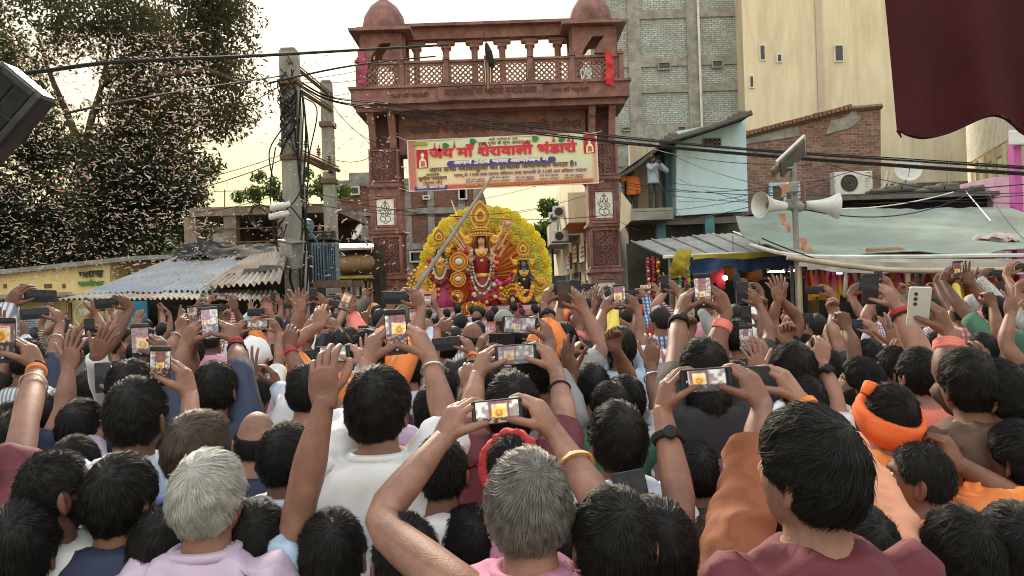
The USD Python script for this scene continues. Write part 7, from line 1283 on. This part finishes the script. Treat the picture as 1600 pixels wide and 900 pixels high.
t1, c1i = idol(752, 376, .0, 1.42, bz, 'idol_gold_skin', 'sari_red', 'central goddess idol with the tallest gold crown and silver garland', .72, .58, [(.26, .95, [WHT, (.55, .55, .52)], .03), (.40, 1.35, [RED, RED, DRD, WHT], .062), (.33, 1.15, [(.3, .35, .12), WHT], .04)], waist='dress')
for k, (dx, dz) in enumerate(((-.62, .55), (.62, .50), (-.72, .1), (.72, .2), (-.6, -.3), (.58, -.25))):                      # her other arms, part of the figure
    P = arm_path(c1i + [.2 * np.sign(dx), .1, -.3], c1i + [.45 * np.sign(dx), .12, -.35 + dz * .5], c1i + [dx, .02, dz]); part(t1, 'arm', [tube(P, np.array(ARM_R) * .95, 10), place_hand('fist', 'R' if dx < 0 else 'L', 1, c1i + np.array([dx, .02, dz]), (np.sign(dx) * .2, -.1, 1), (0, -1, 0), 1.1)], 'idol_gold_skin', smooth=True)
part(t1, 'sword', [extrude(Polygon([(-.018, 0), (.018, 0), (.022, .4), (0, .5), (-.018, .4)]), .012, c1i + [-.62, -.02, .68], (1, 0, -.5), (-.35, 0, 1))], 'silver_tinsel'); part(t1, 'spear', tube([c1i + [-.85, -.3, .5], c1i + [-.42, -.42, -.2]], .009, 6), 'silver_tinsel'); part(t1, 'conch', lathe([(.001, -.12), (.06, -.05), (.08, .03), (.04, .1), (.001, .14)], 12, c1i + [.72, -.03, .4]), 'idol_pink', smooth=40)
t2, c2i = idol(687, 394, .05, 1.12, bz, 'idol_gold_skin', 'sari_pink', 'left goddess idol in a pink sari with dark red garland', .42, .36, [(.27, .62, [DRD, RED, DRD], .06), (.18, .5, [WHT, WHT], .03)])
t3, c3i = idol(818, 412, -.05, 1.1, bz, 'idol_blue', 'sari_black', 'right goddess idol with dark blue face and orange marigold garland', .40, .36, [(.24, .78, [ORG, ORG, GOLD_], .058)], waist='dress')
c = at(801, 467, IY - .35); t4, c4i = idol(801, 467, -.35, .98, bz - .75, 'idol_gold_skin', 'sari_red', 'small seated front idol with red garland right of the tinsel', .06, .16, [(.17, .3, [DRD, RED], .04)], arms=False)
a = np.linspace(0, np.pi, 15); part(t4, 'arch', [tube(np.stack([c4i[0] + .28 * np.cos(a), np.full(15, c4i[1] + .12), c4i[2] - .05 + .44 * np.sin(a)], 1), .035, 6)] + [ball((c4i[0] + q * math.cos(b), c4i[1] + .1, c4i[2] - .05 + q * 1.6 * math.sin(b)), .05, 1) for q in (.2, .27, .33) for b in np.linspace(0.1, np.pi - .1, 11)], 'gold'); part(t4, 'purple_fan', extrude(Polygon([(0, 0), (-.36, .2), (-.3, .32), (-.1, .26)]), .02, c4i + [-.2, .1, -.1], EX, EZ), 'sari_pink')
# the small elephant-headed idol at the left
c = at(660, 461, IY - .3); t = thing('idol', 'small pink elephant-headed idol under a gold arch at the left', 'statue', (c[0], c[1], bz - .6)); tr_ = tube(curve([c + [0, -.16, .0], c + [.0, -.24, -.14], c + [-.03, -.26, -.3], c + [.04, -.24, -.42]], 5), np.linspace(.075, .03, 16), 10); tor = lathe([(.001, -.95), (.26, -.9), (.28, -.6), (.24, -.3), (.1, -.15), (.001, -.1)], 16, c)
ears = [(lambda b: (b[0], b[1]))(ball(c + [sx * .24, .02, -.02], (.15, .03, .19), 2)) for sx in (-1, 1)]; part(t, 'body', merge([ball(c, (.17, .17, .18), 3), tr_, tor] + ears), 'idol_pink', smooth=True); part(t, 'eyes', [ball(c + [sx * .075, -.15, .03], (.028, .014, .018), 1) for sx in (-1, 1)], 'eye_white'); part(t, 'pupils', [ball(c + [sx * .075, -.164, .03], (.012, .006, .012), 1) for sx in (-1, 1)], 'eye_dark'); part(t, 'forehead_mark', ball(c + [0, -.17, .09], (.03, .01, .03), 1), 'eye_white'); crown(t, c + [0, -.02, .14], .5, .34, 'gold'); part(t, 'tusk', [tube([c + [sx * .08, -.16, -.1], c + [sx * .1, -.25, -.13]], [.02, .006], 6) for sx in (-1, 1)], 'sari_white')
part(t, 'arch', [ball((c[0] + q * math.cos(b), c[1] + .15, c[2] + .1 + q * 1.5 * math.sin(b)), .055, 1) for q in (.25, .34, .42) for b in np.linspace(-.2, np.pi + .2, 15)], 'gold')
for k, (px, py, r, lab) in enumerate(((717, 409, .24, 'top round orange shield between the left and central idols'), (716, 436, .20, 'middle round orange shield below the top one'), (714, 463, .16, 'lowest round orange shield beside the central idol'), (844, 443, .22, 'round gold disc right of the blue-faced idol'), (846, 472, .2, 'lower round gold disc at the right side of the tableau'))):
    c = at(px, py, IY - .42 if k < 3 else IY - .1); t = thing('decorated_shield', lab, 'shield', c, None); o1, o2 = ('orange_cloth', 'sari_white') if k < 3 else ('gold', 'gold_dark'); part(t, 'plate', lathe([(.001, .0), (r, .0), (r, .02), (r * .8, .035), (.001, .04)], 22, c, (0, -1, 0)), o1, smooth=40); part(t, 'centre', ball(c + [0, -.05, 0], (r * .42, .03, r * .36), 2), o2, smooth=True); a = np.linspace(0, 2 * np.pi, 25); part(t, 'ring', [tube(np.stack([c[0] + r * q * np.cos(a), np.full(25, c[1] - .04), c[2] + r * q * np.sin(a)], 1), .016, 5) for q in (.62, .97)], 'gold'); part(t, 'fringe', [ball(c + [r * math.cos(b), 0, r * math.sin(b)], r * .13, 1) for b in np.linspace(0, 6.1, 18)], o1 if k >= 3 else 'sari_red')
c = at(740, 489, 17.4); g = np.random.default_rng(5); n = 1500; p = g.normal(size=(n, 3)); p /= np.linalg.norm(p, axis=1, keepdims=True); p = c + p * g.uniform(.6, 1, (n, 1)) * [.36, .26, .26]; q1, q2 = g.normal(size=(n, 3)) * .035, g.normal(size=(n, 3)) * .012; v = np.stack([p - q1, p + q2, p + q1, p - q2], 1).reshape(-1, 3); i = np.arange(n)[:, None] * 4
tn = solo('tinsel_heap', (v, np.vstack([i + [0, 1, 2], i + [0, 2, 3]])), 'gold', 'heap of shiny gold and red tinsel before the central idol', 'tinsel'); sel = np.arange(n) < n * .2; part(tn, 'red_tinsel', (v[:n // 5 * 4] + .01, np.vstack([i[:n // 5] + [0, 1, 2], i[:n // 5] + [0, 2, 3]])), 'red_cloth'); part(tn, 'basket', lathe([(.001, -1.0), (.2, -1.0), (.34, -.2), (.36, -.1), (.001, -.1)], 16, c), 'wood')
string_of(at(700, 452, IY - .5), at(790, 440, IY - .5), 26, .05, [DRD, RED, GOLD_], 'flower_garland', 'thick dark red garland slung low across the central idol', 'garland', None, .55); string_of(at(770, 432, IY - .45), at(800, 428, IY - .45), 14, .06, [RED, DRD, PNK], 'flower_garland', 'short red garland bunch between the central and right idols', 'garland', None, .25)

# ------------------------------------------------ paper confetti in the air
g = np.random.default_rng(21); V, CL = [], []; n = 5200
PX_ = np.where(g.random(n) < .82, g.uniform(-80, 330, n), g.uniform(200, 640, n)); PY_ = np.where(PX_ < 335, 440 - 390 * g.random(n) ** 1.0, g.uniform(80, 440, n)); DD = g.uniform(7.0, 15.5, n)
for px, py, d in zip(PX_, PY_, DD):
    c = at(px, py, d); a = g.normal(size=3); a[2] *= .45; a = unit(a); b = unit(np.cross(a, g.normal(size=3))); l, w_ = .014 + .03 * g.random() ** 2.2, .0035 + .004 * g.random(); nn = np.cross(a, b); V += [c - a * l - b * w_, c - a * l + b * w_, c + b * w_ + nn * .012, c - b * w_ + nn * .012, c + a * l - b * w_, c + a * l + b * w_]; r = g.random(); CL += [(.58, .53, .5) if r < .58 else (.6, .36, .36) if r < .86 else (.6, .24, .14) if r < .95 else (.56, .45, .2)] * 6
V = np.array(V); i = np.arange(n)[:, None] * 6; fF = np.vstack([i + [0, 1, 2], i + [0, 2, 3], i + [3, 2, 5], i + [3, 5, 4]]); pth = solo('paper_confetti', (V, fF), 'petal', 'white and pink paper confetti drifting in the air before the tree', 'confetti', None, 'stuff'); UsdGeom.PrimvarsAPI(stage.GetPrimAtPath(pth)).CreatePrimvar('tint', Sdf.ValueTypeNames.Color3fArray, 'vertex').Set(Vt.Vec3fArray.FromNumpy(np.array(CL, np.float32)))

# ------------------------------------------------ labels that single each person and phone out
def place(px):
    for e, s in ((-1e9, ''), (170, 'below the yellow shop'), (430, 'below the tin roof'), (570, 'below the transformer'), (650, 'by the left gate pillar'), (860, 'below the idols'), (985, 'by the right gate pillar'), (1150, 'below the grey awning'), (1300, 'below the horn loudspeakers'), (9999, 'below the green tarpaulin')):
        if px < e: return s
def row(d): return 'nearest' if d < 2.6 else 'close' if d < 4.2 else 'middle' if d < 7.5 else 'far' if d < 11 else 'farthest'
ORDN = ['leftmost', 'second from left', 'third from left', 'fourth from left', 'fifth from left', 'sixth from left', 'seventh from left', 'eighth from left', 'ninth from left', 'tenth from left']
def settle(items):
    by = {}
    for it in items: by.setdefault(it[0], []).append(it)
    for lab, its in by.items():
        its.sort(key=lambda i: i[1])
        for k, it in enumerate(its):
            l2 = lab
            if len(its) > 1: l2 = ('rightmost' if k == len(its) - 1 else ORDN[k] if k < 10 else f'{k + 1}th from left') + ' ' + lab
            it[2](l2)
HN = {'short': 'short', 'full': 'thick', 'cropped': 'cropped', 'bald': 'receding', 'long': 'long'}
items = []
for o in PERSONS:
    act = {'phone': 'raising a phone', 'balcony': '', 'pole': ''}.get(o.action, 'with both hands up' if o.n > 1 else 'with one hand up' if o.n else 'with lowered arms')
    if o.desc: lab = f'person with {o.desc}, {row(o.d)} row' if o.action not in ('balcony', 'pole') else f'person in {o.desc}'
    else: lab = f'{row(o.d)}-row person in {o.shirt}{" and " + o.cap[1] + " " + o.cap[0] if o.cap else ", " + HN[o.hair] + " hair"}, {act} {place(o.px)}'
    if len(lab.split()) > 12: lab = lab.replace(' hair', '').replace('with both hands up', 'both hands up').replace('with one hand up', 'one hand up').replace('with lowered arms', 'arms down')
    o.lab = None
    def setl(l, o=o): o.lab = l; tag(o.path, l, 'person', 'people in the crowd' if o.action != 'balcony' else None)
    items.append((lab, o.px, setl))
settle(items)
items = []
for lab, c, pth, ct, grp in CABLES + HANGS: items.append((lab, pix(c)[0], lambda l, a=(pth, ct, grp): tag(a[0], l, a[1], a[2])))
settle(items)
items = []
for p in PHONES:
    t, c, label, land, kind, back = p[:6]; o = p[6] if len(p) > 6 else None
    who = f'person with {o.desc}' if o is not None and o.desc else f'{row(o.d)}-row {o.shirt} shirt {place(o.px)}' if o is not None else 'a hand'
    lab = label or f'{"pale backed" if back else "dark screened" if kind % 4 == 3 else "lit"} {"sideways" if land else "upright"} phone held by {who}'
    lab = ' '.join(lab.split()[:13]); items.append((lab, pix(c)[0], lambda l, t=t: tag(t, l, 'phone', 'phones held up in the crowd')))
settle(items)
